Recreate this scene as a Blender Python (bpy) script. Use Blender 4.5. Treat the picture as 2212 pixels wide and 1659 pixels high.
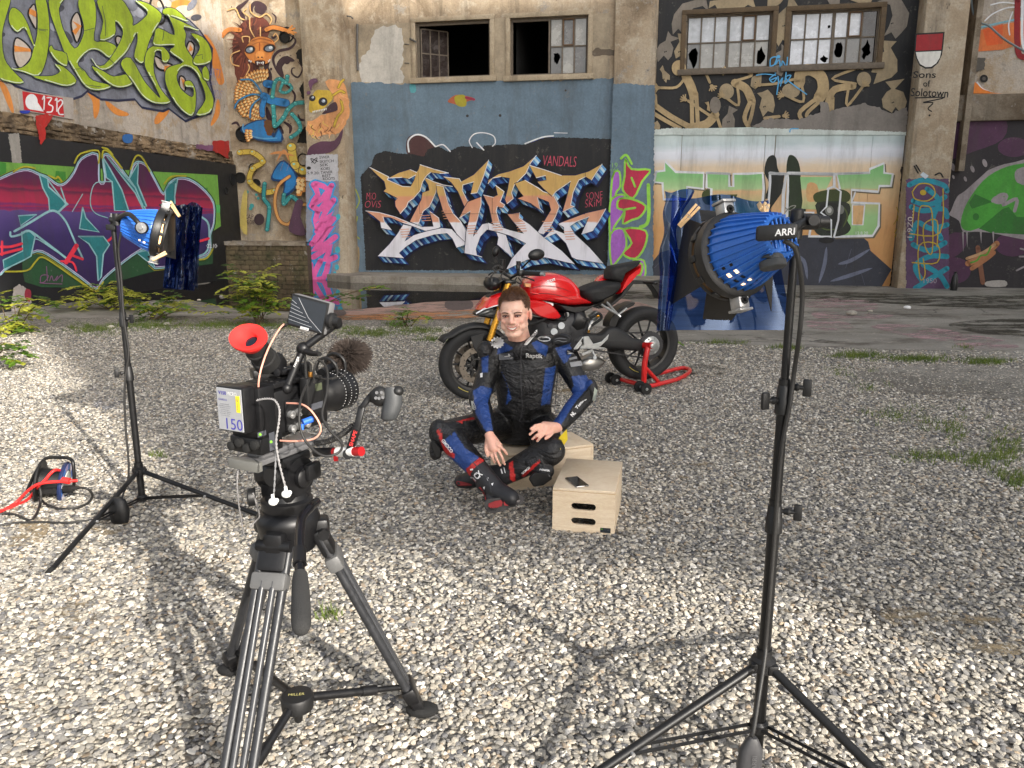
import bpy, bmesh, math, random
import numpy as np
from mathutils import Vector, Matrix, Euler, noise as mnoise
from mathutils.geometry import tessellate_polygon
R = math.radians
random.seed(7)
for o in list(bpy.data.objects): bpy.data.objects.remove(o)
SC = bpy.context.scene
COL = SC.collection
# ------------------------------------------------------------------ camera
CAM_H, PITCH, FPX, CX, CY = 1.55, R(12.0), 1662.0, 1106.0, 829.5
cd = bpy.data.cameras.new('camera'); cam = bpy.data.objects.new('camera', cd); COL.objects.link(cam)
cam.location = (0, 0, CAM_H); cam.rotation_euler = (R(90) - PITCH, 0, 0)
cd.sensor_fit = 'HORIZONTAL'; cd.sensor_width = 36; cd.lens = 36 * FPX / 2212.0
cd.clip_start = 0.05; cd.clip_end = 2000
SC.camera = cam
# ------------------------------------------------------------------ light
SUN_EL = R(24.5); SH = Vector((-0.61, 0.79, 0)).normalized()      # horizontal run of the shadows
w = bpy.data.worlds.new('World'); SC.world = w; w.use_nodes = True
nt = w.node_tree; nt.nodes.clear()
sky = nt.nodes.new('ShaderNodeTexSky'); sky.sky_type = 'NISHITA'; sky.sun_disc = False
sky.sun_elevation = SUN_EL; sky.sun_rotation = math.atan2(-SH.x, -SH.y)
sky.dust_density = 3.0; sky.ozone_density = 0.6; sky.air_density = 1.0
hs = nt.nodes.new('ShaderNodeHueSaturation'); hs.inputs['Saturation'].default_value = 0.35
bg = nt.nodes.new('ShaderNodeBackground'); bg.inputs['Strength'].default_value = 0.15
wo = nt.nodes.new('ShaderNodeOutputWorld')
nt.links.new(sky.outputs[0], hs.inputs['Color']); nt.links.new(hs.outputs[0], bg.inputs[0]); nt.links.new(bg.outputs[0], wo.inputs[0])
sl = bpy.data.lights.new('sun', 'SUN'); sl.energy = 3.9; sl.angle = R(0.53); sl.color = (1.0, 0.93, 0.83)
so = bpy.data.objects.new('sun', sl); COL.objects.link(so); so.location = (6, -8, 12)
sdir = (SH * math.cos(SUN_EL) + Vector((0, 0, -math.sin(SUN_EL))))
so.rotation_euler = sdir.to_track_quat('-Z', 'Y').to_euler()
SC.view_settings.view_transform = 'Standard'; SC.view_settings.look = 'None'
SC.view_settings.gamma = 1.0; SC.view_settings.use_curve_mapping = False
SC.view_settings.exposure = 0.86
SC.render.engine = 'CYCLES'
SC.cycles.max_bounces = 8; SC.cycles.transparent_max_bounces = 24
SC.cycles.use_denoising = True
# ------------------------------------------------------------------ measuring: photo points -> places
FW = Vector((0, math.cos(PITCH), -math.sin(PITCH))); UP = Vector((0, math.sin(PITCH), math.cos(PITCH))); RT = Vector((1, 0, 0))
EYE = Vector((0, 0, CAM_H))
def ray(x, y): return FW + RT * ((x - CX) / FPX) - UP * ((y - CY) / FPX)
def G(x, y, z=0.0):
    d = ray(x, y); return EYE + d * ((z - CAM_H) / d.z)
def P(x, y, Y):
    d = ray(x, y); return EYE + d * (Y / d.y)
def Q(x, y, k):                       # at camera depth k
    return EYE + ray(x, y) * k
def hitplane(x, y, o, n):
    d = ray(x, y); return EYE + d * ((o - EYE).dot(n) / d.dot(n))
def tr(x0, y0, s): return lambda p: ((x0 + p[0] * s) / 1.8228, (y0 + p[1] * s) / 1.8228)
# ------------------------------------------------------------------ materials
def lin(c):
    c = c / 255.0
    return c / 12.92 if c <= 0.04045 else ((c + 0.055) / 1.055) ** 2.4
def S(r, g, b): return (lin(r), lin(g), lin(b), 1)
class NB:
    def __init__(s, name):
        s.m = bpy.data.materials.new(name); s.m.use_nodes = True; s.t = s.m.node_tree; s.t.nodes.clear()
        s.out = s.n('ShaderNodeOutputMaterial'); s.bs = s.n('ShaderNodeBsdfPrincipled'); s.l(s.bs.outputs[0], s.out.inputs[0])
        s.tc = s.n('ShaderNodeTexCoord')
    def n(s, t): return s.t.nodes.new(t)
    def l(s, a, b): s.t.links.new(a, b)
    def noise(s, scale, detail=4, rough=.6, vec=None, dist=0):
        x = s.n('ShaderNodeTexNoise'); x.inputs['Scale'].default_value = scale; x.inputs['Detail'].default_value = detail
        x.inputs['Roughness'].default_value = rough; x.inputs['Distortion'].default_value = dist
        s.l(vec if vec else s.tc.outputs['Object'], x.inputs['Vector']); return x.outputs['Fac']
    def map(s, scale, loc=(0, 0, 0), rot=(0, 0, 0)):
        x = s.n('ShaderNodeMapping'); x.inputs['Scale'].default_value = scale; x.inputs['Location'].default_value = loc; x.inputs['Rotation'].default_value = rot
        s.l(s.tc.outputs['Object'], x.inputs['Vector']); return x.outputs['Vector']
    def ramp(s, fac, stops, interp='LINEAR'):
        x = s.n('ShaderNodeValToRGB'); x.color_ramp.interpolation = interp
        e = x.color_ramp.elements
        while len(e) > 1: e.remove(e[-1])
        e[0].position = stops[0][0]; e[0].color = c4(stops[0][1])
        for p, c in stops[1:]:
            k = e.new(p); k.color = c4(c)
        s.l(fac, x.inputs[0]); return x.outputs[0]
    def mix(s, f, a, b, mode='MIX'):
        x = s.n('ShaderNodeMix'); x.data_type = 'RGBA'; x.blend_type = mode; x.clamp_factor = True
        for i, v in ((0, f), (6, a), (7, b)):
            if isinstance(v, (int, float)): x.inputs[i].default_value = v if i == 0 else (v, v, v, 1)
            elif isinstance(v, tuple): x.inputs[i].default_value = c4(v)
            else: s.l(v, x.inputs[i])
        return x.outputs[2]
    def math(s, op, a, b=0.0, clamp=False):
        x = s.n('ShaderNodeMath'); x.operation = op; x.use_clamp = clamp
        for i, v in ((0, a), (1, b)):
            if isinstance(v, (int, float)): x.inputs[i].default_value = v
            else: s.l(v, x.inputs[i])
        return x.outputs[0]
    def col(s, v):
        if isinstance(v, tuple): s.bs.inputs['Base Color'].default_value = c4(v)
        else: s.l(v, s.bs.inputs['Base Color'])
    def rough(s, v):
        if isinstance(v, (int, float)): s.bs.inputs['Roughness'].default_value = v
        else: s.l(v, s.bs.inputs['Roughness'])
    def set(s, **k):
        for a, v in k.items(): s.bs.inputs[a.replace('_', ' ')].default_value = v
    def bump(s, h, strength=.3, dist=.01, prev=None):
        x = s.n('ShaderNodeBump'); x.inputs['Strength'].default_value = strength; x.inputs['Distance'].default_value = dist
        s.l(h, x.inputs['Height'])
        if prev: s.l(prev, x.inputs['Normal'])
        s.l(x.outputs[0], s.bs.inputs['Normal']); return x.outputs[0]
def c4(v):
    if isinstance(v, (int, float)): return (v, v, v, 1)
    return tuple(v) if len(v) == 4 else (v[0], v[1], v[2], 1)
MATS = {}
def mat(name, col, rough=.5, metal=0.0, var=.25, scale=12, bump=.0, bscale=80, coat=0.0, spec=.5, rv=.12, dist=.004):
    """general surface: colour with slow and fine tonal variation, uneven gloss, fine relief"""
    if name in MATS: return MATS[name]
    b = NB(name); c = c4(col)
    n1 = b.noise(scale, 5, .65); n2 = b.noise(scale * 9, 3, .6)
    k = b.math('ADD', b.math('MULTIPLY', n1, .65), b.math('MULTIPLY', n2, .35))
    lo = tuple(x * (1 - var) for x in c[:3]); hi = tuple(min(1, x * (1 + var)) for x in c[:3])
    b.col(b.ramp(k, [(.3, lo), (.7, hi)]))
    b.rough(b.math('ADD', b.math('MULTIPLY', b.math('SUBTRACT', n1, .5), rv * 3), rough, True))
    b.set(Metallic=metal, Coat_Weight=coat, Coat_Roughness=.06, Specular_IOR_Level=spec)
    if bump: b.bump(b.noise(bscale, 4, .6), bump, dist)
    MATS[name] = b.m; return b.m
# ------------------------------------------------------------------ mesh building
class MB:
    def __init__(s): s.v = []; s.f = []; s.mi = []; s.cur = 0
    def add(s, vs, fs):
        o = len(s.v); s.v += [tuple(p) for p in vs]; s.f += [tuple(i + o for i in f) for f in fs]; s.mi += [s.cur] * len(fs); return s
    def box(s, c, d, M=None, bev=0.0):
        c = Vector(c); h = Vector(d) / 2
        if bev <= 0:
            vs = [Vector((sx * h.x, sy * h.y, sz * h.z)) for sz in (-1, 1) for sy in (-1, 1) for sx in (-1, 1)]
            fs = [(0, 2, 3, 1), (4, 5, 7, 6), (0, 1, 5, 4), (2, 6, 7, 3), (0, 4, 6, 2), (1, 3, 7, 5)]
        else:
            bm = bmesh.new(); bmesh.ops.create_cube(bm, size=1)
            for v in bm.verts: v.co = Vector((v.co.x * d[0], v.co.y * d[1], v.co.z * d[2]))
            bmesh.ops.bevel(bm, geom=bm.edges[:], offset=min(bev, min(d) * .45), segments=2, affect='EDGES', profile=.5)
            bm.verts.index_update(); vs = [v.co.copy() for v in bm.verts]; fs = [tuple(v.index for v in f.verts) for f in bm.faces]; bm.free()
        if M is not None: vs = [M @ p for p in vs]
        return s.add([p + c for p in vs], fs)
    def cyl(s, a, b, r0, r1=None, n=16, caps=True):
        a = Vector(a); b = Vector(b); r1 = r0 if r1 is None else r1
        d = (b - a); q = d.to_track_quat('Z', 'Y').to_matrix()
        vs = []
        for p, r in ((a, r0), (b, r1)):
            for i in range(n): vs.append(p + q @ Vector((r * math.cos(2 * math.pi * i / n), r * math.sin(2 * math.pi * i / n), 0)))
        fs = [(i, (i + 1) % n, n + (i + 1) % n, n + i) for i in range(n)]
        if caps: fs += [tuple(range(n - 1, -1, -1)), tuple(range(n, 2 * n))]
        return s.add(vs, fs)
    def tube(s, pts, r, n=10, closed=False, caps=True):
        pts = [Vector(p) for p in pts]; m = len(pts); rr = r if isinstance(r, (list, tuple)) else [r] * m
        T = []
        for i in range(m):
            a = pts[i - 1] if (i > 0 or closed) else pts[i]; b = pts[(i + 1) % m] if (i < m - 1 or closed) else pts[i]
            T.append((b - a).normalized())
        ref = Vector((0, 0, 1)) if abs(T[0].z) < .9 else Vector((1, 0, 0))
        N = (ref - T[0] * ref.dot(T[0])).normalized(); vs = []
        for i in range(m):
            N = (N - T[i] * N.dot(T[i])); N = N.normalized() if N.length > 1e-6 else T[i].orthogonal().normalized()
            B = T[i].cross(N)
            for k in range(n):
                a = 2 * math.pi * k / n; vs.append(pts[i] + (N * math.cos(a) + B * math.sin(a)) * rr[i])
        fs = []
        for i in range(m if closed else m - 1):
            j = (i + 1) % m
            for k in range(n): fs.append((i * n + k, i * n + (k + 1) % n, j * n + (k + 1) % n, j * n + k))
        if caps and not closed: fs += [tuple(range(n - 1, -1, -1)), tuple(range((m - 1) * n, m * n))]
        return s.add(vs, fs)
    def lathe(s, prof, o, axis, n=32, cap=True, x=None):
        """prof: (along, radius) pairs"""
        o = Vector(o); ax = Vector(axis).normalized(); q = ax.to_track_quat('Z', 'Y').to_matrix(); vs = []; m = len(prof)
        for t, r in prof:
            for i in range(n):
                a = 2 * math.pi * i / n; vs.append(o + q @ Vector((r * math.cos(a), r * math.sin(a), t)))
        fs = [(j * n + i, j * n + (i + 1) % n, (j + 1) * n + (i + 1) % n, (j + 1) * n + i) for j in range(m - 1) for i in range(n)]
        if cap: fs += [tuple(range(n - 1, -1, -1)), tuple(range((m - 1) * n, m * n))]
        return s.add(vs, fs)
    def ell(s, c, r, M=None, nu=16, nv=10):
        c = Vector(c); vs = []; fs = []
        for j in range(nv + 1):
            th = math.pi * j / nv
            for i in range(nu):
                ph = 2 * math.pi * i / nu; p = Vector((r[0] * math.sin(th) * math.cos(ph), r[1] * math.sin(th) * math.sin(ph), r[2] * math.cos(th)))
                vs.append(c + (M @ p if M is not None else p))
        for j in range(nv):
            for i in range(nu): fs.append((j * nu + i, (j + 1) * nu + i, (j + 1) * nu + (i + 1) % nu, j * nu + (i + 1) % nu))
        return s.add(vs, fs)
    def prism(s, pts, dv):
        """closed outline of 3-D points pushed along dv, both ends capped"""
        pts = [Vector(p) for p in pts]; dv = Vector(dv); n = len(pts)
        tris = tessellate_polygon([pts])
        fs = [tuple(t) for t in tris] + [tuple(i + n for i in reversed(t)) for t in tris]
        fs += [(i, (i + 1) % n, n + (i + 1) % n, n + i) for i in range(n)]
        return s.add(pts + [p + dv for p in pts], fs)
    def loft(s, rings, caps=True, closed=True):
        n = len(rings[0]); vs = [p for r in rings for p in r]; fs = []
        for j in range(len(rings) - 1):
            for i in range(n if closed else n - 1): fs.append((j * n + i, j * n + (i + 1) % n, (j + 1) * n + (i + 1) % n, (j + 1) * n + i))
        if caps and closed: fs += [tuple(range(n - 1, -1, -1)), tuple(range((len(rings) - 1) * n, len(rings) * n))]
        return s.add(vs, fs)
    def grid(s, fn, nu, nv):
        vs = [fn(i / nu, j / nv) for j in range(nv + 1) for i in range(nu + 1)]
        fs = [(j * (nu + 1) + i, j * (nu + 1) + i + 1, (j + 1) * (nu + 1) + i + 1, (j + 1) * (nu + 1) + i) for j in range(nv) for i in range(nu)]
        return s.add(vs, fs)
    def mesh(s, name, mats, smooth=40, fix=True):
        me = bpy.data.meshes.new(name); me.from_pydata(s.v, [], s.f)
        for m in (mats if isinstance(mats, (list, tuple)) else [mats]): me.materials.append(m)
        me.polygons.foreach_set('material_index', s.mi)
        if fix:
            bm = bmesh.new(); bm.from_mesh(me); bmesh.ops.recalc_face_normals(bm, faces=bm.faces[:]); bm.to_mesh(me); bm.free()
        if smooth:
            me.shade_smooth(); me.set_sharp_from_angle(angle=R(smooth))
        me.update(); return me
    def obj(s, name, mats, parent=None, smooth=40, fix=True, bevel=0.0):
        me = s.mesh(name, mats, smooth, fix); o = bpy.data.objects.new(name, me); COL.objects.link(o); adopt(o, parent)
        if bevel:
            b = o.modifiers.new('bevel', 'BEVEL'); b.width = bevel; b.segments = 2; b.limit_method = 'ANGLE'; b.angle_limit = R(35)
        return o
BASE = {}
def worldT(o): return BASE.get(o.name, Matrix())
def adopt(o, parent):
    if parent is None: return
    o.parent = parent; o.matrix_parent_inverse = worldT(parent).inverted()
def tag(o, label=None, cat=None, group=None, kind=None):
    if label: o['label'] = label
    if cat: o['category'] = cat
    if group: o['group'] = group
    if kind: o['kind'] = kind
    return o
def thing(name, loc, label, cat, group=None):
    e = bpy.data.objects.new(name, None); COL.objects.link(e); e.location = loc; e.empty_display_size = .1
    BASE[e.name] = Matrix.Translation(loc); return tag(e, label, cat, group)
def spline(pts, k=6, closed=False):
    pts = [Vector(p) for p in pts]; n = len(pts); out = []
    rng = range(n) if closed else range(n - 1)
    for i in rng:
        g = lambda j: pts[j % n] if closed else pts[max(0, min(n - 1, j))]
        a, b, c, d = g(i - 1), g(i), g(i + 1), g(i + 2)
        for t in range(k):
            u = t / k; out.append(.5 * ((2 * b) + (c - a) * u + (2 * a - 5 * b + 4 * c - d) * u * u + (3 * b - 3 * c + d - a) * u ** 3))
    if not closed: out.append(pts[-1])
    return out
FONTS = {}
def text_mesh(s, size=1.0, bold=0.0, shear=0.0, space=1.0):
    cu = bpy.data.curves.new('lettering', 'FONT'); cu.body = s; cu.size = size; cu.offset = bold; cu.shear = shear; cu.space_character = space
    cu.align_x = 'CENTER'; cu.align_y = 'CENTER'; cu.resolution_u = 3
    o = bpy.data.objects.new('lettering', cu); COL.objects.link(o); bpy.context.view_layer.update()
    me = o.to_mesh(); vs = [v.co.copy() for v in me.vertices]; fs = [tuple(p.vertices) for p in me.polygons]; o.to_mesh_clear()
    bpy.data.objects.remove(o); bpy.data.curves.remove(cu); return vs, fs
def lettering(mb, s, c, right, up, height, width=None, lift=.0008, bold=.0, shear=0.0):
    """flat lettering lying on a surface; c centre, right/up axes"""
    vs, fs = text_mesh(s, 1.0, bold, shear)
    if not vs: return
    x0 = min(v.x for v in vs); x1 = max(v.x for v in vs); y0 = min(v.y for v in vs); y1 = max(v.y for v in vs)
    r = Vector(right).normalized(); u = Vector(up).normalized(); n = r.cross(u)
    ky = height / (y1 - y0); kx = (width / (x1 - x0)) if width else ky
    mb.add([Vector(c) + r * ((v.x - (x0 + x1) / 2) * kx) + u * ((v.y - (y0 + y1) / 2) * ky) + n * lift for v in vs], fs)
# ================================================================== setting
uW = Vector((1, -0.185, 0)).normalized(); nW = Vector((-0.185, -1, 0)).normalized(); OW = Vector((3.5, 19.6, 0))
def BW(x, y, off=0.0): return hitplane(x, y, OW + nW * off, nW)
def uz(p): return ((p - OW).dot(uW), p.z)
def WP(u, z, off=0.0): return OW + uW * u + nW * off + Vector((0, 0, z))
def U(x, y, off=0.0): return uz(BW(x, y, off))
CORN = BW(505, 400); CORN.z = 0
uL = Vector((-1.19, -8.12, 0)).normalized(); nL = Vector((8.12, -1.19, 0)).normalized()
def LW(x, y, off=0.0): return hitplane(x, y, CORN + nL * off, nL)
def LP(u, z, off=0.0): return CORN + uL * u + nL * off + Vector((0, 0, z))
def lu(p): return ((p - CORN).dot(uL), p.z)

def plaster(name, c1, c2, c3, streak=.5, rel=.5):
    b = NB(name)
    n1 = b.noise(.55, 6, .68, dist=.6); n2 = b.noise(2.6, 6, .7); n3 = b.noise(1.0, 5, .7, b.map((2.3, 2.3, .3)))
    n4 = b.noise(28, 4, .6)
    base = b.ramp(n1, [(.34, c1), (.5, c2), (.66, c3)])
    base = b.mix(b.ramp(n2, [(.52, 0.0), (.6, .75)]), base, c3)
    base = b.mix(b.ramp(n3, [(.54, 0.0), (.74, streak)]), base, (.055, .045, .035))
    base = b.mix(b.ramp(b.noise(1.7, 6, .75, b.map((1, 1, 1), (7, 3, 1))), [(.6, 0.0), (.64, .8)]), base, (.30, .28, .25))
    base = b.mix(b.ramp(b.noise(6, 5, .8, b.map((1, 1, .5), (1, 9, 4))), [(.64, 0.0), (.70, .85)]), base, (.03, .026, .022))
    base = b.mix(.22, base, b.ramp(n4, [(.3, (.12, .11, .1)), (.7, (.75, .72, .68))]), 'OVERLAY')
    b.col(base); b.rough(.92)
    k = b.bump(n2, rel, .05); b.bump(n4, .5, .012, k)
    return b.m
M_PLAST = plaster('stained_plaster', S(128, 112, 92), S(166, 150, 128), S(184, 173, 155), .7)
M_PLASTL = plaster('grey_plaster', S(150, 142, 132), S(186, 178, 168), S(172, 152, 124), .6)
M_CONC = plaster('old_concrete', S(120, 108, 92), S(150, 140, 125), S(105, 92, 76), .6)
M_CRUM = plaster('crumbled_masonry', S(92, 78, 60), S(142, 122, 96), S(64, 52, 40), .8, .9)
M_BRICK = plaster('mossy_brick', S(88, 72, 56), S(104, 92, 70), S(62, 62, 38), .6, .8)
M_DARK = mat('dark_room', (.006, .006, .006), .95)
M_STEEL = mat('old_window_steel', S(104, 94, 82), .7, .1, .4, 14, .3)

# ---- ground -------------------------------------------------------
b = NB('gravel_ground')
vo = b.n('ShaderNodeTexVoronoi'); vo.inputs['Scale'].default_value = 46; b.l(b.tc.outputs['Object'], vo.inputs['Vector'])
vo2 = b.n('ShaderNodeTexVoronoi'); vo2.inputs['Scale'].default_value = 90; b.l(b.tc.outputs['Object'], vo2.inputs['Vector'])
sep = b.n('ShaderNodeSeparateColor'); b.l(vo.outputs['Color'], sep.inputs[0])
STONES = [(0.0, S(96, 96, 98)), (.16, S(122, 120, 118)), (.34, S(144, 140, 132)), (.5, S(160, 154, 143)), (.64, S(176, 168, 153)), (.78, S(196, 189, 175)), (.9, S(222, 217, 208)), (.965, S(172, 154, 130)), (1.0, S(134, 122, 108))]
stone = b.ramp(sep.outputs[0], STONES)
soil = b.ramp(b.noise(3.0, 6, .7), [(.3, S(96, 84, 66)), (.7, S(134, 118, 94))])
pm_ = b.noise(1.1, 5, .6)
c = b.mix(b.ramp(pm_, [(.58, 0.0), (.66, .7)]), stone, soil)
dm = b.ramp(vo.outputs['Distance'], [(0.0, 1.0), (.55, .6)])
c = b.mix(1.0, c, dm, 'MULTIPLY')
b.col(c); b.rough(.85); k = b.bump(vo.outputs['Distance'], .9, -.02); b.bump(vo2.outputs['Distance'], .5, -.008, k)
M_GROUND = b.m
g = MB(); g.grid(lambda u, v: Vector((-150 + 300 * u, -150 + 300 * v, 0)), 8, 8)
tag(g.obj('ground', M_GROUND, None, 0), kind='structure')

# concrete apron in front of the building, ragged edge towards the gravel
def ragged(pts, amp, step, seed=0):
    rd = random.Random(seed); out = []
    n = len(pts)
    for i in range(n):
        a = Vector(pts[i]); c = Vector(pts[(i + 1) % n]); L = (c - a).length; m = max(1, int(L / step)); d = (c - a) / m
        nn = Vector((-d.y, d.x)) if len(d) == 2 else Vector((-d.y, d.x, 0))
        nn = nn.normalized() if nn.length else nn; off = 0
        for j in range(m):
            if j or True: out.append(a + d * j + nn * (rd.uniform(-amp, amp)))
    return out
def flat(mb, pts, z):
    pts = [Vector((p[0], p[1], z)) for p in pts]; mb.add(pts, [tuple(t) for t in tessellate_polygon([pts])])
b = NB('weathered_concrete_slab')
n1 = b.noise(.5, 6, .65, dist=.8); n2 = b.noise(5, 6, .7); n3 = b.noise(40, 4, .6)
c = b.ramp(n1, [(.3, S(98, 95, 88)), (.5, S(134, 130, 122)), (.68, S(158, 153, 145))])
c = b.mix(b.ramp(b.noise(1.3, 6, .75, b.map((.5, 1.6, 1))), [(.52, 0.0), (.62, .75)]), c, S(72, 64, 54))
c = b.mix(b.ramp(b.noise(.8, 6, .75, b.map((.4, 1.5, 1), (4, 2, 0))), [(.58, 0.0), (.66, .5)]), c, S(74, 72, 46))
c = b.mix(b.ramp(n2, [(.6, 0.0), (.68, .5)]), c, S(196, 188, 176))
cr = b.n('ShaderNodeTexVoronoi'); cr.feature = 'DISTANCE_TO_EDGE'; cr.inputs['Scale'].default_value = .42
wv = b.n('ShaderNodeVectorMath'); wv.operation = 'ADD'; nz = b.n('ShaderNodeTexNoise'); nz.inputs['Scale'].default_value = 1.6; nz.inputs['Detail'].default_value = 6
b.l(b.tc.outputs['Object'], nz.inputs['Vector']); b.l(b.tc.outputs['Object'], wv.inputs[0]); b.l(nz.outputs['Color'], wv.inputs[1]); b.l(wv.outputs[0], cr.inputs['Vector'])
c = b.mix(b.math('MULTIPLY', b.ramp(cr.outputs['Distance'], [(0.0, .9), (.009, 0.0)]), b.ramp(b.noise(.7, 3, .6, b.map((1, 1, 1), (2, 9, 1))), [(.46, 0.0), (.54, 1.0)])), c, S(46, 42, 36))
c = b.mix(.3, c, b.ramp(n3, [(.3, .2), (.7, .8)]), 'OVERLAY')
b.col(c); b.rough(b.ramp(n1, [(.3, .55), (.7, .9)])); k = b.bump(n2, .4, .03); b.bump(n3, .4, .01, k)
M_SLAB = b.m
ap = [(-60, 40)] + [(p.x, p.y) for p in [G(-260, 700), G(120, 690), G(330, 684), G(600, 690), G(850, 688), G(1010, 684), G(1240, 700), G(1440, 735), G(1560, 742), G(1700, 752), G(1830, 758), G(2000, 762), G(2160, 776), G(2300, 770), G(2600, 760)]] + [(60, 40)]
apx = ragged(ap[1:-1], .09, .22, 3)[:-1]
apx = [(-60, apx[0][1])] + [tuple(p) for p in apx if True] + [(60, ap[-2][1]), (60, 40), (-60, 40)]
# drop the closing run that ragged() walks back along
cut = [p for i, p in enumerate(ragged(ap[1:-1] + [(ap[-2][0] + .01, ap[-2][1])], .09, .22, 3))]
seg = []
lastx = -1e9
for p in cut:
    if p[0] > lastx: seg.append((p[0], p[1])); lastx = p[0]
poly = [(-60, seg[0][1])] + seg + [(60, seg[-1][1]), (60, 40), (-60, 40)]
m_ = MB(); flat(m_, poly, .006)
tag(m_.obj('concrete_apron', M_SLAB, None, 0), kind='structure')
# lone slab let into the gravel on the right
m_ = MB(); flat(m_, ragged([tuple(G(*q)[:2]) for q in [(1850, 805), (2020, 788), (2300, 800), (2400, 855), (2170, 862), (1950, 850)]], .05, .15, 5), .008)
tag(m_.obj('concrete_slab', M_SLAB, None, 0), kind='structure')
# painted marks on the apron
def fpaint(name, r, g_, b_, dens=.5, sc=3.0):
    q = NB(name); q.col(q.ramp(q.noise(9, 5, .7), [(.3, tuple(x * .7 for x in S(r, g_, b_)[:3])), (.7, S(r, g_, b_))])); q.rough(.85)
    tb = q.n('ShaderNodeBsdfTransparent'); mx = q.n('ShaderNodeMixShader')
    q.l(q.ramp(q.noise(sc, 7, .78, q.map((.6, 1.4, 1))), [(dens - .05, 0.0), (dens + .05, .85)]), mx.inputs[0]); q.l(tb.outputs[0], mx.inputs[1]); q.l(q.bs.outputs[0], mx.inputs[2]); q.l(mx.outputs[0], q.out.inputs[0]); return q.m
def floorpaint(name, m, polys, z):
    k = MB()
    for i, q in enumerate(polys): flat(k, [tuple(G(*a)[:2]) for a in spline([(x, y, 0) for x, y in q], 5, True)] if False else [tuple(G(p.x, p.y)[:2]) for p in spline([(x, y, 0) for x, y in q], 4, True)], z + i * .0004)
    return tag(k.obj(name, m, None, 0, False), kind='structure')
floorpaint('pink_floor_paint', fpaint('pink_floor_paint', 190, 158, 160, .52, 2.2), [[(1740, 652), (1800, 645), (1870, 650), (1900, 664), (1860, 674), (1800, 668), (1745, 664)], [(1760, 672), (1850, 678), (1930, 682), (1880, 692), (1770, 690)], [(1880, 706), (1960, 702), (2040, 712), (2080, 726), (2040, 738), (1960, 728)], [(1750, 694), (1830, 698), (1840, 712), (1790, 716), (1745, 706)], [(2080, 724), (2160, 735), (2200, 752), (2110, 756), (2060, 742)]], .010)
floorpaint('orange_floor_paint', fpaint('orange_floor_paint', 196, 136, 92, .49, 3), [[(800, 683), (900, 670), (1010, 667), (1040, 684), (960, 690), (820, 692)], [(690, 688), (760, 678), (830, 680), (800, 692)]], .010)
floorpaint('rose_floor_paint', fpaint('rose_floor_paint', 190, 156, 144, .46, 3), [[(740, 672), (850, 662), (960, 650), (1040, 645), (1040, 668), (900, 676), (760, 682)], [(1280, 640), (1400, 660), (1430, 690), (1300, 690)]], .012)
floorpaint('grey_floor_paint', fpaint('grey_floor_paint', 104, 92, 90, .38, 3), [[(965, 652), (1015, 650), (1018, 668), (968, 670)], [(640, 676), (730, 668), (742, 684), (650, 690)]], .014)

floorpaint('damp_patch', fpaint('damp_patch', 74, 66, 56, .54, 6), [[(1462, 797), (1500, 790), (1555, 795), (1575, 806), (1530, 816), (1480, 810)]], .017)
floorpaint('sand_patch', fpaint('sand_patch', 160, 142, 112, .57, 2.6), [[(80, 1390), (120, 1320), (190, 1305), (250, 1340), (235, 1400), (160, 1430)], [(-40, 1180), (-20, 1110), (60, 1090), (110, 1130), (70, 1180)], [(290, 1330), (330, 1300), (345, 1350)], [(1900, 1330), (2050, 1290), (2230, 1340), (2200, 1420), (2020, 1390)], [(1440, 1015), (1500, 1000), (1560, 1008), (1530, 1035), (1460, 1040)], [(1150, 850), (1300, 838), (1420, 850), (1300, 866)], [(180, 1120), (260, 1105), (290, 1140), (220, 1160)]], .0085)
floorpaint('wet_patch', fpaint('wet_patch', 58, 54, 42, .5, 2.4), [[(1690, 634), (1860, 632), (2020, 640), (2230, 640), (2230, 668), (2050, 664), (1900, 656), (1740, 650)], [(2050, 700), (2230, 690), (2230, 730), (2120, 722)], [(1280, 628), (1420, 634), (1420, 648), (1300, 644)]], .009)
# puddle
b = NB('puddle_water'); b.col((.02, .017, .013)); b.rough(.015); b.set(IOR=1.33)
b.bump(b.noise(1.2, 3, .5), .03, .02)
m_ = MB()
pd = [tuple(G(p.x, p.y)[:2]) for p in spline([(x, y, 0) for x, y in [(235, 636), (330, 622), (440, 616), (470, 603), (560, 602), (655, 603), (720, 605), (760, 611), (900, 615), (1050, 618), (1200, 624), (1130, 646), (1020, 650), (900, 656), (800, 668), (700, 672), (600, 674), (520, 668), (440, 656), (380, 648), (300, 652), (230, 655)]], 5, True)]
flat(m_, ragged(pd, .07, .2, 8), .016)
tag(m_.obj('puddle', b.m, None, 0), kind='structure')

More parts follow.
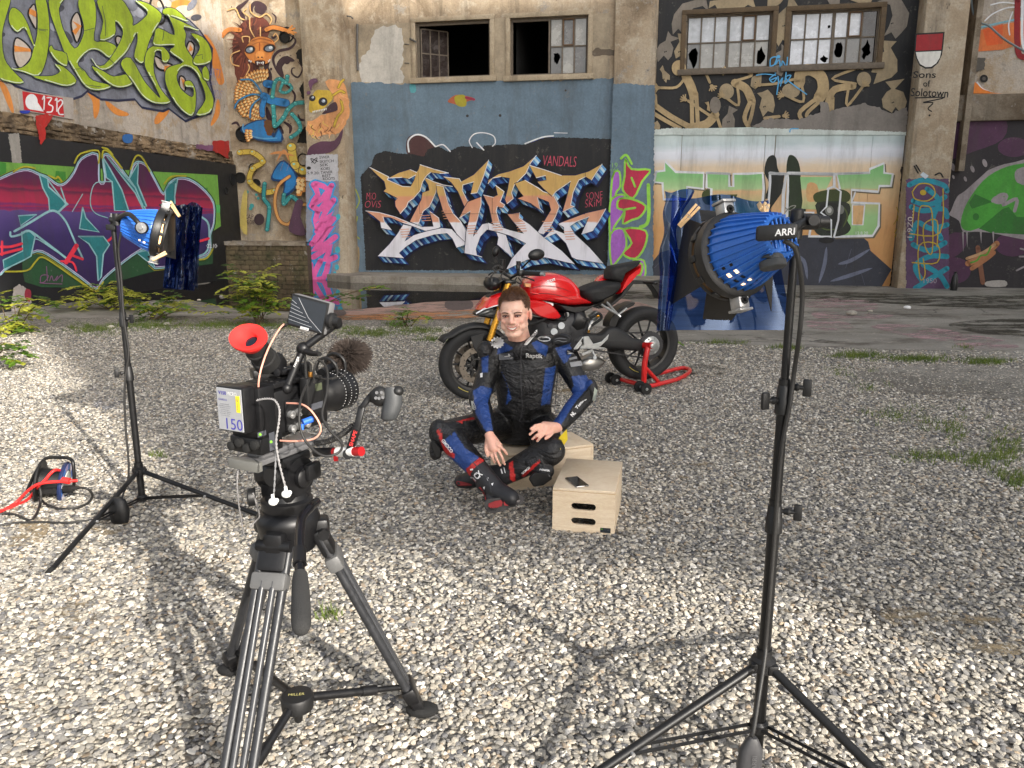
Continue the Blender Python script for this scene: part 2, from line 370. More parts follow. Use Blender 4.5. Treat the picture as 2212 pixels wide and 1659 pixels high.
# loose stones: countless, real geometry scattered over the gravel
b = NB('gravel_stone'); oi = b.n('ShaderNodeObjectInfo')
c = b.ramp(oi.outputs['Random'], STONES)
c = b.mix(.35, c, b.ramp(b.noise(30, 5, .7), [(.3, .25), (.7, .75)]), 'OVERLAY')
b.col(c); b.rough(.82); b.bump(b.noise(60, 3), .3, .01)
M_STONE = b.m
rock_col = bpy.data.collections.new('stone_shapes')
for i in range(8):
    rd = random.Random(40 + i); bm = bmesh.new(); bmesh.ops.create_icosphere(bm, subdivisions=1 if i < 4 else 2, radius=1)
    cuts = [(Vector((rd.uniform(-1, 1), rd.uniform(-1, 1), rd.uniform(-1, 1))).normalized(), rd.uniform(.45, .8)) for _ in range(7)]
    sq = Vector((rd.uniform(.8, 1.25), rd.uniform(.65, 1.0), rd.uniform(.38, .58)))
    for v in bm.verts:
        for n_, d_ in cuts:
            e = v.co.dot(n_) - d_
            if e > 0: v.co -= n_ * e * .9
        v.co *= 1 + .12 * mnoise.noise(v.co * 2 + Vector((i * 5, 0, 0)))
        v.co = Vector((v.co.x * sq.x, v.co.y * sq.y, v.co.z * sq.z))
    me = bpy.data.meshes.new('stone'); bm.to_mesh(me); bm.free(); me.materials.append(M_STONE)
    me.shade_smooth(); me.set_sharp_from_angle(angle=R(28))
    o = bpy.data.objects.new('stone', me); rock_col.objects.link(o)
def scatter_group(name, coll, density, smin, smax, seed, thin=None):
    ng = bpy.data.node_groups.new(name, 'GeometryNodeTree')
    ng.interface.new_socket('Geometry', in_out='INPUT', socket_type='NodeSocketGeometry'); ng.interface.new_socket('Geometry', in_out='OUTPUT', socket_type='NodeSocketGeometry')
    N = ng.nodes.new; L = ng.links.new
    gi = N('NodeGroupInput'); go = N('NodeGroupOutput'); dp = N('GeometryNodeDistributePointsOnFaces'); ip = N('GeometryNodeInstanceOnPoints'); ci = N('GeometryNodeCollectionInfo')
    ci.inputs['Collection'].default_value = coll; ci.inputs['Separate Children'].default_value = True; ci.inputs['Reset Children'].default_value = True
    ip.inputs['Pick Instance'].default_value = True; dp.inputs['Seed'].default_value = seed
    L(gi.outputs[0], dp.inputs['Mesh'])
    if thin:
        po = N('GeometryNodeInputPosition'); no = N('ShaderNodeTexNoise'); no.inputs['Scale'].default_value = thin[0]; no.inputs['Detail'].default_value = 4; L(po.outputs[0], no.inputs['Vector'])
        mr = N('ShaderNodeMapRange'); mr.inputs['From Min'].default_value = thin[1]; mr.inputs['From Max'].default_value = thin[2]; mr.inputs['To Min'].default_value = density * thin[3]; mr.inputs['To Max'].default_value = density * thin[4]
        L(no.outputs['Fac'], mr.inputs['Value']); L(mr.outputs[0], dp.inputs['Density'])
    else: dp.inputs['Density'].default_value = density
    rr = N('FunctionNodeRandomValue'); rr.data_type = 'FLOAT_VECTOR'; rr.inputs['Min'].default_value = (-.5, -.5, 0); rr.inputs['Max'].default_value = (.5, .5, 6.28); rr.inputs['Seed'].default_value = seed + 1
    rs = N('FunctionNodeRandomValue'); rs.data_type = 'FLOAT'; rs.inputs[2].default_value = smin; rs.inputs[3].default_value = smax; rs.inputs['Seed'].default_value = seed + 2
    L(dp.outputs['Points'], ip.inputs['Points']); L(ci.outputs[0], ip.inputs['Instance']); L(rr.outputs[0], ip.inputs['Rotation']); L(rs.outputs[1], ip.inputs['Scale']); L(ip.outputs[0], go.inputs[0])
    return ng
def scatter(name, poly, z, coll, density, smin, smax, seed, thin=None, kind='stuff', sub=0):
    m = MB(); flat(m, poly, z); o = m.obj(name, M_GROUND, None, 0)
    md = o.modifiers.new('scatter', 'NODES'); md.node_group = scatter_group(name + '_scatter', coll, density, smin, smax, seed, thin)
    return tag(o, kind=kind)
near = [(-1.75, 1.15), (1.9, 1.15), (4.4, 4.9), (-4.4, 4.9)]
scatter('gravel', near, .004, rock_col, 4600, .006, .0165, 11, (1.1, .56, .68, 1.0, .3))
mid = [(-4.4, 4.9), (4.4, 4.9), (7.2, 8.3), (-6.6, 8.6)]
scatter('gravel', mid, .004, rock_col, 2600, .0075, .016, 21, (1.1, .57, .7, 1.0, .4))
far = [(-6.6, 8.6), (7.2, 8.3), (7.6, 9.0), (4.6, 9.3), (2.6, 9.75), (0, 11.4), (-7.6, 11.4)]
scatter('gravel', far, .004, rock_col, 1100, .010, .019, 31, (1.1, .57, .7, 1.0, .4))
mnoise.seed_set(3)
# ================================================================== building
FAC = thing('factory_building', WP(0, 0), 'weathered concrete factory wall covered in murals with four broken steel windows', 'building')
def rect_cells(u0, u1, z0, z1, holes):
    us = sorted(set([u0, u1] + [h[0] for h in holes] + [h[1] for h in holes])); zs = sorted(set([z0, z1] + [h[2] for h in holes] + [h[3] for h in holes]))
    for i in range(len(us) - 1):
        for j in range(len(zs) - 1):
            a, b_, c_, d_ = us[i], us[i + 1], zs[j], zs[j + 1]; mu, mz = (a + b_) / 2, (c_ + d_) / 2
            if u0 <= mu <= u1 and z0 <= mz <= z1 and not any(h[0] < mu < h[1] and h[2] < mz < h[3] for h in holes): yield a, b_, c_, d_
WD = .32
wins = []
for (x0, y0, x1, y1) in [(897, 49, 1059, 164), (1102, 40, 1269, 159), (1483.5, 33, 1663, 145), (1709, 25, 1893, 136)]:
    a = U(x0, y0); c_ = U(x1, y1); wins.append((a[0], c_[0], c_[1], a[1]))
uEnd = 24.0; uC0 = uz(CORN)[0]
uR1 = U(2052, 300)[0]; zRlin = U(2120, 205)[1]
holes = wins + [(uR1, uEnd, zRlin, 11.5)]
m_ = MB()
for a, b_, c_, d_ in rect_cells(uC0 - .4, uEnd, -.4, 11.5, holes):
    m_.add([WP(a, c_), WP(b_, c_), WP(b_, d_), WP(a, d_)], [(0, 1, 2, 3)])
for (a, b_, c_, d_) in holes:
    dd = -WD if b_ < 12 else -.9
    for (p, q) in (((a, c_), (b_, c_)), ((b_, c_), (b_, d_)), ((b_, d_), (a, d_)), ((a, d_), (a, c_))):
        m_.add([WP(*p), WP(*q), WP(q[0], q[1], dd), WP(p[0], p[1], dd)], [(0, 1, 2, 3)])
m_.obj('wall', M_PLAST, FAC, 0, False)
# dark rooms behind the openings
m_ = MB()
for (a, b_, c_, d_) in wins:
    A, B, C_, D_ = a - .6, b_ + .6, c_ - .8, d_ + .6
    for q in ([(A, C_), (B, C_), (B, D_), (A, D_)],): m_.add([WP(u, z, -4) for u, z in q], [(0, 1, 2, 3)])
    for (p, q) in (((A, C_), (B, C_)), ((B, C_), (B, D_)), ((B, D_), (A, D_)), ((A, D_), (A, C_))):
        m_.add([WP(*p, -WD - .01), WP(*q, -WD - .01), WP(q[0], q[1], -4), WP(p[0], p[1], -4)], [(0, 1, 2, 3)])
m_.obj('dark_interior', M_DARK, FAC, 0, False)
def wbox(mb, u0, u1, z0, z1, o0, o1, bev=.0):
    M = Matrix((uW, -nW, Vector((0, 0, 1)))).transposed().to_3x3()
    mb.box(WP((u0 + u1) / 2, (z0 + z1) / 2, (o0 + o1) / 2), (u1 - u0, abs(o1 - o0), z1 - z0), M, bev)
M_SURR = plaster('pale_surround', S(150, 134, 112), S(176, 162, 140), S(160, 146, 124), .5)
# concrete surrounds and sills
for i, (a, b_, c_, d_) in enumerate(wins):
    m_ = MB(); t = .11
    for r_ in ((a - t, b_ + t, d_, d_ + t), (a - t, a, c_, d_), (b_, b_ + t, c_, d_)): wbox(m_, *r_, -.02, .045, .008)
    m_.obj('window_surround', M_SURR if i < 2 else mat('painted_surround', S(92, 76, 56), .8, 0, .4, 6, .3), FAC)
    m_ = MB(); wbox(m_, a - .16, b_ + .16, c_ - .13, c_, -.02, .085, .01); m_.obj('window_sill', M_SURR if i < 2 else M_STEEL, FAC)
# panes
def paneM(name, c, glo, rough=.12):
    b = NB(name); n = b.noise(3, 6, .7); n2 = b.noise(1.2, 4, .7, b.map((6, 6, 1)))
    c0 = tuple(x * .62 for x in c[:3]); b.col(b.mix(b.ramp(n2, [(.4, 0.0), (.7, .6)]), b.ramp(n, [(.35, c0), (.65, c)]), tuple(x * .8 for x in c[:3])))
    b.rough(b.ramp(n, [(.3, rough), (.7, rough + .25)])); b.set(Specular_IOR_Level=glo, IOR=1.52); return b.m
M_PANES = [paneM('dusty_glass', S(168, 166, 160), .9), paneM('dusty_sky_glass', S(206, 210, 216), .9), paneM('dim_dusty_glass', S(122, 120, 118), .8), paneM('dark_glass', S(52, 42, 40), .7, .08), paneM('bright_sky_glass', S(226, 230, 238), .9)]  # pale tones and their variation imitate sky reflected in the dusty glass
def hole_poly(rd, u, z, ru, rz, n=13): return [(u + ru * math.cos(6.283 * i / n) * rd.uniform(.5, 1.12), z + rz * math.sin(6.283 * i / n) * rd.uniform(.5, 1.12)) for i in range(n)]
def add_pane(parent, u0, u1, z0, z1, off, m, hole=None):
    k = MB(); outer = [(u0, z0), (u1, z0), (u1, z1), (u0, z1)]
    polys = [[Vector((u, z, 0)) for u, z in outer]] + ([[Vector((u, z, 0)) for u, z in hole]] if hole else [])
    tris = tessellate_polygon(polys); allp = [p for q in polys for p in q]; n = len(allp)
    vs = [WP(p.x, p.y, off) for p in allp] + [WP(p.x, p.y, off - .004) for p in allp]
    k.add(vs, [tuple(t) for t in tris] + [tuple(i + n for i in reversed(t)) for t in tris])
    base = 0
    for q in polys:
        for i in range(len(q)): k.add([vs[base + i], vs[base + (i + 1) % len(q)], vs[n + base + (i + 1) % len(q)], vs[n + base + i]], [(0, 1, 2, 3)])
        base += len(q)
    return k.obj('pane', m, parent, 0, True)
def window(u0, u1, z0, z1, ncol, nrow, pmat, broken={}, off=-.12, thick=None, split=.5, vent=None):
    """steel window: outer frame, glazing bars, panes"""
    k = MB(); t = .045
    for r_ in ((u0, u1, z0, z0 + t), (u0, u1, z1 - t, z1), (u0, u0 + t, z0 + t, z1 - t), (u1 - t, u1, z0 + t, z1 - t)): wbox(k, *r_, off - .03, off + .03)
    fr = k.obj('window', M_STEEL, FAC)
    iu0, iu1, iz0, iz1 = u0 + t, u1 - t, z0 + t, z1 - t
    cw = (iu1 - iu0) / ncol; zm = iz0 + (iz1 - iz0) * split; bw = .016
    for i in range(1, ncol):
        k = MB(); q = bw * (2.2 if (thick and i == thick) else 1); wbox(k, iu0 + cw * i - q, iu0 + cw * i + q, iz0, iz1, off - .02, off + .025); k.obj('glazing_bar', M_STEEL, fr)
    if nrow == 2:
        for i in range(ncol):
            k = MB(); wbox(k, iu0 + cw * i + bw, iu0 + cw * (i + 1) - bw, zm - bw, zm + bw, off - .018, off + .022); k.obj('glazing_bar', M_STEEL, fr)
    rd = random.Random(int(u0 * 100))
    for i in range(ncol):
        for j in range(nrow):
            a0, a1 = iu0 + cw * i + bw, iu0 + cw * (i + 1) - bw; b0, b1 = (iz0, zm - bw) if j == 0 else (zm + bw, iz1)
            h = broken.get((i, j)); hp = None
            if h: hp = hole_poly(rd, a0 + (a1 - a0) * h[0], b0 + (b1 - b0) * h[1], (a1 - a0) * h[2], (b1 - b0) * h[3])
            add_pane(fr, a0, a1, b0, b1, off - .004 + rd.uniform(-.003, .003), pmat(i, j, rd), hp)
    if vent is not None:
        i = vent; a0, a1 = iu0 + cw * i + bw, iu0 + cw * (i + 1) - bw; k = MB(); q = .022
        for r_ in ((a0, a1, zm + bw, zm + bw + q), (a0, a1, iz1 - q, iz1), (a0, a0 + q, zm + bw + q, iz1 - q), (a1 - q, a1, zm + bw + q, iz1 - q)): wbox(k, *r_, off + .026, off + .05)
        k.obj('vent_frame', mat('rusty_frame', S(104, 78, 54), .8, 0, .4, 20, .3), fr)
    return fr
a, b_, c_, d_ = wins[2]
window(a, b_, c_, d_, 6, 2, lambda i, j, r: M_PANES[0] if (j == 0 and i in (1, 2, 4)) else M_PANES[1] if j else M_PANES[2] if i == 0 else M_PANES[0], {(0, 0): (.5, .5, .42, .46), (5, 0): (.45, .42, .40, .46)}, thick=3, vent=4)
a, b_, c_, d_ = wins[3]
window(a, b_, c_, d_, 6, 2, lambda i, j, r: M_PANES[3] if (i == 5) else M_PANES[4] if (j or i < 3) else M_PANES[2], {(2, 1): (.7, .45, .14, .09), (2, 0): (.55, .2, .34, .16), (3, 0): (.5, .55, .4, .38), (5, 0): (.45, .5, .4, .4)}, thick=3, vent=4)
a, b_, c_, d_ = wins[1]
um = a + (b_ - a) * .49
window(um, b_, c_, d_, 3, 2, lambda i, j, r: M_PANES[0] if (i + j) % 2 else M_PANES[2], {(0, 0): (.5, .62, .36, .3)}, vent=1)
k = MB()
for r_ in ((a, um - .003, c_, c_ + .05), (a, um - .003, d_ - .07, d_), (a, a + .05, c_ + .05, d_ - .07)): wbox(k, *r_, -.15, -.09)
k.obj('window_frame', M_STEEL, FAC)
# left opening: one casement swung inwards
a, b_, c_, d_ = wins[0]
k = MB()
for r_ in ((a, b_, d_ - .07, d_), (a, b_, c_, c_ + .045), (a, a + .07, c_ + .045, d_ - .07), (b_ - .05, b_, c_ + .045, d_ - .07)): wbox(k, *r_, -.15, -.09)
k.obj('window_frame', M_STEEL, FAC)
hinge = WP(a + .1, 0, -.14); ld = (uW * .80 - nW * .6); ld = ld.normalized(); ln = Vector((-ld.y, ld.x, 0)); W_ = .72
Ml = Matrix((ld, ln, Vector((0, 0, 1)))).transposed().to_3x3(); k = MB()
z0, z1 = c_ + .05, d_ - .12
for i in range(4): k.box(hinge + ld * (W_ * i / 3) + Vector((0, 0, (z0 + z1) / 2)), (.03, .03, z1 - z0), Ml)
for z in (z0, (z0 + z1) / 2, z1): k.box(hinge + ld * (W_ / 2) + Vector((0, 0, z)), (W_ - .034, .026, .03), Ml)
cs = k.obj('casement', M_STEEL, FAC)
for i in range(3):
    for j in range(2):
        k = MB(); zz = (z0 + z1) / 2; q0, q1 = (z0 + .016, zz - .016) if j == 0 else (zz + .016, z1 - .016)
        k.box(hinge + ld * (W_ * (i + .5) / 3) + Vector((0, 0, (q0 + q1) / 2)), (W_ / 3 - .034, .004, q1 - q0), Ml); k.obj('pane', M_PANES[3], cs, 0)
# pillars
def pillar(x0, x1, yref, off, m, top=11.0, name='pillar', x1b=None, zb=-.3):
    ua = U(x0, yref, off)[0]; ub = U(x1, yref, off)[0]; k = MB(); nz = 40; vs = []
    wbox(k, ua, ub, zb, top, -.05, off, .03); return k.obj(name, m, FAC), ua, ub
_, uL0, uL1 = pillar(661, 744, 300, .60, M_PLAST)
_, uP0, uP1 = pillar(1322, 1411, 300, .14, M_PLAST)
_, uR0, uR1b = pillar(1961, 2052, 400, .55, M_PLAST)
# lintel beam on the right, recess wall above it
k = MB(); zt = zRlin; zb = U(2120, 262)[1]; wbox(k, uR1b - .02, uEnd, zb, zt, -.05, .10, .02); k.obj('lintel', M_CONC, FAC)
k = MB(); k.add([WP(uR1 - .2, zRlin - .3, -.9), WP(uEnd, zRlin - .3, -.9), WP(uEnd, 11.5, -.9), WP(uR1 - .2, 11.5, -.9)], [(0, 1, 2, 3)]); k.obj('recess_wall', M_PLASTL, FAC, 0, False)
# pipe on the left jamb, iron stubs, dangling hose on the right
M_PIPE = mat('grey_pipe', S(96, 94, 92), .6, .3, .3, 10)
def wtube(pts, r, name, m, off=.05, par=FAC): k = MB(); k.tube([BW(x, y, o if o is not None else off) for x, y, o in pts], r, 8); return k.obj(name, m, par)
wtube([(772, 52, .05), (771, 110, .05), (773, 152, .05)], .03, 'drain_pipe', M_PIPE)
wtube([(745, 34, .1), (758, 36, .1), (762, 40, .12)], .02, 'iron_stub', M_PIPE)
wtube([(886, 84, .02), (898, 90, .16)], .025, 'iron_stub', M_PIPE); wtube([(874, 95, .02), (884, 96, .05)], .012, 'iron_stub', M_PIPE); wtube([(874, 136, .02), (884, 137, .05)], .012, 'iron_stub', M_PIPE)
hz = spline([BW(x, y, .05) for x, y in [(2098, 0), (2103, 30), (2116, 48), (2136, 56), (2170, 85), (2215, 112)]], 6)
k = MB(); k.tube(hz, .022, 8); k.obj('hose', mat('grey_hose', S(118, 130, 134), .6), FAC)
k = MB(); k.box(BW(2098, 110, .0) , (.12, .5, 5.2), Matrix((uW, -nW, Vector((0, 0, 1)))).transposed().to_3x3()); k.obj('post', M_CONC, FAC)
# sheet panels behind the pale mural: separate boards with joints
M_PANEL = mat('pale_painted_board', S(196, 208, 202), .75, 0, .12, 3, .15)
pe = [(1412, 1474), (1474, 1655), (1655, 1677), (1677, 1887), (1887, 1957)]; tops = [282, 278, 275, 287, 281]
for (x0, x1), yt in zip(pe, tops):
    ua, z1 = U(x0, yt, .03); ub, _ = U(x1, yt, .03); k = MB(); wbox(k, ua + .006, ub - .006, -.15, z1, .005, .04, .004); k.obj('board', M_PANEL, FAC)
# boards of the black gate in the middle
M_BLK = mat('black_mural_paint', S(30, 31, 34), .62, 0, .25, 4, .12)
# raised kerb platform in front of the middle bay
k = MB(); ua = U(750, 595)[0] + .2; ub = U(1405, 600)[0]
k.prism([WP(ua - .3, 0, 0), WP(ua - .35, 0, 1.0), WP(ua + .5, 0, 1.5), WP(ua + 3, 0, 1.55), WP(ub + .6, 0, 1.35), WP(ub + .9, 0, 0)], (0, 0, .19))
tag(k.obj('kerb_platform', plaster('kerb_concrete', S(104, 98, 90), S(150, 145, 136), S(128, 120, 108), .4), None, 0, bevel=.015), kind='structure')
# side wall
SIDE = thing('side_wall', LP(4, 0), 'long side wall with green letters above a crumbling ledge and a purple mural', 'wall')
zl0 = lu(LW(40, 291))[1]; zl1 = lu(LW(40, 262))[1]
k = MB(); k.grid(lambda u, v: LP(-.3 + 16 * u, -.4 + 11.6 * v), 4, 4); k.obj('wall', M_PLASTL, SIDE, 0, False)
def lbox(mb, u0, u1, z0, z1, o0, o1, bev=0):
    M = Matrix((uL, -nL, Vector((0, 0, 1)))).transposed().to_3x3()
    mb.box(LP((u0 + u1) / 2, (z0 + z1) / 2, (o0 + o1) / 2), (u1 - u0, abs(o1 - o0), z1 - z0), M, bev)
k = MB(); lbox(k, -.2, 15, -.3, zl0, -.1, .10, .02); k.obj('lower_wall', M_BLK, SIDE)
rd = random.Random(5); uu = .1; shared = []
while uu < 9.5:
    for row in range(3):
        L_ = rd.uniform(.18, .34); h = (zl1 - zl0) / 3
        if rd.random() < .8:
            k = MB(); lbox(k, uu + row * .07, uu + row * .07 + L_, zl0 + h * row + .01, zl0 + h * (row + 1) - .012, -.02, rd.uniform(.03, .13) - row * .02, .012); k.obj('brick', M_CRUM, SIDE)
    uu += .33
k = MB(); k.grid(lambda u, v: LP(12 * u, zl0 - .02 + (zl1 - zl0 + .14) * v, .03 + .05 * mnoise.noise(Vector((u * 40, v * 5, 2))) + .05 * mnoise.noise(Vector((u * 130, v * 14, 5)))), 240, 14); k.obj('broken_ledge', M_CRUM, SIDE, 30, False)
# loading dock of mossy brick
DOCK = thing('loading_dock', BW(570, 605, .6), 'low mossy brick loading dock in the corner below the monster mural', 'platform')
ud0 = U(505, 520)[0] - 1.0; ud1 = uL0 - .01; zt = U(560, 522, .9)[1]
k = MB(); wbox(k, ud0, ud1, -.2, zt - .1, 0.01, .86, .01); k.obj('core', mat('mortar', S(70, 62, 50), .95, 0, .3, 10, .4), DOCK)
k = MB(); k.grid(lambda u, v: WP(ud0 + (ud1 - ud0) * u, zt + .03 * mnoise.noise(Vector((u * 9, v * 9, 1))), .02 + .92 * v), 30, 10); k.grid(lambda u, v: WP(ud0 + (ud1 - ud0) * u, zt - .1 + .1 * v + .03 * mnoise.noise(Vector((u * 9, 9 * v, 1))) * v, .94 + .02 * mnoise.noise(Vector((u * 30, v * 3, 1)))), 60, 3); k.obj('top_slab', M_CONC, DOCK, 30, False)
nr = 7; h = (zt - .1) / nr
for r_ in range(nr):
    u = ud0 + (0 if r_ % 2 else -.13)
    while u < ud1 - .05:
        L_ = .25; a_, b2 = max(u, ud0), min(u + L_, ud1)
        if b2 - a_ > .05:
            k = MB(); wbox(k, a_ + .006, b2 - .006, h * r_ + .005, h * (r_ + 1) - .006, .84, .875 + rd.uniform(-.012, .02), .006); k.obj('brick', M_BRICK, DOCK)
        u += L_ + .005
# round vent holes in the masonry (recessed pipe ends)
M_HOLE = mat('hole_dark', (.012, .011, .01), .9)
def vent(par, proj, n_, x, y, r, off=.0):
    k = MB(); c = proj(x, y, off); k.lathe([(0, r), (.02, r * 1.0), (.02, r * .86), (-.25, r * .84), (-.25, 0.001)], c, n_, 20, False); k.obj('pipe_mouth', M_HOLE, par)
for x, y, r in [(1122, 145, .22), (1288, 362, .24)]: pass
for x, y, r in [(620, 75, .2), (526, 290, .22), (547, 363, .13), (655, 345, .17), (527, 292, .2)][:4]: vent(FAC, BW, nW, x, y, r * .95, .012)
vent(SIDE, LW, nL, 340, 22, .3, .012); vent(SIDE, LW, nL, 488, 412, .1, .11); vent(SIDE, LW, nL, 503, 388, .17, .11)
# added unseen blocker behind the camera, its outline shaped to cast the shade edges
U0 = 25.0; s_h = -SH; r_h = Vector((s_h.y * -1, s_h.x, 0)); tE = math.tan(SUN_EL)
def shade(x, y): p = G(x, y); return (p.dot(r_h), (U0 - p.dot(s_h)) * tE)
edge = [shade(*q) for q in [(70, 716), (112, 754), (178, 823), (226, 872), (308, 949), (340, 985), (400, 1085), (560, 1150), (760, 1188), (987, 1215), (1300, 1235), (1500, 1240), (1624, 1262), (1720, 1285), (1818, 1325), (1950, 1375), (2212, 1451)]]
edge = [(p.x, p.y) for p in spline([(a, b_, 0) for a, b_ in edge], 4)]
vmax = 34
pr = Vector(WP(U(505, 40)[0], 0)); 
def wshade(x, y, proj): p = proj(x, y); return (p.dot(r_h), (U0 - p.dot(s_h)) * tE + p.z)
topL = [wshade(300, 20, LW), wshade(470, 70, LW), wshade(640, 40, BW), wshade(800, 35, BW), wshade(1100, 14, BW), wshade(1500, -30, BW)]
pts = [(edge[0][0] - .3, topL[0][1])] + edge + [(edge[-1][0] + 4, edge[-1][1]), (edge[-1][0] + 4.2, -.2), (vmax, -.2), (vmax, topL[-1][1])] + list(reversed(topL))
def SP(v, z, o=0): return s_h * (U0 + o) + r_h * v + Vector((0, 0, z))
BLOCKER = thing('shade_blocker', SP(20, 0), 'added unseen concrete slab behind the camera, outlined to shade the yard', 'building')
k = MB(); k.prism([SP(v, z) for v, z in pts], (s_h + Vector((0, 0, tE))) * 1.2); k.obj('blocker_slab', M_CONC, BLOCKER, 0)
# ================================================================== murals: flat paint on the walls
PMAT = {}
def pm(r, g, b, wear=.0, var=.16):
    k = (r, g, b, wear, var)
    if k not in PMAT:
        q = NB('paint'); c = S(r, g, b); n = q.noise(1.8, 5, .7); n2 = q.noise(22, 4, .65)
        x = q.ramp(n, [(.3, tuple(v * (1 - var) for v in c[:3])), (.7, tuple(min(.9, v * (1 + var)) for v in c[:3]))])
        x = q.mix(.18, x, q.ramp(n2, [(.3, .2), (.7, .8)]), 'OVERLAY')
        x = q.mix(q.ramp(q.noise(1.1, 5, .75, q.map((2.4, 2.4, .35), (5, 5, 5))), [(.48, 0.0), (.75, .45)]), x, (.05, .045, .04)); x = q.mix(q.ramp(q.noise(9, 6, .8, None, .5), [(.62, 0.0), (.72, .4)]), x, (.3, .28, .25))
        if wear: x = q.mix(q.ramp(q.noise(3.5, 7, .8, q.map((1, 1, 1), (3, 1, 2))), [(.60, 0.0), (.66, wear)]), x, (.22, .2, .17))
        q.col(x); q.rough(.7); q.bump(n2, .2, .01); PMAT[k] = q.m
    return PMAT[k]
def zmat(name, stops, var=.1, interp='LINEAR', stripes=0):
    """paint whose colour changes with height, as sprayed on: stops = (z, colour)"""
    q = NB(name); sx = q.n('ShaderNodeSeparateXYZ'); q.l(q.tc.outputs['Object'], sx.inputs[0])
    z0, z1 = stops[0][0], stops[-1][0]; t = q.math('DIVIDE', q.math('SUBTRACT', sx.outputs[2], z0), z1 - z0)
    t = q.math('ADD', t, q.math('MULTIPLY', q.math('SUBTRACT', q.noise(14, 3, .6, q.map((.25, .25, 1))), .5), .035 + stripes))
    x = q.ramp(t, [((z - z0) / (z1 - z0), c) for z, c in stops], interp)
    x = q.mix(.2, x, q.ramp(q.noise(2, 5, .7), [(.3, .25), (.7, .75)]), 'OVERLAY')
    x = q.mix(q.ramp(q.noise(1.1, 5, .75, q.map((2.4, 2.4, .35), (5, 5, 5))), [(.48, 0.0), (.75, .4)]), x, (.05, .045, .04))
    q.col(x); q.rough(.65); q.bump(q.noise(24, 4), .2, .01); return q.m
class Paint:
    def __init__(s, proj, off, tf, par, name): s.proj = proj; s.off = off; s.tf = tf; s.par = par; s.name = name; s.mb = MB(); s.mats = []
    def use(s, tf): s.tf = tf; return s
    def mi(s, m):
        if m not in s.mats: s.mats.append(m)
        s.mb.cur = s.mats.index(m); s.off += .00035
    def P(s, p): x, y = s.tf((p[0], p[1])); return s.proj(x, y, s.off)
    def shape(s, pts, m, sm=0, rag=0, seed=1):
        pts = [Vector((p[0], p[1], 0)) for p in pts]
        if sm: pts = spline(pts, sm, True)
        if rag: pts = [Vector((p[0], p[1], 0)) for p in ragged([(p.x, p.y) for p in pts], rag, rag * 2.2, seed)]
        s.mi(m); s.mb.add([s.P(p) for p in pts], [tuple(t) for t in tessellate_polygon([pts])]); return pts
    def ring(s, pts, w, m): s.stroke(list(pts) + [pts[0], pts[1]], w, m, 0)
    def stroke(s, pts, w, m, sm=4, taper=False, cap=True):
        pts = [Vector((p[0], p[1], 0)) for p in pts]
        if sm and len(pts) > 2: pts = spline(pts, sm)
        n = len(pts); s.mi(m); vs = []
        for i, p in enumerate(pts):
            a = pts[max(0, i - 1)]; b = pts[min(n - 1, i + 1)]; d = (b - a); d = d.normalized() if d.length > 1e-6 else Vector((1, 0, 0))
            k = 1.0
            if taper: t = i / (n - 1); k = max(.06, math.sin(math.pi * min(1, max(0, t))) ** .6) if taper == 1 else max(.06, 1 - t)
            nn = Vector((-d.y, d.x, 0)) * (w / 2 * k); vs += [s.P(p + nn), s.P(p - nn)]
        s.mb.add(vs, [(2 * i, 2 * i + 1, 2 * i + 3, 2 * i + 2) for i in range(n - 1)])
        if cap and not taper:
            for p in (pts[0], pts[-1]): s.mb.add([s.P(p + Vector((math.cos(6.283 * i / 8), math.sin(6.283 * i / 8), 0)) * (w * .5)) for i in range(8)], [tuple(range(8))])
    def ell(s, c, rx, ry, m, rot=0, n=20):
        ca, sa = math.cos(R(rot)), math.sin(R(rot)); s.mi(m)
        s.mb.add([s.P((c[0] + rx * math.cos(6.283 * i / n) * ca - ry * math.sin(6.283 * i / n) * sa, c[1] + rx * math.cos(6.283 * i / n) * sa + ry * math.sin(6.283 * i / n) * ca)) for i in range(n)], [tuple(range(n))])
    def text(s, t, c, h, m, w=None, bold=0, shear=0, rot=0):
        vs, fs = text_mesh(t, 1, bold, shear); x0 = min(v.x for v in vs); x1 = max(v.x for v in vs); y0 = min(v.y for v in vs); y1 = max(v.y for v in vs)
        ky = h / (y1 - y0); kx = w / (x1 - x0) if w else ky; ca, sa = math.cos(R(rot)), math.sin(R(rot)); s.mi(m); out = []
        for v in vs:
            X = (v.x - (x0 + x1) / 2) * kx; Y = -(v.y - (y0 + y1) / 2) * ky; out.append(s.P((c[0] + X * ca - Y * sa, c[1] + X * sa + Y * ca)))
        s.mb.add(out, fs)
    def cut(s, name=None):
        s.done(); s.mb = MB(); s.mats = []; s.name = name or s.name
    def done(s): return s.mb.obj(s.name, s.mats, s.par, 0, True)
BLACK = pm(28, 29, 32, .35); NAVY = pm(24, 26, 66); WHITE = pm(226, 228, 236)
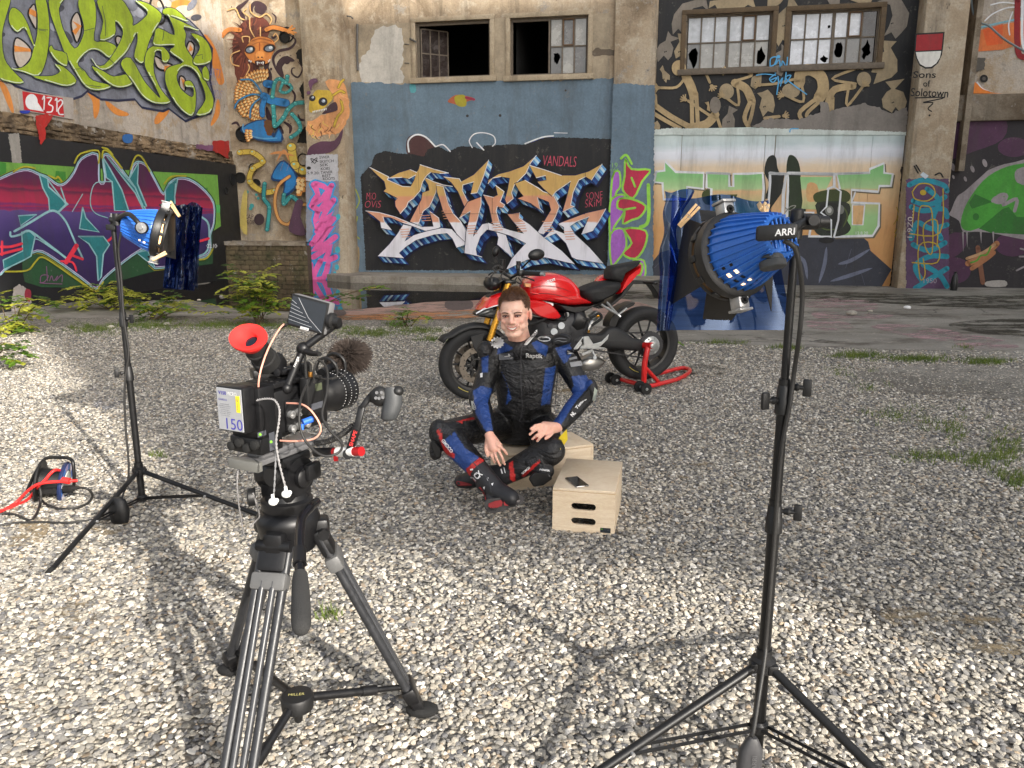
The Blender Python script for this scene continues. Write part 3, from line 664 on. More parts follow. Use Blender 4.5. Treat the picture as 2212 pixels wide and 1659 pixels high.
# ---- middle bay: blue wash, black field, angular letters ------------------------------------------
p = Paint(BW, .004, tr(1350, 0, .6933), FAC, 'blue_wash')
BLUEW = pm(98, 118, 134, .5, .2); 
p.mi(pm(158, 144, 122, .6, .3)); uz0, uz1 = U(772, 190), U(1320, 28)
for a, b_, c_, d_ in rect_cells(uz0[0], uz1[0], uz0[1], uz1[1], wins[:2]): p.mb.add([WP(a, c_, .0035), WP(b_, c_, .0035), WP(b_, d_, .0035), WP(a, d_, .0035)], [(0, 1, 2, 3)])
p.shape([(110, 470), (105, 330), (150, 280), (180, 170), (250, 150), (335, 160), (345, 300), (330, 390), (340, 470)], pm(190, 186, 178, .3, .2), 2, 7, 3); p.shape([(1410, 290), (1450, 275), (1545, 285), (1540, 312), (1430, 318)], pm(96, 84, 70, .5), 2, 6, 2)
p.shape([(60, 470), (200, 468), (330, 478), (420, 466), (560, 470), (700, 458), (860, 462), (1000, 455), (1180, 462), (1350, 452), (1480, 446), (1560, 444), (1560, 1560), (60, 1560)], BLUEW, 0, 5, 4)
p.shape([(595, 575), (640, 540), (700, 545), (745, 560), (700, 580), (670, 600), (630, 590)], pm(170, 90, 60), 4); p.shape([(635, 550), (690, 540), (700, 600), (650, 600)], pm(160, 150, 40), 4); p.stroke([(700, 555), (745, 565)], 14, pm(150, 40, 70))
p.shape([(380, 480), (410, 480), (415, 520), (385, 525)], pm(80, 150, 160), 3)
p.ell((707, 658), 8, 8, pm(50, 46, 44)); p.ell((893, 656), 8, 8, pm(50, 46, 44)); p.ell((1265, 514), 6, 6, pm(60, 56, 52))
p.done()
p = Paint(BW, .008, tr(1350, 0, .6933), FAC, 'letter_mural')
p.shape([(370, 880), (365, 790), (420, 762), (490, 790), (525, 840), (470, 890)], pm(74, 46, 46), 4)
p.shape([(1035, 818), (1130, 778), (1200, 772), (1180, 830)], pm(48, 56, 128), 0)
p.shape([(100, 1000), (165, 930), (180, 880), (240, 855), (310, 870), (400, 875), (460, 890), (480, 850), (540, 830), (600, 862), (660, 832), (730, 830), (790, 850), (800, 828), (960, 820), (1040, 820), (1150, 780), (1330, 782), (1525, 790), (1515, 1100), (1500, 1535), (130, 1535), (118, 1300)], BLACK, 0, 2.5, 2)
p.stroke([(375, 862), (372, 800), (415, 765), (470, 778), (525, 832)], 9, WHITE); p.stroke([(530, 832), (570, 822), (610, 860)], 7, WHITE)
p.stroke([(800, 852), (760, 810), (765, 815)], 7, WHITE); p.stroke([(735, 838), (718, 800), (745, 762), (800, 754), (855, 772), (866, 810), (850, 830)], 6, WHITE); p.stroke([(1035, 816), (1130, 780), (1195, 772)], 8, WHITE); p.stroke([(1200, 754), (1275, 756)], 4, WHITE, 0)
p.use(tr(1420, 560, .45208))
zz = lambda y: BW(*p.tf((1100, y))).z
FILL = zmat('gold_to_white_paint', [(zz(1150), S(222, 222, 234)), (zz(700), S(228, 226, 232)), (zz(690), S(214, 156, 126)), (zz(480), S(208, 146, 112)), (zz(460), S(204, 166, 98)), (zz(100), S(196, 160, 92))])
BL = [pm(24, 52, 120), pm(46, 96, 168), pm(106, 170, 224), pm(196, 222, 244), pm(30, 70, 146), pm(126, 186, 232)]
letters = [
 [(545, 300), (640, 345), (720, 372), (800, 385), (665, 375), (655, 440), (600, 560), (545, 600), (500, 720), (430, 690), (530, 500), (540, 440), (600, 420), (590, 372)],
 [(45, 598), (160, 612), (300, 650), (420, 700), (530, 738), (635, 735), (625, 690), (600, 600), (680, 660), (692, 735), (640, 772), (560, 770), (430, 722), (360, 700), (260, 655), (195, 650), (205, 690), (268, 765), (180, 748), (170, 690), (110, 640)],
 [(370, 720), (440, 735), (420, 790), (375, 870), (460, 812), (560, 780), (700, 750), (790, 760), (830, 800), (915, 780), (910, 890), (835, 915), (800, 840), (750, 790), (640, 800), (480, 850), (390, 910), (330, 965), (372, 1008), (150, 992), (250, 890), (320, 800)],
 [(78, 218), (245, 302), (232, 326), (365, 385), (435, 388), (468, 330), (480, 285), (420, 318), (360, 306), (245, 312), (330, 268), (430, 238), (487, 262), (505, 240), (518, 196), (640, 235), (765, 268), (690, 272), (610, 262), (575, 290), (540, 345), (520, 420), (460, 490), (415, 520), (400, 560), (345, 622), (305, 560), (300, 515), (322, 488), (250, 450), (200, 428), (222, 405), (208, 340), (150, 290)],
 [(660, 372), (720, 384), (735, 440), (765, 540), (805, 620), (870, 690), (915, 770), (910, 870), (840, 800), (770, 690), (720, 600), (690, 500), (665, 430)],
 [(725, 302), (860, 318), (875, 345), (985, 285), (1115, 155), (1075, 285), (1015, 440), (960, 448), (985, 345), (890, 372), (885, 420), (935, 520), (880, 640), (905, 560), (850, 430), (790, 350)],
 [(935, 520), (1048, 478), (1050, 540), (1020, 660), (985, 780), (975, 830), (1060, 715), (1110, 705), (1200, 738), (1180, 762), (1095, 762), (1040, 820), (1000, 930), (1010, 985), (1055, 1000), (905, 965), (920, 780), (945, 680), (955, 600), (860, 660), (900, 580)],
 [(1110, 360), (1115, 330), (1200, 280), (1300, 255), (1420, 210), (1530, 115), (1480, 180), (1440, 270), (1340, 370), (1315, 440), (1330, 490), (1275, 535), (1258, 500), (1285, 400), (1300, 312), (1220, 300), (1150, 312)],
 [(1070, 460), (1155, 480), (1195, 460), (1175, 375), (1250, 430), (1215, 520), (1255, 545), (1240, 570), (1190, 560), (1180, 600), (1215, 720), (1250, 770), (1320, 1000), (1190, 890), (1200, 830), (1150, 700), (1120, 560)],
 [(1345, 360), (1430, 330), (1550, 400), (1590, 430), (1680, 460), (1730, 560), (1700, 640), (1650, 740), (1590, 800), (1540, 790), (1600, 690), (1660, 590), (1640, 520), (1540, 480), (1565, 590), (1480, 530), (1370, 490), (1420, 470), (1380, 420)],
 [(1110, 705), (1300, 770), (1425, 800), (1330, 690), (1280, 628), (1385, 615), (1380, 660), (1470, 720), (1590, 830), (1750, 950), (1860, 1060), (1600, 1000), (1450, 1020), (1270, 1105), (1320, 1010), (1440, 880), (1300, 812), (1200, 782), (1115, 762)],
 [(1470, 200), (1600, 240), (1750, 290), (1870, 290), (1990, 255), (2103, 190), (2010, 330), (1960, 300), (1900, 330), (1850, 440), (1830, 550), (1860, 560), (1760, 605), (1800, 470), (1830, 340), (1700, 430), (1670, 470), (1590, 400), (1540, 345), (1620, 330), (1610, 290), (1530, 310)],
 [(1720, 712), (1800, 680), (1960, 620), (2135, 580), (2080, 680), (2020, 770), (1925, 800), (1990, 650), (1880, 690), (1820, 730), (1860, 800), (1990, 920), (2110, 1055), (1880, 1020), (1840, 1000), (1790, 880), (1700, 790), (1600, 832), (1670, 760), (1775, 800), (1770, 740)]]
rd = random.Random(3); EX = Vector((52, 58))
def area(q): return sum(q[i][0] * q[(i + 1) % len(q)][1] - q[(i + 1) % len(q)][0] * q[i][1] for i in range(len(q)))
for q in letters:
    p.shape([(x + EX.x * 1.06, y + EX.y * 1.06) for x, y in q], NAVY); p.ring([(x + EX.x, y + EX.y) for x, y in q], 14, NAVY); p.ring(q, 16, NAVY)
for q in letters:
    n = len(q); sg = 1 if area(q) > 0 else -1
    for i in range(n):
        a = Vector(q[i]); b = Vector(q[(i + 1) % n]); d = b - a; nn = Vector((d.y, -d.x)) * sg
        if nn.dot(EX) <= 0 or d.length < 14: continue
        m = max(2, int(d.length / 20)); t = 0; base = rd.choice([0, 1, 2, 4])
        for j in range(m):
            t0, t1 = j / m, (j + 1) / m; c = BL[(base + (0, 1, 0, 2, 1, 3, 2, 5)[j % 8]) % 6]; k = .95 - .35 * (1 - abs(d.x) / d.length)
            p.shape([a + d * t0, a + d * t1, a + d * t1 + EX * k, a + d * t0 + EX * k], c)
        p.stroke([a + EX * k, b + EX * k], 6, NAVY, 0)
        p.stroke([a, a + EX * k], 5, NAVY, 0)
for q in letters:
    p.ring(q, 13, NAVY); p.shape(q, FILL)
    c = Vector((sum(x for x, y in q), sum(y for x, y in q))) / len(q); n = len(q); sg = 1 if area(q) > 0 else -1
    for i in range(n):
        a = Vector(q[i]); b = Vector(q[(i + 1) % n]); d = b - a; nn = Vector((d.y, -d.x)) * sg
        if nn.x > 0 and d.length > 20: p.stroke([a, b], 6, WHITE, 0)
SAL = pm(212, 150, 118)
for x, y, n in [(745, 600, 4), (560, 640, 3), (960, 730, 4), (1180, 700, 4), (1390, 710, 4), (1620, 690, 5), (380, 760, 4), (1810, 780, 4)]:
    for j in range(n): p.stroke([(x - 38 + j * 6, y + j * 22), (x + 38 + j * 6, y + j * 22 - 4)], 6, SAL, 0)
PK = pm(206, 78, 104)
p.text('VANDALS', (1735, 165), 90, PK, 290, -.012, .15, 2); p.text('MiO', (92, 470), 60, PK, 82, -.02, .1); p.text('OViS', (108, 540), 60, PK, 140, -.02, .2); p.text('SONE', (2035, 465), 62, PK, 150, -.02, .2, -6); p.text('SKiM', (2025, 530), 62, PK, 150, -.02, .2, -6)
LINE = pm(14, 14, 16); p.stroke([(1143, 0), (1147, 620)], 3, LINE, 0); p.stroke([(1290, 20), (1290, 200)], 2, LINE, 0); p.stroke([(1960, 0), (1955, 620)], 3, LINE, 0); p.stroke([(515, 622), (1955, 626)], 3, LINE, 0); p.stroke([(497, 120), (515, 622)], 2, LINE, 0)
p.done()
# ---- pillar between the bays ---------------------------------------------------------------------
p = Paint(BW, .144, tr(1350, 0, .6933), FAC, 'pillar_tag')
p.shape([(1534, 480), (1600, 474), (1680, 480), (1772, 486), (1760, 1600), (1500, 1600)], BLUEW, 0, 4, 7)
GR = pm(150, 214, 78); RD = pm(190, 40, 76); PU = pm(168, 100, 194)
for q in [[(1530, 1010), (1570, 975), (1575, 1060), (1550, 1100), (1560, 1200), (1520, 1280)], [(1540, 1120), (1600, 1110), (1600, 1200), (1540, 1290), (1520, 1380), (1515, 1180)], [(1520, 1330), (1590, 1300), (1610, 1400), (1560, 1480), (1525, 1500)], [(1640, 1490), (1710, 1480), (1712, 1580), (1640, 1580)]]:
    p.ring(p.shape(q, PU, 3), 11, GR)
for q in [[(1605, 905), (1640, 960), (1745, 965), (1700, 1030), (1650, 1125), (1590, 1080), (1600, 1000)], [(1570, 1130), (1640, 1130), (1720, 1170), (1690, 1230), (1640, 1250), (1590, 1270), (1600, 1200), (1560, 1180)], [(1600, 1300), (1720, 1310), (1715, 1400), (1660, 1470), (1590, 1440), (1640, 1380)], [(1650, 1500), (1700, 1500), (1690, 1560), (1650, 1560)]]:
    p.ring(p.shape(q, RD, 3), 12, GR)
p.stroke([(1640, 1010), (1660, 1060)], 12, GR); p.stroke([(1600, 1190), (1660, 1180)], 12, GR); p.stroke([(1580, 900), (1610, 880), (1640, 930)], 14, GR); p.stroke([(1735, 1050), (1735, 1250), (1690, 1290)], 20, GR)
p.text('19', (1545, 938), 26, GR, 30, -.02); p.text('okt', (1545, 962), 20, GR, 44, -.02); p.done()
# ---- fish and dancing figures round the right-hand windows ------------------------------------------
m_ = MB(); uA, zA = U(1413, 283); uB, _ = U(1975, 0)
ub2 = U(1958, 283)[0]
for a, b_, c_, d_ in rect_cells(uA, ub2, zA, 11.5, wins[2:]): m_.add([WP(a, c_, .006), WP(b_, c_, .006), WP(b_, d_, .006), WP(a, d_, .006)], [(0, 1, 2, 3)])
m_.obj('black_field', BLACK, FAC, 0, False)
p = Paint(BW, .008, tr(2560, 0, .47016), FAC, 'fish_mural'); TAN = pm(156, 140, 112, .4, .3); GRY = pm(126, 118, 108, .3, .2); TAN2 = pm(172, 150, 112, .3, .3)
for i, q in enumerate([[(180, 200), (200, 120), (270, 30), (380, 0), (470, 0), (490, 95), (440, 50), (360, 70), (310, 130), (300, 240), (310, 285), (270, 280), (235, 240), (190, 290)], [(490, 70), (500, 10), (640, -10), (860, -10), (885, 70), (820, 40), (740, 90), (570, 90), (545, 40)], [(1030, 230), (1060, 130), (1150, 50), (1160, -10), (1200, -10), (1250, 70), (1190, 80), (1170, 200), (1165, 380), (1110, 330), (1075, 390), (1030, 300)],
  [(150, 260), (180, 300), (250, 320), (170, 350), (195, 400), (180, 470), (150, 505), (115, 465), (65, 520), (40, 440), (80, 370), (130, 340)], [(230, 280), (305, 285), (270, 350), (305, 420), (300, 490), (260, 465), (215, 490), (200, 430), (245, 350)], [(80, 580), (105, 545), (120, 590), (165, 630), (165, 670), (140, 665), (135, 695), (105, 660), (100, 610)],
  [(1900, 10), (2000, -10), (2100, -10), (2170, 110), (2150, 220), (2100, 280), (2055, 325), (2020, 270), (1955, 305), (2000, 220), (2030, 130), (2010, 40)], [(1925, 300), (1960, 340), (2065, 345), (2015, 400), (2070, 500), (2070, 600), (2020, 650), (1870, 705), (1900, 610), (1850, 605), (1900, 490), (1960, 430), (1950, 370)], [(1970, 685), (2130, 660), (2050, 745), (2120, 770), (2150, 850), (2130, 920), (2095, 945), (2055, 895), (2025, 945), (1950, 900), (1940, 830), (1980, 770), (2020, 745)],
  [(1005, 590), (1010, 500), (1060, 440), (1100, 420), (1100, 370), (1160, 410), (1150, 540), (1100, 640), (1060, 620)], [(840, 720), (850, 650), (900, 620), (915, 560), (975, 600), (935, 620), (930, 700), (880, 750)], [(895, 780), (940, 770), (985, 750), (1030, 800), (1045, 880), (1030, 945), (985, 930), (945, 978), (915, 900), (935, 820)], [(660, 885), (735, 920), (690, 950), (710, 1000), (705, 1075), (600, 1075), (605, 1000), (650, 950)], [(20, 1040), (60, 1010), (85, 1050), (80, 1085), (20, 1085)], [(980, 60), (985, -10), (1120, -10), (1090, 30), (1040, 60)], [(1480, -10), (1590, -10), (1585, 40), (1550, 48), (1500, 30)], [(1650, -10), (1860, -10), (1850, 20), (1760, 30)]]):
    p.shape(q, TAN if i % 3 else GRY); cx = sum(a for a, b in q) / len(q); cy = sum(b for a, b in q) / len(q)
    p.ell((cx - 20, cy + 40), 5, 6, LINE); p.ell((cx - 8, cy + 36), 5, 6, LINE)
def hand(x, y, ang, r=42):
    p.ell((x, y), r * .38, r * .34, TAN2)
    for k in range(5): a = R(ang - 56 + 28 * k); p.stroke([(x, y), (x + r * math.cos(a), y + r * math.sin(a))], 11, TAN2, 0)
for pts, w in [([(300, 640), (340, 720), (365, 800)], 75), ([(345, 780), (350, 900), (352, 1065)], 34), ([(385, 780), (392, 900), (400, 1065)], 34), ([(310, 630), (440, 592), (500, 690)], 22), ([(290, 655), (220, 730), (90, 735)], 22), ([(710, 695), (800, 740), (850, 840)], 70), ([(850, 830), (790, 980), (830, 1070)], 36), ([(870, 850), (850, 960), (825, 1040)], 30), ([(700, 680), (850, 632), (790, 600), (650, 595)], 22), ([(730, 720), (740, 880), (640, 820)], 22), ([(545, 960), (470, 1040), (330, 1070)], 72), ([(510, 975), (400, 900), (320, 845)], 24), ([(560, 980), (590, 1070)], 26), ([(50, 890), (180, 980), (330, 1062)], 46), ([(30, 950), (130, 1010), (250, 1075)], 34), ([(40, 800), (45, 900)], 34),
    ([(1250, 690), (1262, 610), (1340, 585), (1430, 640), (1450, 740), (1415, 820)], 95), ([(1430, 800), (1260, 930), (1268, 1000)], 34), ([(1455, 820), (1330, 930), (1310, 970)], 30), ([(1262, 680), (1282, 850), (1140, 800)], 22), ([(1700, 720), (1545, 750), (1495, 850), (1490, 950)], 58), ([(1530, 820), (1525, 930)], 30), ([(1720, 700), (1525, 660), (1720, 575)], 22), ([(1660, 740), (1650, 885), (1780, 725)], 22), ([(1220, 660), (1050, 700), (930, 710)], 22), ([(960, 990), (1080, 975)], 26)]:
    p.stroke(pts, w, TAN2)
for c, rx, ry, m in [((240, 570), 60, 66, TAN2), ((640, 765), 62, 66, TAN), ((545, 880), 46, 70, GRY), ((1180, 760), 76, 62, TAN), ((1790, 665), 60, 64, TAN)]: p.ell(c, rx, ry, m)
p.shape([(490, 850), (457, 858), (480, 885), (475, 920), (505, 935)], TAN2)
for x, y, a in [(515, 720, 60), (70, 735, 180), (640, 595, 190), (610, 800, 200), (295, 835, 215), (1110, 800, 190), (1740, 570, -40), (1790, 715, -50), (915, 712, 200), (1120, 970, -10)]: hand(x, y, a)
p.shape([(850, 1060), (1000, 990), (1250, 1000), (1420, 940), (1420, 850), (1480, 850), (1500, 930), (1780, 860), (1920, 900), (2000, 950), (2155, 900), (2150, 1115), (980, 1115), (975, 1070)], pm(128, 122, 116, .2), 0, 9, 3)
p.shape([(-4, 1090), (200, 1070), (280, 1075), (980, 1075), (1060, 1075), (2145, 1105), (2145, 1130), (-4, 1130)], pm(196, 206, 202), 0, 4, 5)
CY_ = pm(84, 164, 214)
for q in [[(1005, 560), (1010, 490), (1060, 480), (1040, 540), (1010, 560), (1050, 610)], [(1050, 540), (1080, 500), (1090, 560)], [(1100, 560), (1110, 510), (1140, 560), (1150, 480)], [(890, 630), (960, 620), (1050, 630)], [(1050, 620), (1000, 660), (1030, 690), (1060, 650), (1010, 670)], [(1070, 640), (1080, 690), (1110, 650), (1090, 720)], [(1140, 600), (1130, 700), (1180, 630), (1140, 660), (1310, 790)], [(1075, 690), (1060, 790)], [(1170, 1105), (1180, 1080), (1240, 1078)]]: p.stroke(q, 10, CY_)
p.ell((1075, 475), 16, 14, CY_); p.done()
# ---- pale boards with lettering and masked figures ----------------------------------------------------
F_ = tr(2350, 0, .7536)
zb = lambda y: BW(*F_((900, y)), .045).z
SKYP = zmat('sky_gradient_paint', [(zb(1500), S(204, 148, 92)), (zb(1200), S(212, 160, 104)), (zb(960), S(226, 194, 150)), (zb(870), S(220, 200, 172)), (zb(820), S(216, 218, 224)), (zb(790), S(222, 226, 234)), (zb(750), S(190, 204, 206)), (zb(660), S(192, 206, 200))], .1)
for o in FAC.children:
    if o.name.startswith('board'): o.data.materials[0] = SKYP
p = Paint(BW, .042, F_, FAC, 'board_lettering'); LG = zmat('green_to_tan_paint', [(zb(1240), S(150, 196, 128)), (zb(1130), S(158, 200, 138)), (zb(1000), S(220, 184, 138)), (zb(985), S(176, 206, 150)), (zb(920), S(138, 196, 128)), (zb(840), S(126, 190, 122))])
DK = pm(30, 34, 30); OL = pm(64, 74, 34); SH_ = pm(112, 104, 84)
p.shape([(560, 1060), (548, 1020), (570, 990), (640, 972), (700, 985), (742, 1020), (735, 1050), (600, 1070)], OL, 3); p.shape([(600, 1030), (735, 1030), (730, 1250), (600, 1250)], DK)
p.shape([(875, 900), (890, 830), (920, 810), (938, 830), (945, 880), (975, 950), (960, 1000), (880, 1040), (900, 960)], DK, 3); p.shape([(990, 890), (1000, 820), (1020, 810), (1045, 830), (1062, 880), (1070, 1000), (1090, 1060), (1080, 1170), (990, 1170), (1000, 1000)], pm(36, 48, 30), 3)
p.shape([(255, 1440), (330, 1320), (480, 1300), (700, 1340), (1000, 1230), (1200, 1240), (1390, 1240), (1430, 1310), (1490, 1495), (255, 1485)], pm(56, 58, 68), 2)
for q in [[(1200, 1290), (1190, 1380), (1160, 1480)], [(1260, 1380), (1330, 1360), (1430, 1300)], [(1220, 1470), (1320, 1440), (1440, 1400)], [(1010, 1330), (1080, 1360), (1100, 1460)], [(300, 1400), (360, 1340)], [(1330, 1300), (1300, 1400)], [(1380, 1420), (1400, 1490)]]: p.stroke(q, 20, pm(106, 112, 132), 4, 1)
p.stroke([(1345, 1260), (1350, 1480)], 14, pm(34, 34, 40), 4, 1)
def bl(q):
    p.ring([(x + 8, y + 8) for x, y in q], 14, SH_); p.ring(q, 17, WHITE); p.shape(q, LG); p.ring(q, 9, WHITE)
for q in [[(300, 950), (312, 898), (355, 893), (357, 845), (412, 900), (558, 905), (556, 985), (470, 975), (470, 1040), (350, 1040), (345, 955)], [(575, 905), (690, 910), (690, 975), (715, 975), (715, 910), (785, 910), (865, 905), (870, 985), (850, 1240), (780, 1240), (600, 1240), (600, 985), (575, 980)]]: bl(q)
p.shape([(598, 1020), (735, 1015), (725, 1040), (600, 1050)], OL)
bl([(1255, 910), (1425, 905), (1427, 885), (1500, 855), (1500, 905), (1545, 910), (1535, 970), (1475, 970), (1470, 1000), (1330, 990), (1330, 1060), (1475, 1065), (1470, 1180), (1440, 1230), (1240, 1235), (1260, 1150), (1275, 1000)])
R_ = [(1000, 905), (1245, 910), (1240, 975), (1210, 985), (1200, 1080), (1170, 1110), (1225, 1150), (1225, 1235), (1110, 1235), (1130, 1110), (1050, 1110), (1045, 1235), (990, 1160), (1000, 1000)]
I_ = [(905, 905), (990, 910), (975, 1010), (970, 1160), (890, 1160), (905, 1000)]
p.ring(R_, 17, WHITE); p.ring(I_, 17, WHITE); p.shape([(1060, 925), (1230, 925), (1200, 985), (1195, 1070), (1150, 1095), (1070, 1090)], LG); p.shape([(1005, 920), (1062, 920), (1075, 1050), (1060, 1160), (1000, 1160)], pm(42, 56, 34)); p.shape([(915, 915), (980, 915), (965, 1010), (900, 1100)], DK)
p.shape([(1100, 960), (1150, 965), (1155, 1040), (1100, 1050)], pm(216, 170, 116), 3)
p.shape([(1130, 1030), (1150, 1005), (1220, 990), (1290, 992), (1325, 1020), (1300, 1060), (1160, 1062)], OL, 3); p.shape([(1150, 1058), (1300, 1055), (1326, 1100), (1308, 1150), (1328, 1190), (1296, 1226), (1210, 1238), (1152, 1222), (1132, 1180), (1152, 1120)], pm(44, 50, 40), 3); p.shape([(1170, 1068), (1250, 1064), (1285, 1120), (1270, 1200), (1200, 1215), (1165, 1150)], pm(34, 36, 34), 3); p.stroke([(1290, 1080), (1310, 1130), (1285, 1190)], 10, pm(84, 96, 48), 4, 1); p.stroke([(1160, 1180), (1200, 1200), (1260, 1196)], 8, pm(80, 92, 48), 4, 1)
p.ell((1215, 1100), 22, 26, pm(120, 122, 116)); p.ell((1275, 1095), 18, 24, pm(120, 122, 116)); p.ell((1215, 1098), 12, 15, pm(190, 190, 186)); p.ring(R_, 9, WHITE); p.ring([(1255, 910), (1240, 975), (1275, 1000), (1262, 1090), (1260, 1150), (1240, 1235), (1300, 1232)][:6], 9, WHITE) if False else p.stroke([(1240, 912), (1238, 975), (1275, 1000), (1262, 1150), (1240, 1235)], 10, WHITE, 0); p.ell((1200, 1255), 40, 16, pm(28, 28, 30)); p.stroke([(985, 1110), (1010, 1080), (1040, 1075), (1010, 1100), (985, 1085)], 5, pm(150, 150, 140))
p.stroke([(1350, 1005), (1330, 1060)], 8, WHITE); p.shape([(1335, 1070), (1400, 1070), (1390, 1175), (1335, 1175)], pm(218, 176, 124)); p.ring([(1335, 1070), (1400, 1070), (1390, 1175), (1335, 1175)], 8, WHITE); p.text('12.8.20', (1385, 1218), 16, WHITE, 64)
p.shape([(1590, 870), (1616, 880), (1612, 1490), (1530, 1495), (1560, 1300), (1582, 1100)], pm(40, 32, 22, .3), 0, 4, 9)
YL = pm(176, 150, 44)
for i in range(16): x = 1560 + random.Random(i).uniform(0, 40); y = 1060 + i * 22; p.stroke([(x, y), (x + 12, y + 40), (x - 14, y + 90)], 4, YL)
p.done()
# ---- right pillar: shield, lettering, turquoise tag -------------------------------------------------
H_ = tr(3400, 0, .7831)
p = Paint(BW, .553, H_, FAC, 'pillar_crest'); 
p.shape([(262, 168), (408, 160), (402, 225), (395, 275), (375, 318), (345, 344), (312, 346), (282, 330), (262, 290), (255, 250)], LINE); p.shape([(268, 176), (400, 168), (392, 250), (262, 256)], pm(150, 30, 38)); p.shape([(263, 262), (391, 256), (384, 290), (366, 318), (340, 336), (312, 337), (285, 322), (270, 292)], pm(214, 212, 206))
p.cut('pillar_lettering'); p.text('Sons', (306, 375), 34, LINE, 116, .012, .1); p.text('of', (318, 420), 32, LINE, 36, .012); p.text('Solotown', (332, 466), 42, LINE, 190, .012, .1, 2)
p.stroke([(262, 492), (410, 490), (300, 515), (350, 516), (325, 545), (342, 560)], 6, LINE); p.ell((332, 580), 5, 5, LINE)
p.cut('pillar_tag'); p.shape([(214, 900), (430, 900), (430, 1470), (214, 1470)], pm(84, 58, 88), 0, 3, 2); TQ = pm(30, 132, 152)
rd = random.Random(8)
for q in [[(230, 930), (300, 905), (400, 930), (420, 960)], [(410, 990), (330, 1030), (250, 1010)], [(240, 1040), (300, 1060), (400, 1050), (420, 1090)], [(420, 1130), (340, 1150), (270, 1120), (240, 1200)], [(250, 1230), (330, 1260), (410, 1220)], [(420, 1290), (330, 1290), (260, 1340), (300, 1420)], [(300, 1330), (380, 1380), (420, 1440)], [(260, 1450), (340, 1400), (420, 1350)], [(320, 950), (380, 1010), (350, 1100), (390, 1200)]]: p.stroke(q, 26, TQ)
for q in [[(245, 965), (280, 925), (340, 930), (360, 975), (320, 1010), (260, 1000), (245, 965)], [(400, 950), (385, 1170), (230, 1175)], [(270, 1230), (280, 1060), (310, 1035), (345, 1070), (345, 1270), (310, 1240), (305, 1130), (370, 1110), (370, 1240)], [(245, 1320), (370, 1320), (372, 1230), (280, 1235), (285, 1400), (310, 1380), (300, 1300)], [(255, 1030), (245, 1140)]]: p.stroke(q, 6, YL)
p.ell((300, 968), 16, 14, YL); p.text('1.9Z0\u2026', (235, 1120), 26, pm(190, 180, 176), 150, 0, 0, -88); p.text('1950', (335, 1412), 24, pm(150, 140, 150), 66)
for q in [[(255, 835), (275, 870)], [(265, 830), (285, 862)], [(360, 880), (385, 870), (400, 890)]]: p.stroke(q, 7, LINE)
p.shape([(284, 880), (300, 864), (328, 884), (312, 900)], pm(196, 206, 216)); p.done()
# ---- far right bay ---------------------------------------------------------------------------------
p = Paint(BW, .006, H_, FAC, 'purple_mural'); PU2 = pm(78, 44, 72, .3); GN = pm(70, 152, 52); GN2 = pm(46, 112, 40); GYP = pm(150, 142, 144)
p.shape([(400, 612), (560, 600), (700, 604), (1500, 590), (1500, 1470), (400, 1470)], pm(40, 36, 40, .3), 0, 3, 3)
p.shape([(400, 640), (640, 605), (720, 610), (700, 700), (560, 760), (400, 800)], PU2, 3); p.ell((755, 740), 80, 50, PU2); p.ell((460, 1360), 80, 66, PU2); p.ell((750, 1230), 90, 60, PU2); p.shape([(430, 1180), (520, 1180), (500, 1260), (420, 1300)], PU2, 3)
p.shape([(440, 1060), (470, 990), (510, 960), (600, 880), (640, 850), (760, 815), (1000, 800), (1000, 1200), (640, 1170), (560, 1165), (500, 1165), (480, 1110), (430, 1080)], GYP, 3)
p.shape([(490, 1110), (520, 1020), (600, 910), (690, 850), (800, 822), (1000, 815), (1000, 1160), (640, 1140), (540, 1160), (500, 1150)], GN, 3); p.shape([(530, 1020), (560, 975), (650, 1015), (545, 1050)], GN2); p.shape([(580, 1150), (700, 1050), (730, 1040), (770, 1090), (1000, 1100), (1000, 1190), (640, 1170)], GN2); p.stroke([(650, 1010), (690, 980), (720, 985), (700, 1030), (770, 1000), (760, 1060)], 18, GYP); p.ell((680, 1005), 34, 22, GYP); p.ell((565, 1090), 16, 18, GN2)
p.shape([(760, 880), (800, 840), (1000, 830), (1000, 920), (800, 930)], GYP, 3)
for x, y, r in [(450, 840, 14), (610, 820, 14), (548, 850, 12), (512, 900, 9), (452, 890, 7)]: p.ell((x, y), r * .8, r * 1.5, GYP, -20)
for x, l in [(520, 80), (500, 100), (590, 60), (652, 70)]: p.stroke([(x, 1165), (x + 2, 1165 + l)], 10, GYP, 0, 2)
SAU = pm(168, 112, 74)
p.stroke([(575, 1245), (600, 1420)], 24, pm(128, 84, 62)); p.stroke([(525, 1325), (600, 1290), (670, 1225)], 30, SAU); p.stroke([(520, 1300), (600, 1270), (660, 1230)], 14, pm(190, 150, 110)); p.stroke([(545, 1350), (620, 1300), (655, 1270)], 22, SAU); p.stroke([(540, 1320), (570, 1310), (590, 1285), (620, 1280), (640, 1240)], 9, pm(90, 150, 50))
for q in [[(790, 1250), (830, 1260)], [(785, 1290), (830, 1290)], [(770, 1360), (830, 1330)]]: p.stroke(q, 9, GYP)
p.shape([(620, 1415), (710, 1410), (715, 1440), (620, 1440)], pm(170, 164, 158), 3); p.done()
p = Paint(BW, -.89, H_, FAC, 'orange_paint'); ORA = pm(218, 118, 60)
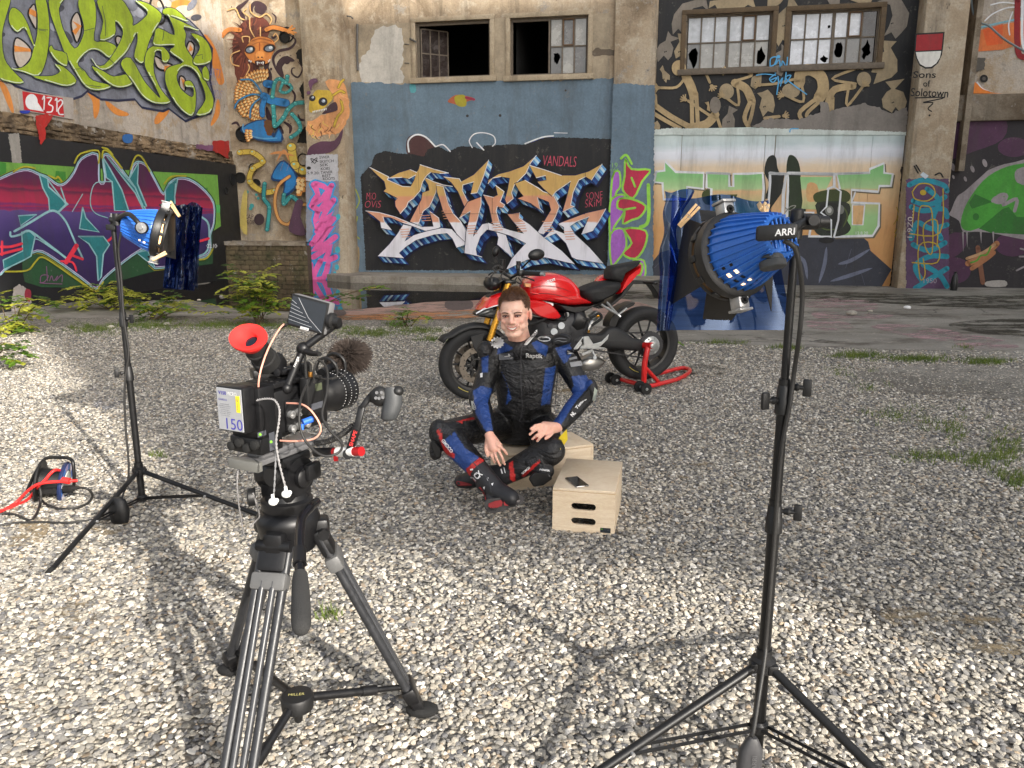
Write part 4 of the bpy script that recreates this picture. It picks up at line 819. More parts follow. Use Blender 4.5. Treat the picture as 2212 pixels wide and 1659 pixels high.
p.shape([(500, 250), (530, 170), (620, 140), (1000, 60), (1000, 200), (760, 230), (700, 250), (560, 260)], ORA); p.stroke([(500, 240), (530, 160), (620, 130), (800, 90)], 8, pm(130, 190, 210)); p.shape([(600, 150), (700, 120), (700, 220), (620, 230)], pm(226, 96, 40)); p.stroke([(610, 105), (650, 70), (720, 40), (790, 35)], 7, WHITE); p.stroke([(640, 25), (700, 12), (780, 20)], 7, WHITE); p.stroke([(735, 175), (730, 120), (750, 60)], 7, WHITE); p.stroke([(775, 0), (775, 240), (820, 290), (1000, 290)], 30, pm(140, 20, 28)); p.stroke([(800, 0), (800, 220), (840, 262)], 14, WHITE); p.done()
p = Paint(BW, -.87, H_, FAC, 'orange_beak'); p.shape([(525, 470), (530, 425), (560, 412), (600, 440), (640, 465), (700, 470)], pm(226, 130, 50)); p.ell((606, 395), 20, 20, LINE); p.ell((606, 395), 9, 9, pm(90, 84, 80)); p.stroke([(570, 412), (600, 445), (650, 462)], 9, WHITE, 4, 2); p.shape([(560, 290), (610, 290), (610, 350), (520, 370), (530, 320)], pm(90, 86, 80), 0, 4, 3); p.done()
# ---- corner: maned monster, feathered wing, chains ---------------------------------------------------
D_ = tr(880, 0, .33766); D2_ = tr(800, 0, .7231)
p = Paint(BW, .006, D_, FAC, 'monster_mural'); PRP = pm(54, 34, 42); MANE = pm(92, 46, 36, 0, .4); MAN2 = pm(66, 30, 26); ORF = pm(198, 124, 60, 0, .35); ORL = pm(222, 150, 80); TEA = pm(52, 138, 138, 0, .3); TEAD = pm(22, 74, 80); BLU = pm(36, 112, 172, 0, .3); BLUD = pm(18, 54, 96); CRM = pm(226, 196, 140); CRO = pm(200, 134, 66); EYW = pm(206, 214, 224)
for q, w in [([(300, -10), (220, 60), (170, 110), (230, 200), (240, 280)], 55), ([(330, 160), (340, 60), (400, 40), (480, 90), (440, 150), (400, 110)], 60), ([(560, 150), (610, 200), (600, 280)], 18), ([(760, 400), (840, 470), (780, 560), (640, 600), (580, 700), (640, 850), (720, 930)], 34), ([(700, 900), (650, 780), (720, 690), (830, 710)], 80), ([(860, 710), (920, 800), (870, 900), (800, 860), (800, 800), (840, 790)], 22), ([(560, 640), (500, 780), (540, 900), (520, 1100)], 62), ([(720, 980), (820, 1080), (830, 1160), (790, 1230)], 26), ([(620, 420), (580, 440), (560, 420)], 30), ([(500, 1240), (540, 1380), (640, 1480), (700, 1560)], 70), ([(700, 1420), (780, 1480), (770, 1560)], 40), ([(870, 1330), (890, 1390), (950, 1400)], 30), ([(90, 1450), (150, 1430), (190, 1480)], 30)]: p.stroke(q, w, PRP, 5, 1)
p.ell((420, 100), 62, 58, PRP); p.ell((740, 700), 40, 50, PRP); p.ell((555, 805), 14, 16, PRP)
for x, y in [(95, 80, ), (660, 650), (645, 610), (680, 600), (785, 650), (755, 1410), (785, 1440)]: p.ell((x, y), 7, 7, PRP)
p.shape([(130, 430), (180, 330), (260, 240), (330, 200), (430, 190), (500, 240), (540, 330), (520, 420), (600, 480), (560, 640), (400, 760), (390, 820), (330, 870), (250, 900), (170, 960), (120, 820), (110, 560)], MANE, 2, 14, 4)
rd = random.Random(2)
for i in range(60):
    a = rd.uniform(0, 6.28); c = Vector((300, 520)); r0 = rd.uniform(120, 190); d = Vector((math.cos(a) * .85, math.sin(a) * 1.3)); s_ = c + d * r0
    if s_.x > 560 or (s_.x > 420 and s_.y > 620): continue
    p.stroke([s_, s_ + d * 60 + Vector((rd.uniform(-20, 20), 20)), s_ + d * 120 + Vector((rd.uniform(-30, 30), 40))], rd.uniform(16, 30), MAN2 if i % 2 else pm(118, 62, 46), 4, 2)
for q in [[(50, 120), (140, 100), (190, 200), (240, 230)], [(270, 100), (230, 140), (300, 200), (310, 330), (360, 430)], [(310, 50), (320, 140), (420, 200), (500, 160), (560, 220), (540, 280)], [(190, 590), (90, 640), (100, 740), (180, 770)], [(230, 490), (220, 430), (300, 430), (300, 490)], [(430, 320), (430, 420)], [(290, 750), (300, 800), (250, 900)], [(590, 500), (640, 450), (610, 390), (580, 420)]]: p.stroke(q, 15, pm(190, 140, 86)); p.stroke(q, 6, pm(220, 184, 128))
p.stroke([(500, 345), (580, 318), (680, 340), (760, 370)], 58, BLACK); p.stroke([(500, 345), (580, 318), (680, 340), (760, 370)], 48, ORF)
for a in [(830, 330), (845, 380), (820, 400), (800, 300)]: p.stroke([(750, 360), a], 20, ORL)
p.stroke([(-20, 420), (60, 345), (190, 350)], 52, ORF)
p.shape([(300, 500), (360, 440), (480, 430), (580, 480), (600, 560), (560, 660), (540, 720), (430, 760), (330, 720), (260, 640), (250, 580)], ORF, 4)
p.stroke([(330, 480), (430, 450), (560, 480)], 14, pm(150, 84, 40)); p.stroke([(340, 520), (430, 490), (540, 510)], 10, pm(160, 96, 48)); p.stroke([(420, 500), (420, 590)], 12, pm(160, 80, 40))
for cx, cy, rx in [(308, 578, 58), (535, 562, 68)]:
    p.ell((cx, cy), rx + 8, 52, pm(120, 66, 34), -10); p.ell((cx, cy), rx, 44, pm(18, 20, 24), -10); p.ell((cx - 4, cy + 4), rx * .7, 30, pm(116, 128, 144), -10); p.ell((cx + 14, cy - 8), rx * .32, 18, EYW, -10); p.ell((cx + 22, cy - 16), 9, 9, WHITE)
p.ell((425, 640), 52, 46, ORL); p.ell((405, 668), 12, 8, MAN2); p.ell((448, 668), 12, 8, MAN2); p.shape([(370, 708), (480, 706), (472, 762), (385, 765)], MAN2, 3)
for x, y, h in [(395, 720, 42), (462, 718, 42), (415, 725, 22), (440, 725, 22), (320, 708, 30), (300, 700, 24), (540, 690, 34), (525, 705, 26)]: p.shape([(x - 9, y), (x + 9, y), (x, y + h)], WHITE)
def feathers(cx, cy, a0, a1, rs, seed, L=62):
    rd = random.Random(seed)
    for r in rs:
        n = int(r * abs(a1 - a0) / 57.3 / 40) + 2
        for i in range(n):
            a = R(a0 + (a1 - a0) * (i + .5 * (rs.index(r) % 2)) / n); d = Vector((math.cos(a), math.sin(a))); e = Vector((-d.y, d.x)); c = Vector((cx, cy)) + d * r
            def lf(k, l): return [c - d * l * .5, c - d * l * .1 + e * 17 * k, c + d * l * .2 + e * 15 * k, c + d * l * .55, c + d * l * .2 - e * 15 * k, c - d * l * .1 - e * 17 * k]
            p.shape(lf(1.22, L * 1.15), pm(70, 44, 24)); p.shape(lf(1.0, L), CRO); p.shape([x - d * 10 for x in lf(.72, L * .7)], CRM)
feathers(465, 1120, 215, 285, [290, 245, 200], 4); feathers(465, 1120, 135, 225, [315, 270, 225, 180, 135, 95], 5); feathers(470, 1120, 95, 135, [290, 245, 200, 150], 6)
for q in [[(465, 1120), (400, 1010), (320, 930), (200, 930)], [(465, 1120), (330, 1100), (180, 1170), (130, 1260)], [(465, 1130), (380, 1180), (320, 1260), (310, 1370)]]: p.stroke(q, 24, BLUD); p.stroke(q, 15, pm(60, 126, 168))
for q, w in [([(500, 975), (570, 985)], 84), ([(470, 1120), (560, 1170), (730, 1200)], 86), ([(480, 1150), (450, 1260), (455, 1340)], 56)]: p.stroke(q, w + 12, BLUD); p.stroke(q, w, BLU)
p.shape([(200, 1490), (380, 1400), (540, 1405), (590, 1560), (640, 1490), (685, 1560), (680, 1660), (400, 1640), (240, 1560)], BLUD, 2); p.shape([(230, 1490), (380, 1415), (520, 1420), (560, 1580), (600, 1600), (645, 1510), (668, 1640), (400, 1620), (260, 1550)], BLU, 2); p.stroke([(230, 1450), (240, 1540), (420, 1610), (620, 1610)], 14, pm(90, 150, 190))
p.shape([(470, 1420), (540, 1400), (590, 1480), (560, 1580), (500, 1560)], pm(92, 58, 30), 2, 8, 3)
feathers(420, 1560, 150, 205, [150, 110], 9, 48)
def chain(q, w=40, m=TEA, d=TEAD):
    p.stroke(q, w + 8, d); p.stroke(q, w, m); pts = spline([(x, y, 0) for x, y in q], 4)
    for i in range(0, len(pts), 4): p.ell((pts[i].x, pts[i].y), w * .72, w * .62, d); p.ell((pts[i].x, pts[i].y), w * .62, w * .53, m); p.ell((pts[i].x - w * .15, pts[i].y - w * .18), w * .2, w * .15, pm(128, 196, 190))
chain([(570, 1130), (600, 960), (660, 920), (730, 965), (745, 890)]); chain([(690, 970), (660, 1060), (730, 1080), (795, 1030), (770, 985)], 30); chain([(580, 1240), (590, 1360), (600, 1470), (700, 1370), (750, 1280), (840, 1205), (960, 1195)], 44); chain([(800, 1330), (880, 1430), (890, 1520), (790, 1600)], 40)
p.use(D2_); YCH = pm(192, 166, 70); YCD = pm(104, 80, 30)
chain([(200, 830), (270, 830), (325, 880), (270, 920), (255, 990), (330, 1045), (390, 1040)], 26, YCH, YCD); chain([(480, 800), (500, 900), (545, 930)], 40, YCH, YCD)
p.shape([(370, 960), (400, 900), (440, 870), (500, 930), (520, 1000), (470, 1060), (430, 1070), (440, 1000), (380, 985)], BLUD, 2); p.shape([(378, 955), (405, 905), (440, 880), (490, 935), (508, 995), (468, 1045), (440, 1050), (450, 985), (390, 975)], BLU, 2)
feathers(490, 1000, -30, 70, [40, 62], 12, 34)
for q in [[(400, 880), (440, 820), (470, 880)], [(420, 930), (450, 850)], [(455, 930), (480, 860)], [(360, 840), (420, 830), (500, 850)]]: p.stroke(q, 14, pm(196, 132, 78), 4, 1)
p.stroke([(470, 960), (410, 1010), (390, 1100), (410, 1190), (455, 1222), (490, 1190), (520, 1125), (565, 1112)], 20, pm(110, 66, 30)); p.stroke([(470, 960), (410, 1010), (390, 1100), (410, 1190), (455, 1222), (490, 1190), (520, 1125), (565, 1112)], 14, pm(200, 146, 84))
chain([(335, 1000), (330, 1080), (360, 1130), (348, 1250)], 17); chain([(440, 1060), (440, 1110), (480, 1070), (530, 1110)], 18)
p.shape([(470, 1260), (480, 1180), (510, 1090), (545, 1100), (530, 1180), (560, 1280)], pm(84, 56, 76), 3); p.ell((305, 1195), 28, 32, PRP)
for x, y, r in [(265, 1120, 12), (258, 1135, 10), (300, 1080, 8), (290, 1060, 7), (240, 1045, 8)]: p.ell((x, y), r, r, TEA)
p.text('KAP', (250, 1180), 24, PRP, 48, 0, .2); p.text('16.08', (252, 1210), 24, PRP, 52)
p.shape([(240, 1280), (200, 1230), (215, 1060), (240, 1040), (236, 1180)], pm(186, 166, 90, .5), 2); p.done()
# ragged black breaks in the masonry
k = MB(); hp = [(505, 290), (520, 268), (560, 262), (562, 355), (535, 360), (520, 325), (508, 318)]
q_ = [BW(*D2_(a), .012) for a in ragged(hp, 3, 8, 3)]; k.add(q_, [tuple(t) for t in tessellate_polygon([q_])]); q_ = [BW(*D2_(a), .012) for a in ragged([(525, 480), (545, 445), (560, 440), (560, 530), (540, 540)], 3, 8, 3)]; k.add(q_, [tuple(t) for t in tessellate_polygon([q_])]); q_ = [BW(*D2_(a), .012) for a in ragged([(510, 780), (540, 700), (562, 680), (562, 780)], 4, 8, 3)]; k.add(q_, [tuple(t) for t in tessellate_polygon([q_])]); k.obj('wall_break', M_HOLE, FAC, 0)
k = MB()
for x, y, r in [(445, 205, 25), (213, 730, 31), (205, 968, 26), (292, 998, 20), (486, 1010, 14)]:
    x2, y2 = D2_((x, y)); c = BW(x2, y2, .016); rr = r * .7231 / 1.8228 / FPX * 21; k.lathe([(0, rr * 1.12), (.05, rr * 1.12), (.05, rr), (-.0, rr * .98), (.002, .0005)], c, nW, 18, False)
k.obj('pipe_mouth', M_HOLE, FAC, 40)  # flat dark disc stands in for the shaded inside of each pipe
# ---- left pillar ------------------------------------------------------------------------------------
p = Paint(BW, .603, D_, FAC, 'pillar_monster'); YM = pm(192, 162, 58, 0, .35); PCH = pm(206, 146, 96, .4, .3)
rd = random.Random(5)
p.shape([(1190, 960), (1300, 930), (1420, 1000), (1462, 1150), (1440, 1450), (1300, 1560), (1010, 1580), (985, 1420), (1180, 1330), (1290, 1200), (1250, 1050)], PCH, 2, 16, 4)
for i in range(34):
    x = rd.uniform(1000, 1420); y = rd.uniform(1000 if x > 1280 else 1380, 1560); p.stroke([(x, y), (x + rd.uniform(-30, 30), y + 30), (x + rd.uniform(-60, 60), y + 70)], 10, rd.choice([pm(184, 120, 70), pm(214, 184, 90), pm(110, 74, 50), pm(222, 168, 120)]), 4, 1)
p.shape([(1000, 1200), (1050, 1090), (1090, 1050), (1150, 1050), (1240, 1060), (1275, 1150), (1200, 1230), (1130, 1290), (1010, 1310)], YM, 3); p.shape([(1180, 1290), (1240, 1220), (1310, 1190), (1330, 1280), (1250, 1310), (1150, 1330)], pm(64, 40, 52), 3)
for q in [[(1400, 930), (1370, 960), (1340, 1020)], [(1280, 1110), (1360, 1060), (1410, 1080)], [(1370, 1180), (1390, 1280), (1330, 1360), (1290, 1470)]]: p.stroke(q, 32, pm(120, 96, 36)); p.stroke(q, 24, YM)
for cx, cy, r in [(1035, 1145, 34), (1160, 1185, 48)]: p.ell((cx, cy), r + 5, r + 3, pm(70, 52, 28)); p.ell((cx, cy), r, r - 3, pm(30, 32, 40)); p.ell((cx + 6, cy - 8), r * .45, r * .4, pm(150, 158, 176)); p.ell((cx + 12, cy - 14), 7, 7, WHITE)
for i in range(9): x = 1045 + i * 19; p.shape([(x - 8, 1296 - i * 4), (x + 8, 1294 - i * 4), (x, 1328 - i * 5)], WHITE)
p.shape([(990, 960), (1030, 920), (1080, 915), (1100, 950), (1040, 990), (1020, 1060)], pm(96, 62, 88), 3); p.ell((993, 1082), 24, 22, pm(96, 62, 88))
p.use(D2_); p.shape([(563, 850), (580, 800), (640, 770), (715, 765), (760, 700), (745, 780), (690, 830), (600, 845), (566, 880)], pm(84, 52, 72), 3)
p.shape([(560, 846), (640, 838), (735, 842), (735, 992), (560, 985)], pm(176, 176, 182, .3), 0, 3, 3)
for t, y, w, x in [('SWER', 856, 56, 660), ('SKIITCH', 878, 78, 672), ('SEK', 898, 46, 658), ('KOBS', 918, 50, 665), ('TANER', 938, 64, 672), ('REST', 957, 50, 672), ('ROOTS', 973, 66, 684)]: p.text(t, (x, y), 15, LINE, w, .01, .1, -4)
p.text('5.9.20:', (600, 942), 15, LINE, 66, .01); p.stroke([(590, 885), (620, 858), (608, 890), (585, 862), (625, 880)], 4, LINE); p.ell((575, 915), 12, 9, LINE)
p.shape([(560, 992), (740, 985), (738, 1340), (745, 1400), (720, 1500), (680, 1522), (562, 1522)], pm(128, 132, 146, .3), 0, 3, 3); CB = pm(58, 148, 212); HP = pm(222, 96, 164)
zig = [[(600, 1005), (625, 1060), (585, 1115), (650, 1080), (700, 1010)], [(610, 1000), (690, 1040), (640, 1140), (590, 1120)], [(625, 1150), (610, 1240), (700, 1160), (620, 1260)], [(710, 1090), (640, 1200), (720, 1180), (610, 1300)], [(590, 1330), (700, 1230), (600, 1370), (720, 1290)], [(600, 1400), (700, 1340), (660, 1420), (720, 1400)], [(640, 1420), (600, 1510), (655, 1515), (680, 1440)], [(585, 1440), (585, 1515)]]
for q in zig: p.stroke(q, 50, CB, 2)
for q in zig: p.stroke(q, 30, HP, 2)
for x, y, r in [(732, 1360, 14), (728, 1455, 12), (716, 1490, 10), (735, 1180, 12)]: p.ell((x, y), r, r * 1.3, pm(64, 170, 190))
p.done()
# side face of the pillar and the strip beside it
p = Paint(BW, .0045, D2_, FAC, 'strip_paint')
p.shape([(770, 452), (860, 448), (880, 900), (885, 1480), (760, 1500), (760, 600)], BLUEW, 0, 4, 3); YG = pm(150, 160, 60)
for q in [[(800, 1000), (790, 1080), (830, 1060), (800, 1130)], [(830, 1030), (850, 1100), (800, 1180)], [(800, 1200), (840, 1180), (820, 1260), (850, 1300)], [(830, 1310), (800, 1270)]]: p.stroke(q, 7, YG)
p.ell((765, 1220), 14, 36, LINE); p.shape([(810, 1350), (850, 1350), (845, 1480), (820, 1480)], pm(150, 130, 96), 3); p.done()
# ---- side wall: green letters ------------------------------------------------------------------------
B_ = tr(0, 0, .40687)
p = Paint(LW, .004, B_, SIDE, 'green_letter_mural'); ORG = pm(222, 142, 66, .3); SIL = pm(124, 128, 140, 0, .45); GRN = pm(156, 180, 44, 0, .22); NV = pm(36, 42, 72); SHN = pm(72, 74, 84, 0, .4); HIL = pm(214, 226, 206); SILL = pm(168, 172, 184)
for q, w in [([(0, 780), (60, 900), (130, 1100)], 60), ([(850, 880), (930, 980), (920, 1150)], 70), ([(1020, 980), (1130, 1080), (1250, 1110)], 60), ([(1640, 1040), (1560, 1120), (1500, 1200)], 80), ([(1980, 330), (2060, 500), (2130, 760), (2150, 820)], 80), ([(2110, 960), (2100, 1100), (2040, 1220)], 50), ([(1480, 200), (1440, 260)], 60), ([(2020, 330), (1950, 400)], 60), ([(1640, 60), (1740, 40), (1860, 30)], 90)]: p.stroke(q, w, ORG, 5, 1)
p.ell((1780, 110), 90, 60, pm(214, 198, 176)); p.ell((1590, 40), 70, 50, pm(206, 190, 170))
sil = [(-20, -20), (1310, -20), (1500, 90), (1600, 70), (1830, 200), (1930, 300), (2050, 470), (2040, 640), (2030, 780), (2072, 960), (2040, 1095), (1900, 1130), (1800, 1172), (1640, 1050), (1580, 1075), (1380, 1040), (1310, 960), (1140, 972), (980, 960), (850, 880), (790, 930), (690, 965), (440, 910), (310, 885), (150, 830), (-20, 690)]
p.ring(p.shape(sil, NV), 26, NV); p.shape([(x * .995, y - 10) for x, y in sil], SIL, 0)
rd = random.Random(14)
for i in range(40): x, y = rd.uniform(0, 1950), rd.uniform(20, 900); p.ell((x, y), rd.uniform(30, 90), rd.uniform(20, 50), rd.choice([SHN, SILL, SIL, SHN]), rd.uniform(-60, 60))
WALLC = pm(196, 184, 172); 
for q in [[(150, 370), (230, 400), (300, 480), (300, 560), (220, 650), (170, 640), (130, 520)], [(280, 100), (330, 40), (355, 130), (350, 280), (280, 160)], [(700, 170), (750, 120), (790, 220), (780, 330), (740, 410), (690, 260)], [(1490, 540), (1600, 600), (1680, 640), (1600, 680), (1520, 650)], [(1740, 740), (1790, 760), (1790, 880), (1740, 840)], [(1830, 400), (1880, 440), (1860, 540), (1800, 500)], [(1130, 350), (1180, 370), (1150, 450), (1120, 400)]]: p.ring(p.shape(q, WALLC, 3), 16, LINE)
for q in [[(140, 440), (290, 470), (300, 500), (140, 500)], [(290, 80), (350, 110), (350, 170), (280, 130)], [(700, 200), (790, 250), (730, 340), (700, 300), (750, 260)], [(1590, 640), (1680, 630), (1660, 670), (1590, 690)], [(1750, 750), (1790, 780), (1780, 850)], [(1840, 430), (1870, 480), (1820, 510)]]: p.shape(q, ORG)
gl = [[(-20, -20), (100, -20), (60, 150), (20, 330), (40, 560), (130, 690), (230, 800), (80, 790), (-20, 680)],
 [(345, -20), (435, -20), (475, 200), (470, 420), (440, 600), (370, 735), (230, 700), (110, 665), (210, 655), (290, 590), (325, 470), (360, 330), (365, 150)], [(85, 160), (120, 75), (200, 120), (270, 240), (320, 400), (330, 450), (290, 370), (235, 270), (170, 312), (105, 250)], [(320, 740), (500, 735), (580, 690), (530, 625), (620, 650), (740, 780), (650, 835), (500, 800)],
 [(480, -20), (620, -20), (570, 80), (610, 280), (720, 470), (800, 360), (810, 240), (760, 60), (780, -20), (900, -20), (930, 170), (910, 390), (1020, 400), (1130, 460), (1060, 560), (960, 490), (860, 490), (750, 610), (820, 690), (900, 780), (1085, 830), (960, 875), (830, 840), (720, 680), (640, 540), (560, 330), (490, 130)], [(475, 470), (500, 440), (525, 480), (640, 520), (645, 640), (560, 600), (500, 530)],
 [(940, 20), (1000, -20), (1160, -20), (1280, 160), (1290, 250), (1420, 150), (1410, 90), (1310, 10), (1420, 30), (1540, 110), (1560, 180), (1480, 320), (1430, 440), (1390, 600), (1340, 600), (1300, 540), (1330, 400), (1320, 320), (1240, 480), (1160, 570), (1060, 660), (960, 670), (880, 570), (920, 620), (1010, 628), (1130, 470), (1190, 330), (1170, 260), (1115, 210), (1110, 340), (970, 390), (1000, 200)], [(890, 640), (1000, 690), (1100, 740), (1240, 720), (1290, 800), (1200, 845), (1090, 830), (960, 730)],
 [(1170, 620), (1260, 560), (1380, 760), (1440, 840), (1550, 950), (1500, 830), (1430, 700), (1400, 600), (1440, 470), (1560, 445), (1640, 530), (1620, 600), (1570, 590), (1560, 500), (1500, 510), (1490, 700), (1560, 870), (1650, 990), (1500, 1000), (1380, 930), (1290, 800)],
 [(1580, 130), (1600, 80), (1700, 90), (1820, 210), (1700, 170)], [(1590, 140), (1760, 210), (1925, 300), (1780, 260), (1800, 330), (1790, 440), (1860, 560), (1930, 680), (1990, 790), (2065, 960), (2030, 1090), (1900, 1110), (1990, 960), (1950, 800), (1880, 680), (1780, 640), (1710, 730), (1750, 860), (1860, 940), (1870, 850), (1800, 840), (1790, 790), (1850, 790), (1895, 900), (1880, 1090), (1820, 1115), (1700, 1000), (1610, 820), (1605, 690), (1660, 640), (1770, 600), (1640, 500), (1690, 440), (1495, 440), (1495, 350), (1530, 270), (1690, 340), (1640, 170)], [(1850, 325), (1960, 360), (2035, 470), (2035, 600), (1900, 630), (1870, 580), (1930, 480), (1920, 410)], [(1960, 680), (1990, 640), (2020, 700), (2020, 780), (1970, 760)]]
for q in gl:
    sq = spline([(x, y, 0) for x, y in q], 3, True); p.ring(sq, 15, NV); p.shape(sq, GRN); n = len(sq)
    for i in range(0, n - 2, 1):
        a, b, c = sq[i], sq[i + 1], sq[(i + 2) % n]; d = b - a
        sg = 1 if area([(v.x, v.y) for v in sq]) > 0 else -1
        nn = Vector((-d.y, d.x, 0)) * sg
        if d.length > 2 and nn.normalized().y < -.45: p.stroke([a + nn.normalized() * 9, b + nn.normalized() * 9], 8, HIL, 0, False, False)
for q in [[(370, 280), (465, 290)], [(380, 290), (440, 300)], [(810, 300), (920, 270)], [(990, 60), (1020, 200), (1020, 350)], [(720, 670), (780, 665), (810, 690)], [(820, 820), (980, 840)], [(1060, 570), (1120, 630)], [(1390, 740), (1480, 740)], [(1900, 540), (1960, 525), (1960, 570)], [(1590, 280), (1575, 390)]]: p.stroke(q, 5, NV, 0)
TAGB = pm(104, 116, 168); p.text('ARTX', (2085, 710), 90, TAGB, 110, -.02, .1, 6); p.text('2021', (2070, 805), 34, TAGB, 70, -.02); p.text('MOUS', (2105, 910), 80, TAGB, 80, -.02, 0, 10)
p.done()
# red sign with white lettering
k = MB(); q = [LW(*B_(a), .012) for a in [(165, 870), (700, 950), (705, 1158), (185, 1065)]]; k.prism(q, nL * .02); SG = k.obj('sign_board', mat('grey_board', S(168, 160, 152), .8, 0, .25, 6, .3), SIDE)
p = Paint(LW, .034, B_, SG, 'sign_print'); p.shape([(215, 882), (606, 950), (622, 1132), (232, 1062)], pm(190, 34, 40)); p.shape([(198, 1072), (290, 1068), (270, 1098), (205, 1095)], pm(40, 60, 160), 3)
p.ell((305, 985), 60, 76, WHITE); p.shape([(325, 930), (425, 1080), (300, 1060)], WHITE)
for q in [[(412, 960), (430, 930), (425, 1060)], [(455, 945), (500, 950), (470, 1005), (510, 1030), (500, 1080), (455, 1085)], [(535, 970), (550, 955), (550, 1075)], [(560, 985), (590, 965), (605, 1000), (565, 1060), (575, 1105), (612, 1108)]]: p.stroke(q, 13, WHITE)
p.done()
# paint spills on the ledge
p = Paint(LW, .115, tr(0, 520, .40687), SIDE, 'wall_splashes')
p.use(B_); p.shape([(350, 1120), (520, 1120), (440, 1230), (450, 1300), (400, 1400), (360, 1260)], pm(176, 40, 36, .4), 2, 8, 3); p.use(tr(0, 520, .40687)); p.shape([(1190, 30), (1280, 25), (1275, 100), (1200, 100)], pm(50, 104, 168), 3); p.shape([(2060, 90), (2215, 80), (2215, 260), (2060, 180)], pm(170, 40, 36, .5), 0, 8, 4); p.shape([(1900, 120), (2060, 130), (2060, 190), (1900, 160)], pm(120, 80, 110, .4), 0, 6, 4); p.done()
# ---- side wall: purple mural ---------------------------------------------------------------------------
C_ = tr(0, 520, .40687)
p = Paint(LW, .104, C_, SIDE, 'purple_letter_mural'); LGR = pm(108, 160, 66, .2); DGR = pm(36, 76, 46, .2)
p.shape([(78, 20), (185, 10), (215, 300), (120, 300)], pm(150, 146, 140, .5), 0, 5, 3)
p.shape([(0, 288), (1100, 362), (2105, 415), (2138, 910), (2060, 960), (1500, 1100), (-40, 1100), (-40, 285)], LGR); p.shape([(1400, 1000), (2060, 960), (2060, 1275), (1500, 1345), (900, 1510), (400, 1500), (240, 1450), (220, 1350), (200, 1000)], DGR)
p.shape([(540, 375), (635, 385), (640, 480), (530, 470)], pm(60, 130, 50)); p.shape([(0, 290), (60, 300), (60, 430), (0, 430)], pm(60, 130, 50)); p.shape([(1960, 540), (2010, 540), (2005, 600), (1970, 600)], pm(60, 130, 50)); p.shape([(2080, 700), (2130, 705), (2130, 780), (2080, 780)], pm(80, 170, 90))
z_ = lambda y: LW(*C_((900, y)), .1).z
st = [(z_(1500), S(44, 28, 72)), (z_(1000), S(56, 42, 96)), (z_(850), S(74, 58, 116)), (z_(775), S(88, 70, 128)), (z_(765), S(140, 36, 84)), (z_(745), S(100, 40, 100)), (z_(735), S(160, 36, 76)), (z_(715), S(110, 44, 104)), (z_(700), S(168, 40, 74)), (z_(620), S(150, 40, 72)), (z_(590), S(92, 34, 66)), (z_(575), S(148, 36, 70)), (z_(540), S(104, 28, 64)), (z_(480), S(84, 32, 70)), (z_(200), S(62, 26, 64))]
PURP = zmat('striped_purple_paint', st, .1)
silp = [(-40, 460), (0, 450), (150, 385), (270, 365), (380, 410), (460, 440), (560, 510), (640, 490), (720, 390), (790, 260), (940, 215), (955, 470), (1020, 470), (1000, 260), (1030, 215), (1080, 250), (1180, 370), (1250, 450), (1290, 330), (1340, 290), (1420, 330), (1500, 470), (1580, 600), (1640, 500), (1720, 450), (1830, 460), (1950, 540), (2060, 680), (2065, 880), (2030, 1000), (2030, 1150), (1920, 1225), (1500, 1315), (1420, 1140), (1320, 1165), (1150, 1290), (1000, 1420), (930, 1512), (800, 1420), (520, 1220), (360, 1150), (180, 1240), (40, 1335), (-40, 1330)]
LT = pm(140, 186, 192); TL = pm(38, 118, 124, 0, .2); YL2 = pm(170, 164, 44); REDS = pm(222, 52, 74); LIL = pm(196, 190, 222)
sq = spline([(x, y, 0) for x, y in silp], 3, True); p.ring([(v.x - 8, v.y + (-18 if v.y < 800 else 22)) for v in sq], 10, YL2); p.ring(sq, 44, LINE); p.ring(sq, 26, LT); p.shape(sq, PURP); p.ring([(v.x, v.y + (9 if v.y < 800 else -9)) for v in sq], 7, LIL)
for q in [[(380, 410), (460, 450), (470, 530), (660, 700), (560, 775), (480, 760), (470, 640), (415, 540)], [(1000, 250), (1050, 330), (1180, 560), (1245, 760), (1110, 760), (1085, 480), (1030, 440)], [(1035, 235), (1310, 540), (1420, 770), (1398, 770), (1310, 590), (1190, 440)], [(1250, 450), (1340, 295), (1330, 500), (1420, 720), (1385, 720), (1310, 540)], [(1600, 560), (1640, 500), (1720, 450), (1690, 620), (1700, 770), (1600, 760)], [(180, 810), (350, 800), (200, 905)], [(800, 730), (830, 830), (960, 968), (770, 935)], [(760, 1010), (1000, 1010), (1060, 1090), (1000, 1180), (980, 1400), (950, 1440), (935, 1200), (860, 1080)], [(210, 970), (290, 960), (340, 1010), (300, 1200), (230, 1240), (40, 1330), (30, 1240), (220, 1150)], [(1320, 1165), (1430, 1145), (1500, 1310), (1400, 1230)]]: p.ring(p.shape(q, TL), 13, LT)
for q, w in [([(560, 775), (480, 765), (300, 870), (140, 960)], 22), ([(100, 970), (110, 1010), (200, 990), (280, 955), (420, 1050), (640, 1220)], 20), ([(560, 775), (640, 870), (720, 1050), (800, 1220)], 18), ([(330, 1040), (370, 1040), (480, 1110), (640, 1220)], 10), ([(640, 700), (560, 780)], 20), ([(590, 540), (640, 690)], 12), ([(1085, 480), (930, 490), (880, 600), (880, 720), (930, 790), (1040, 830)], 9), ([(1950, 820), (2020, 900), (2010, 1140), (1900, 1210)], 18), ([(700, 770), (800, 600)], 8), ([(470, 470), (640, 700)], 12), ([(1700, 500), (1690, 640)], 12)]: p.stroke(q, w, LT)
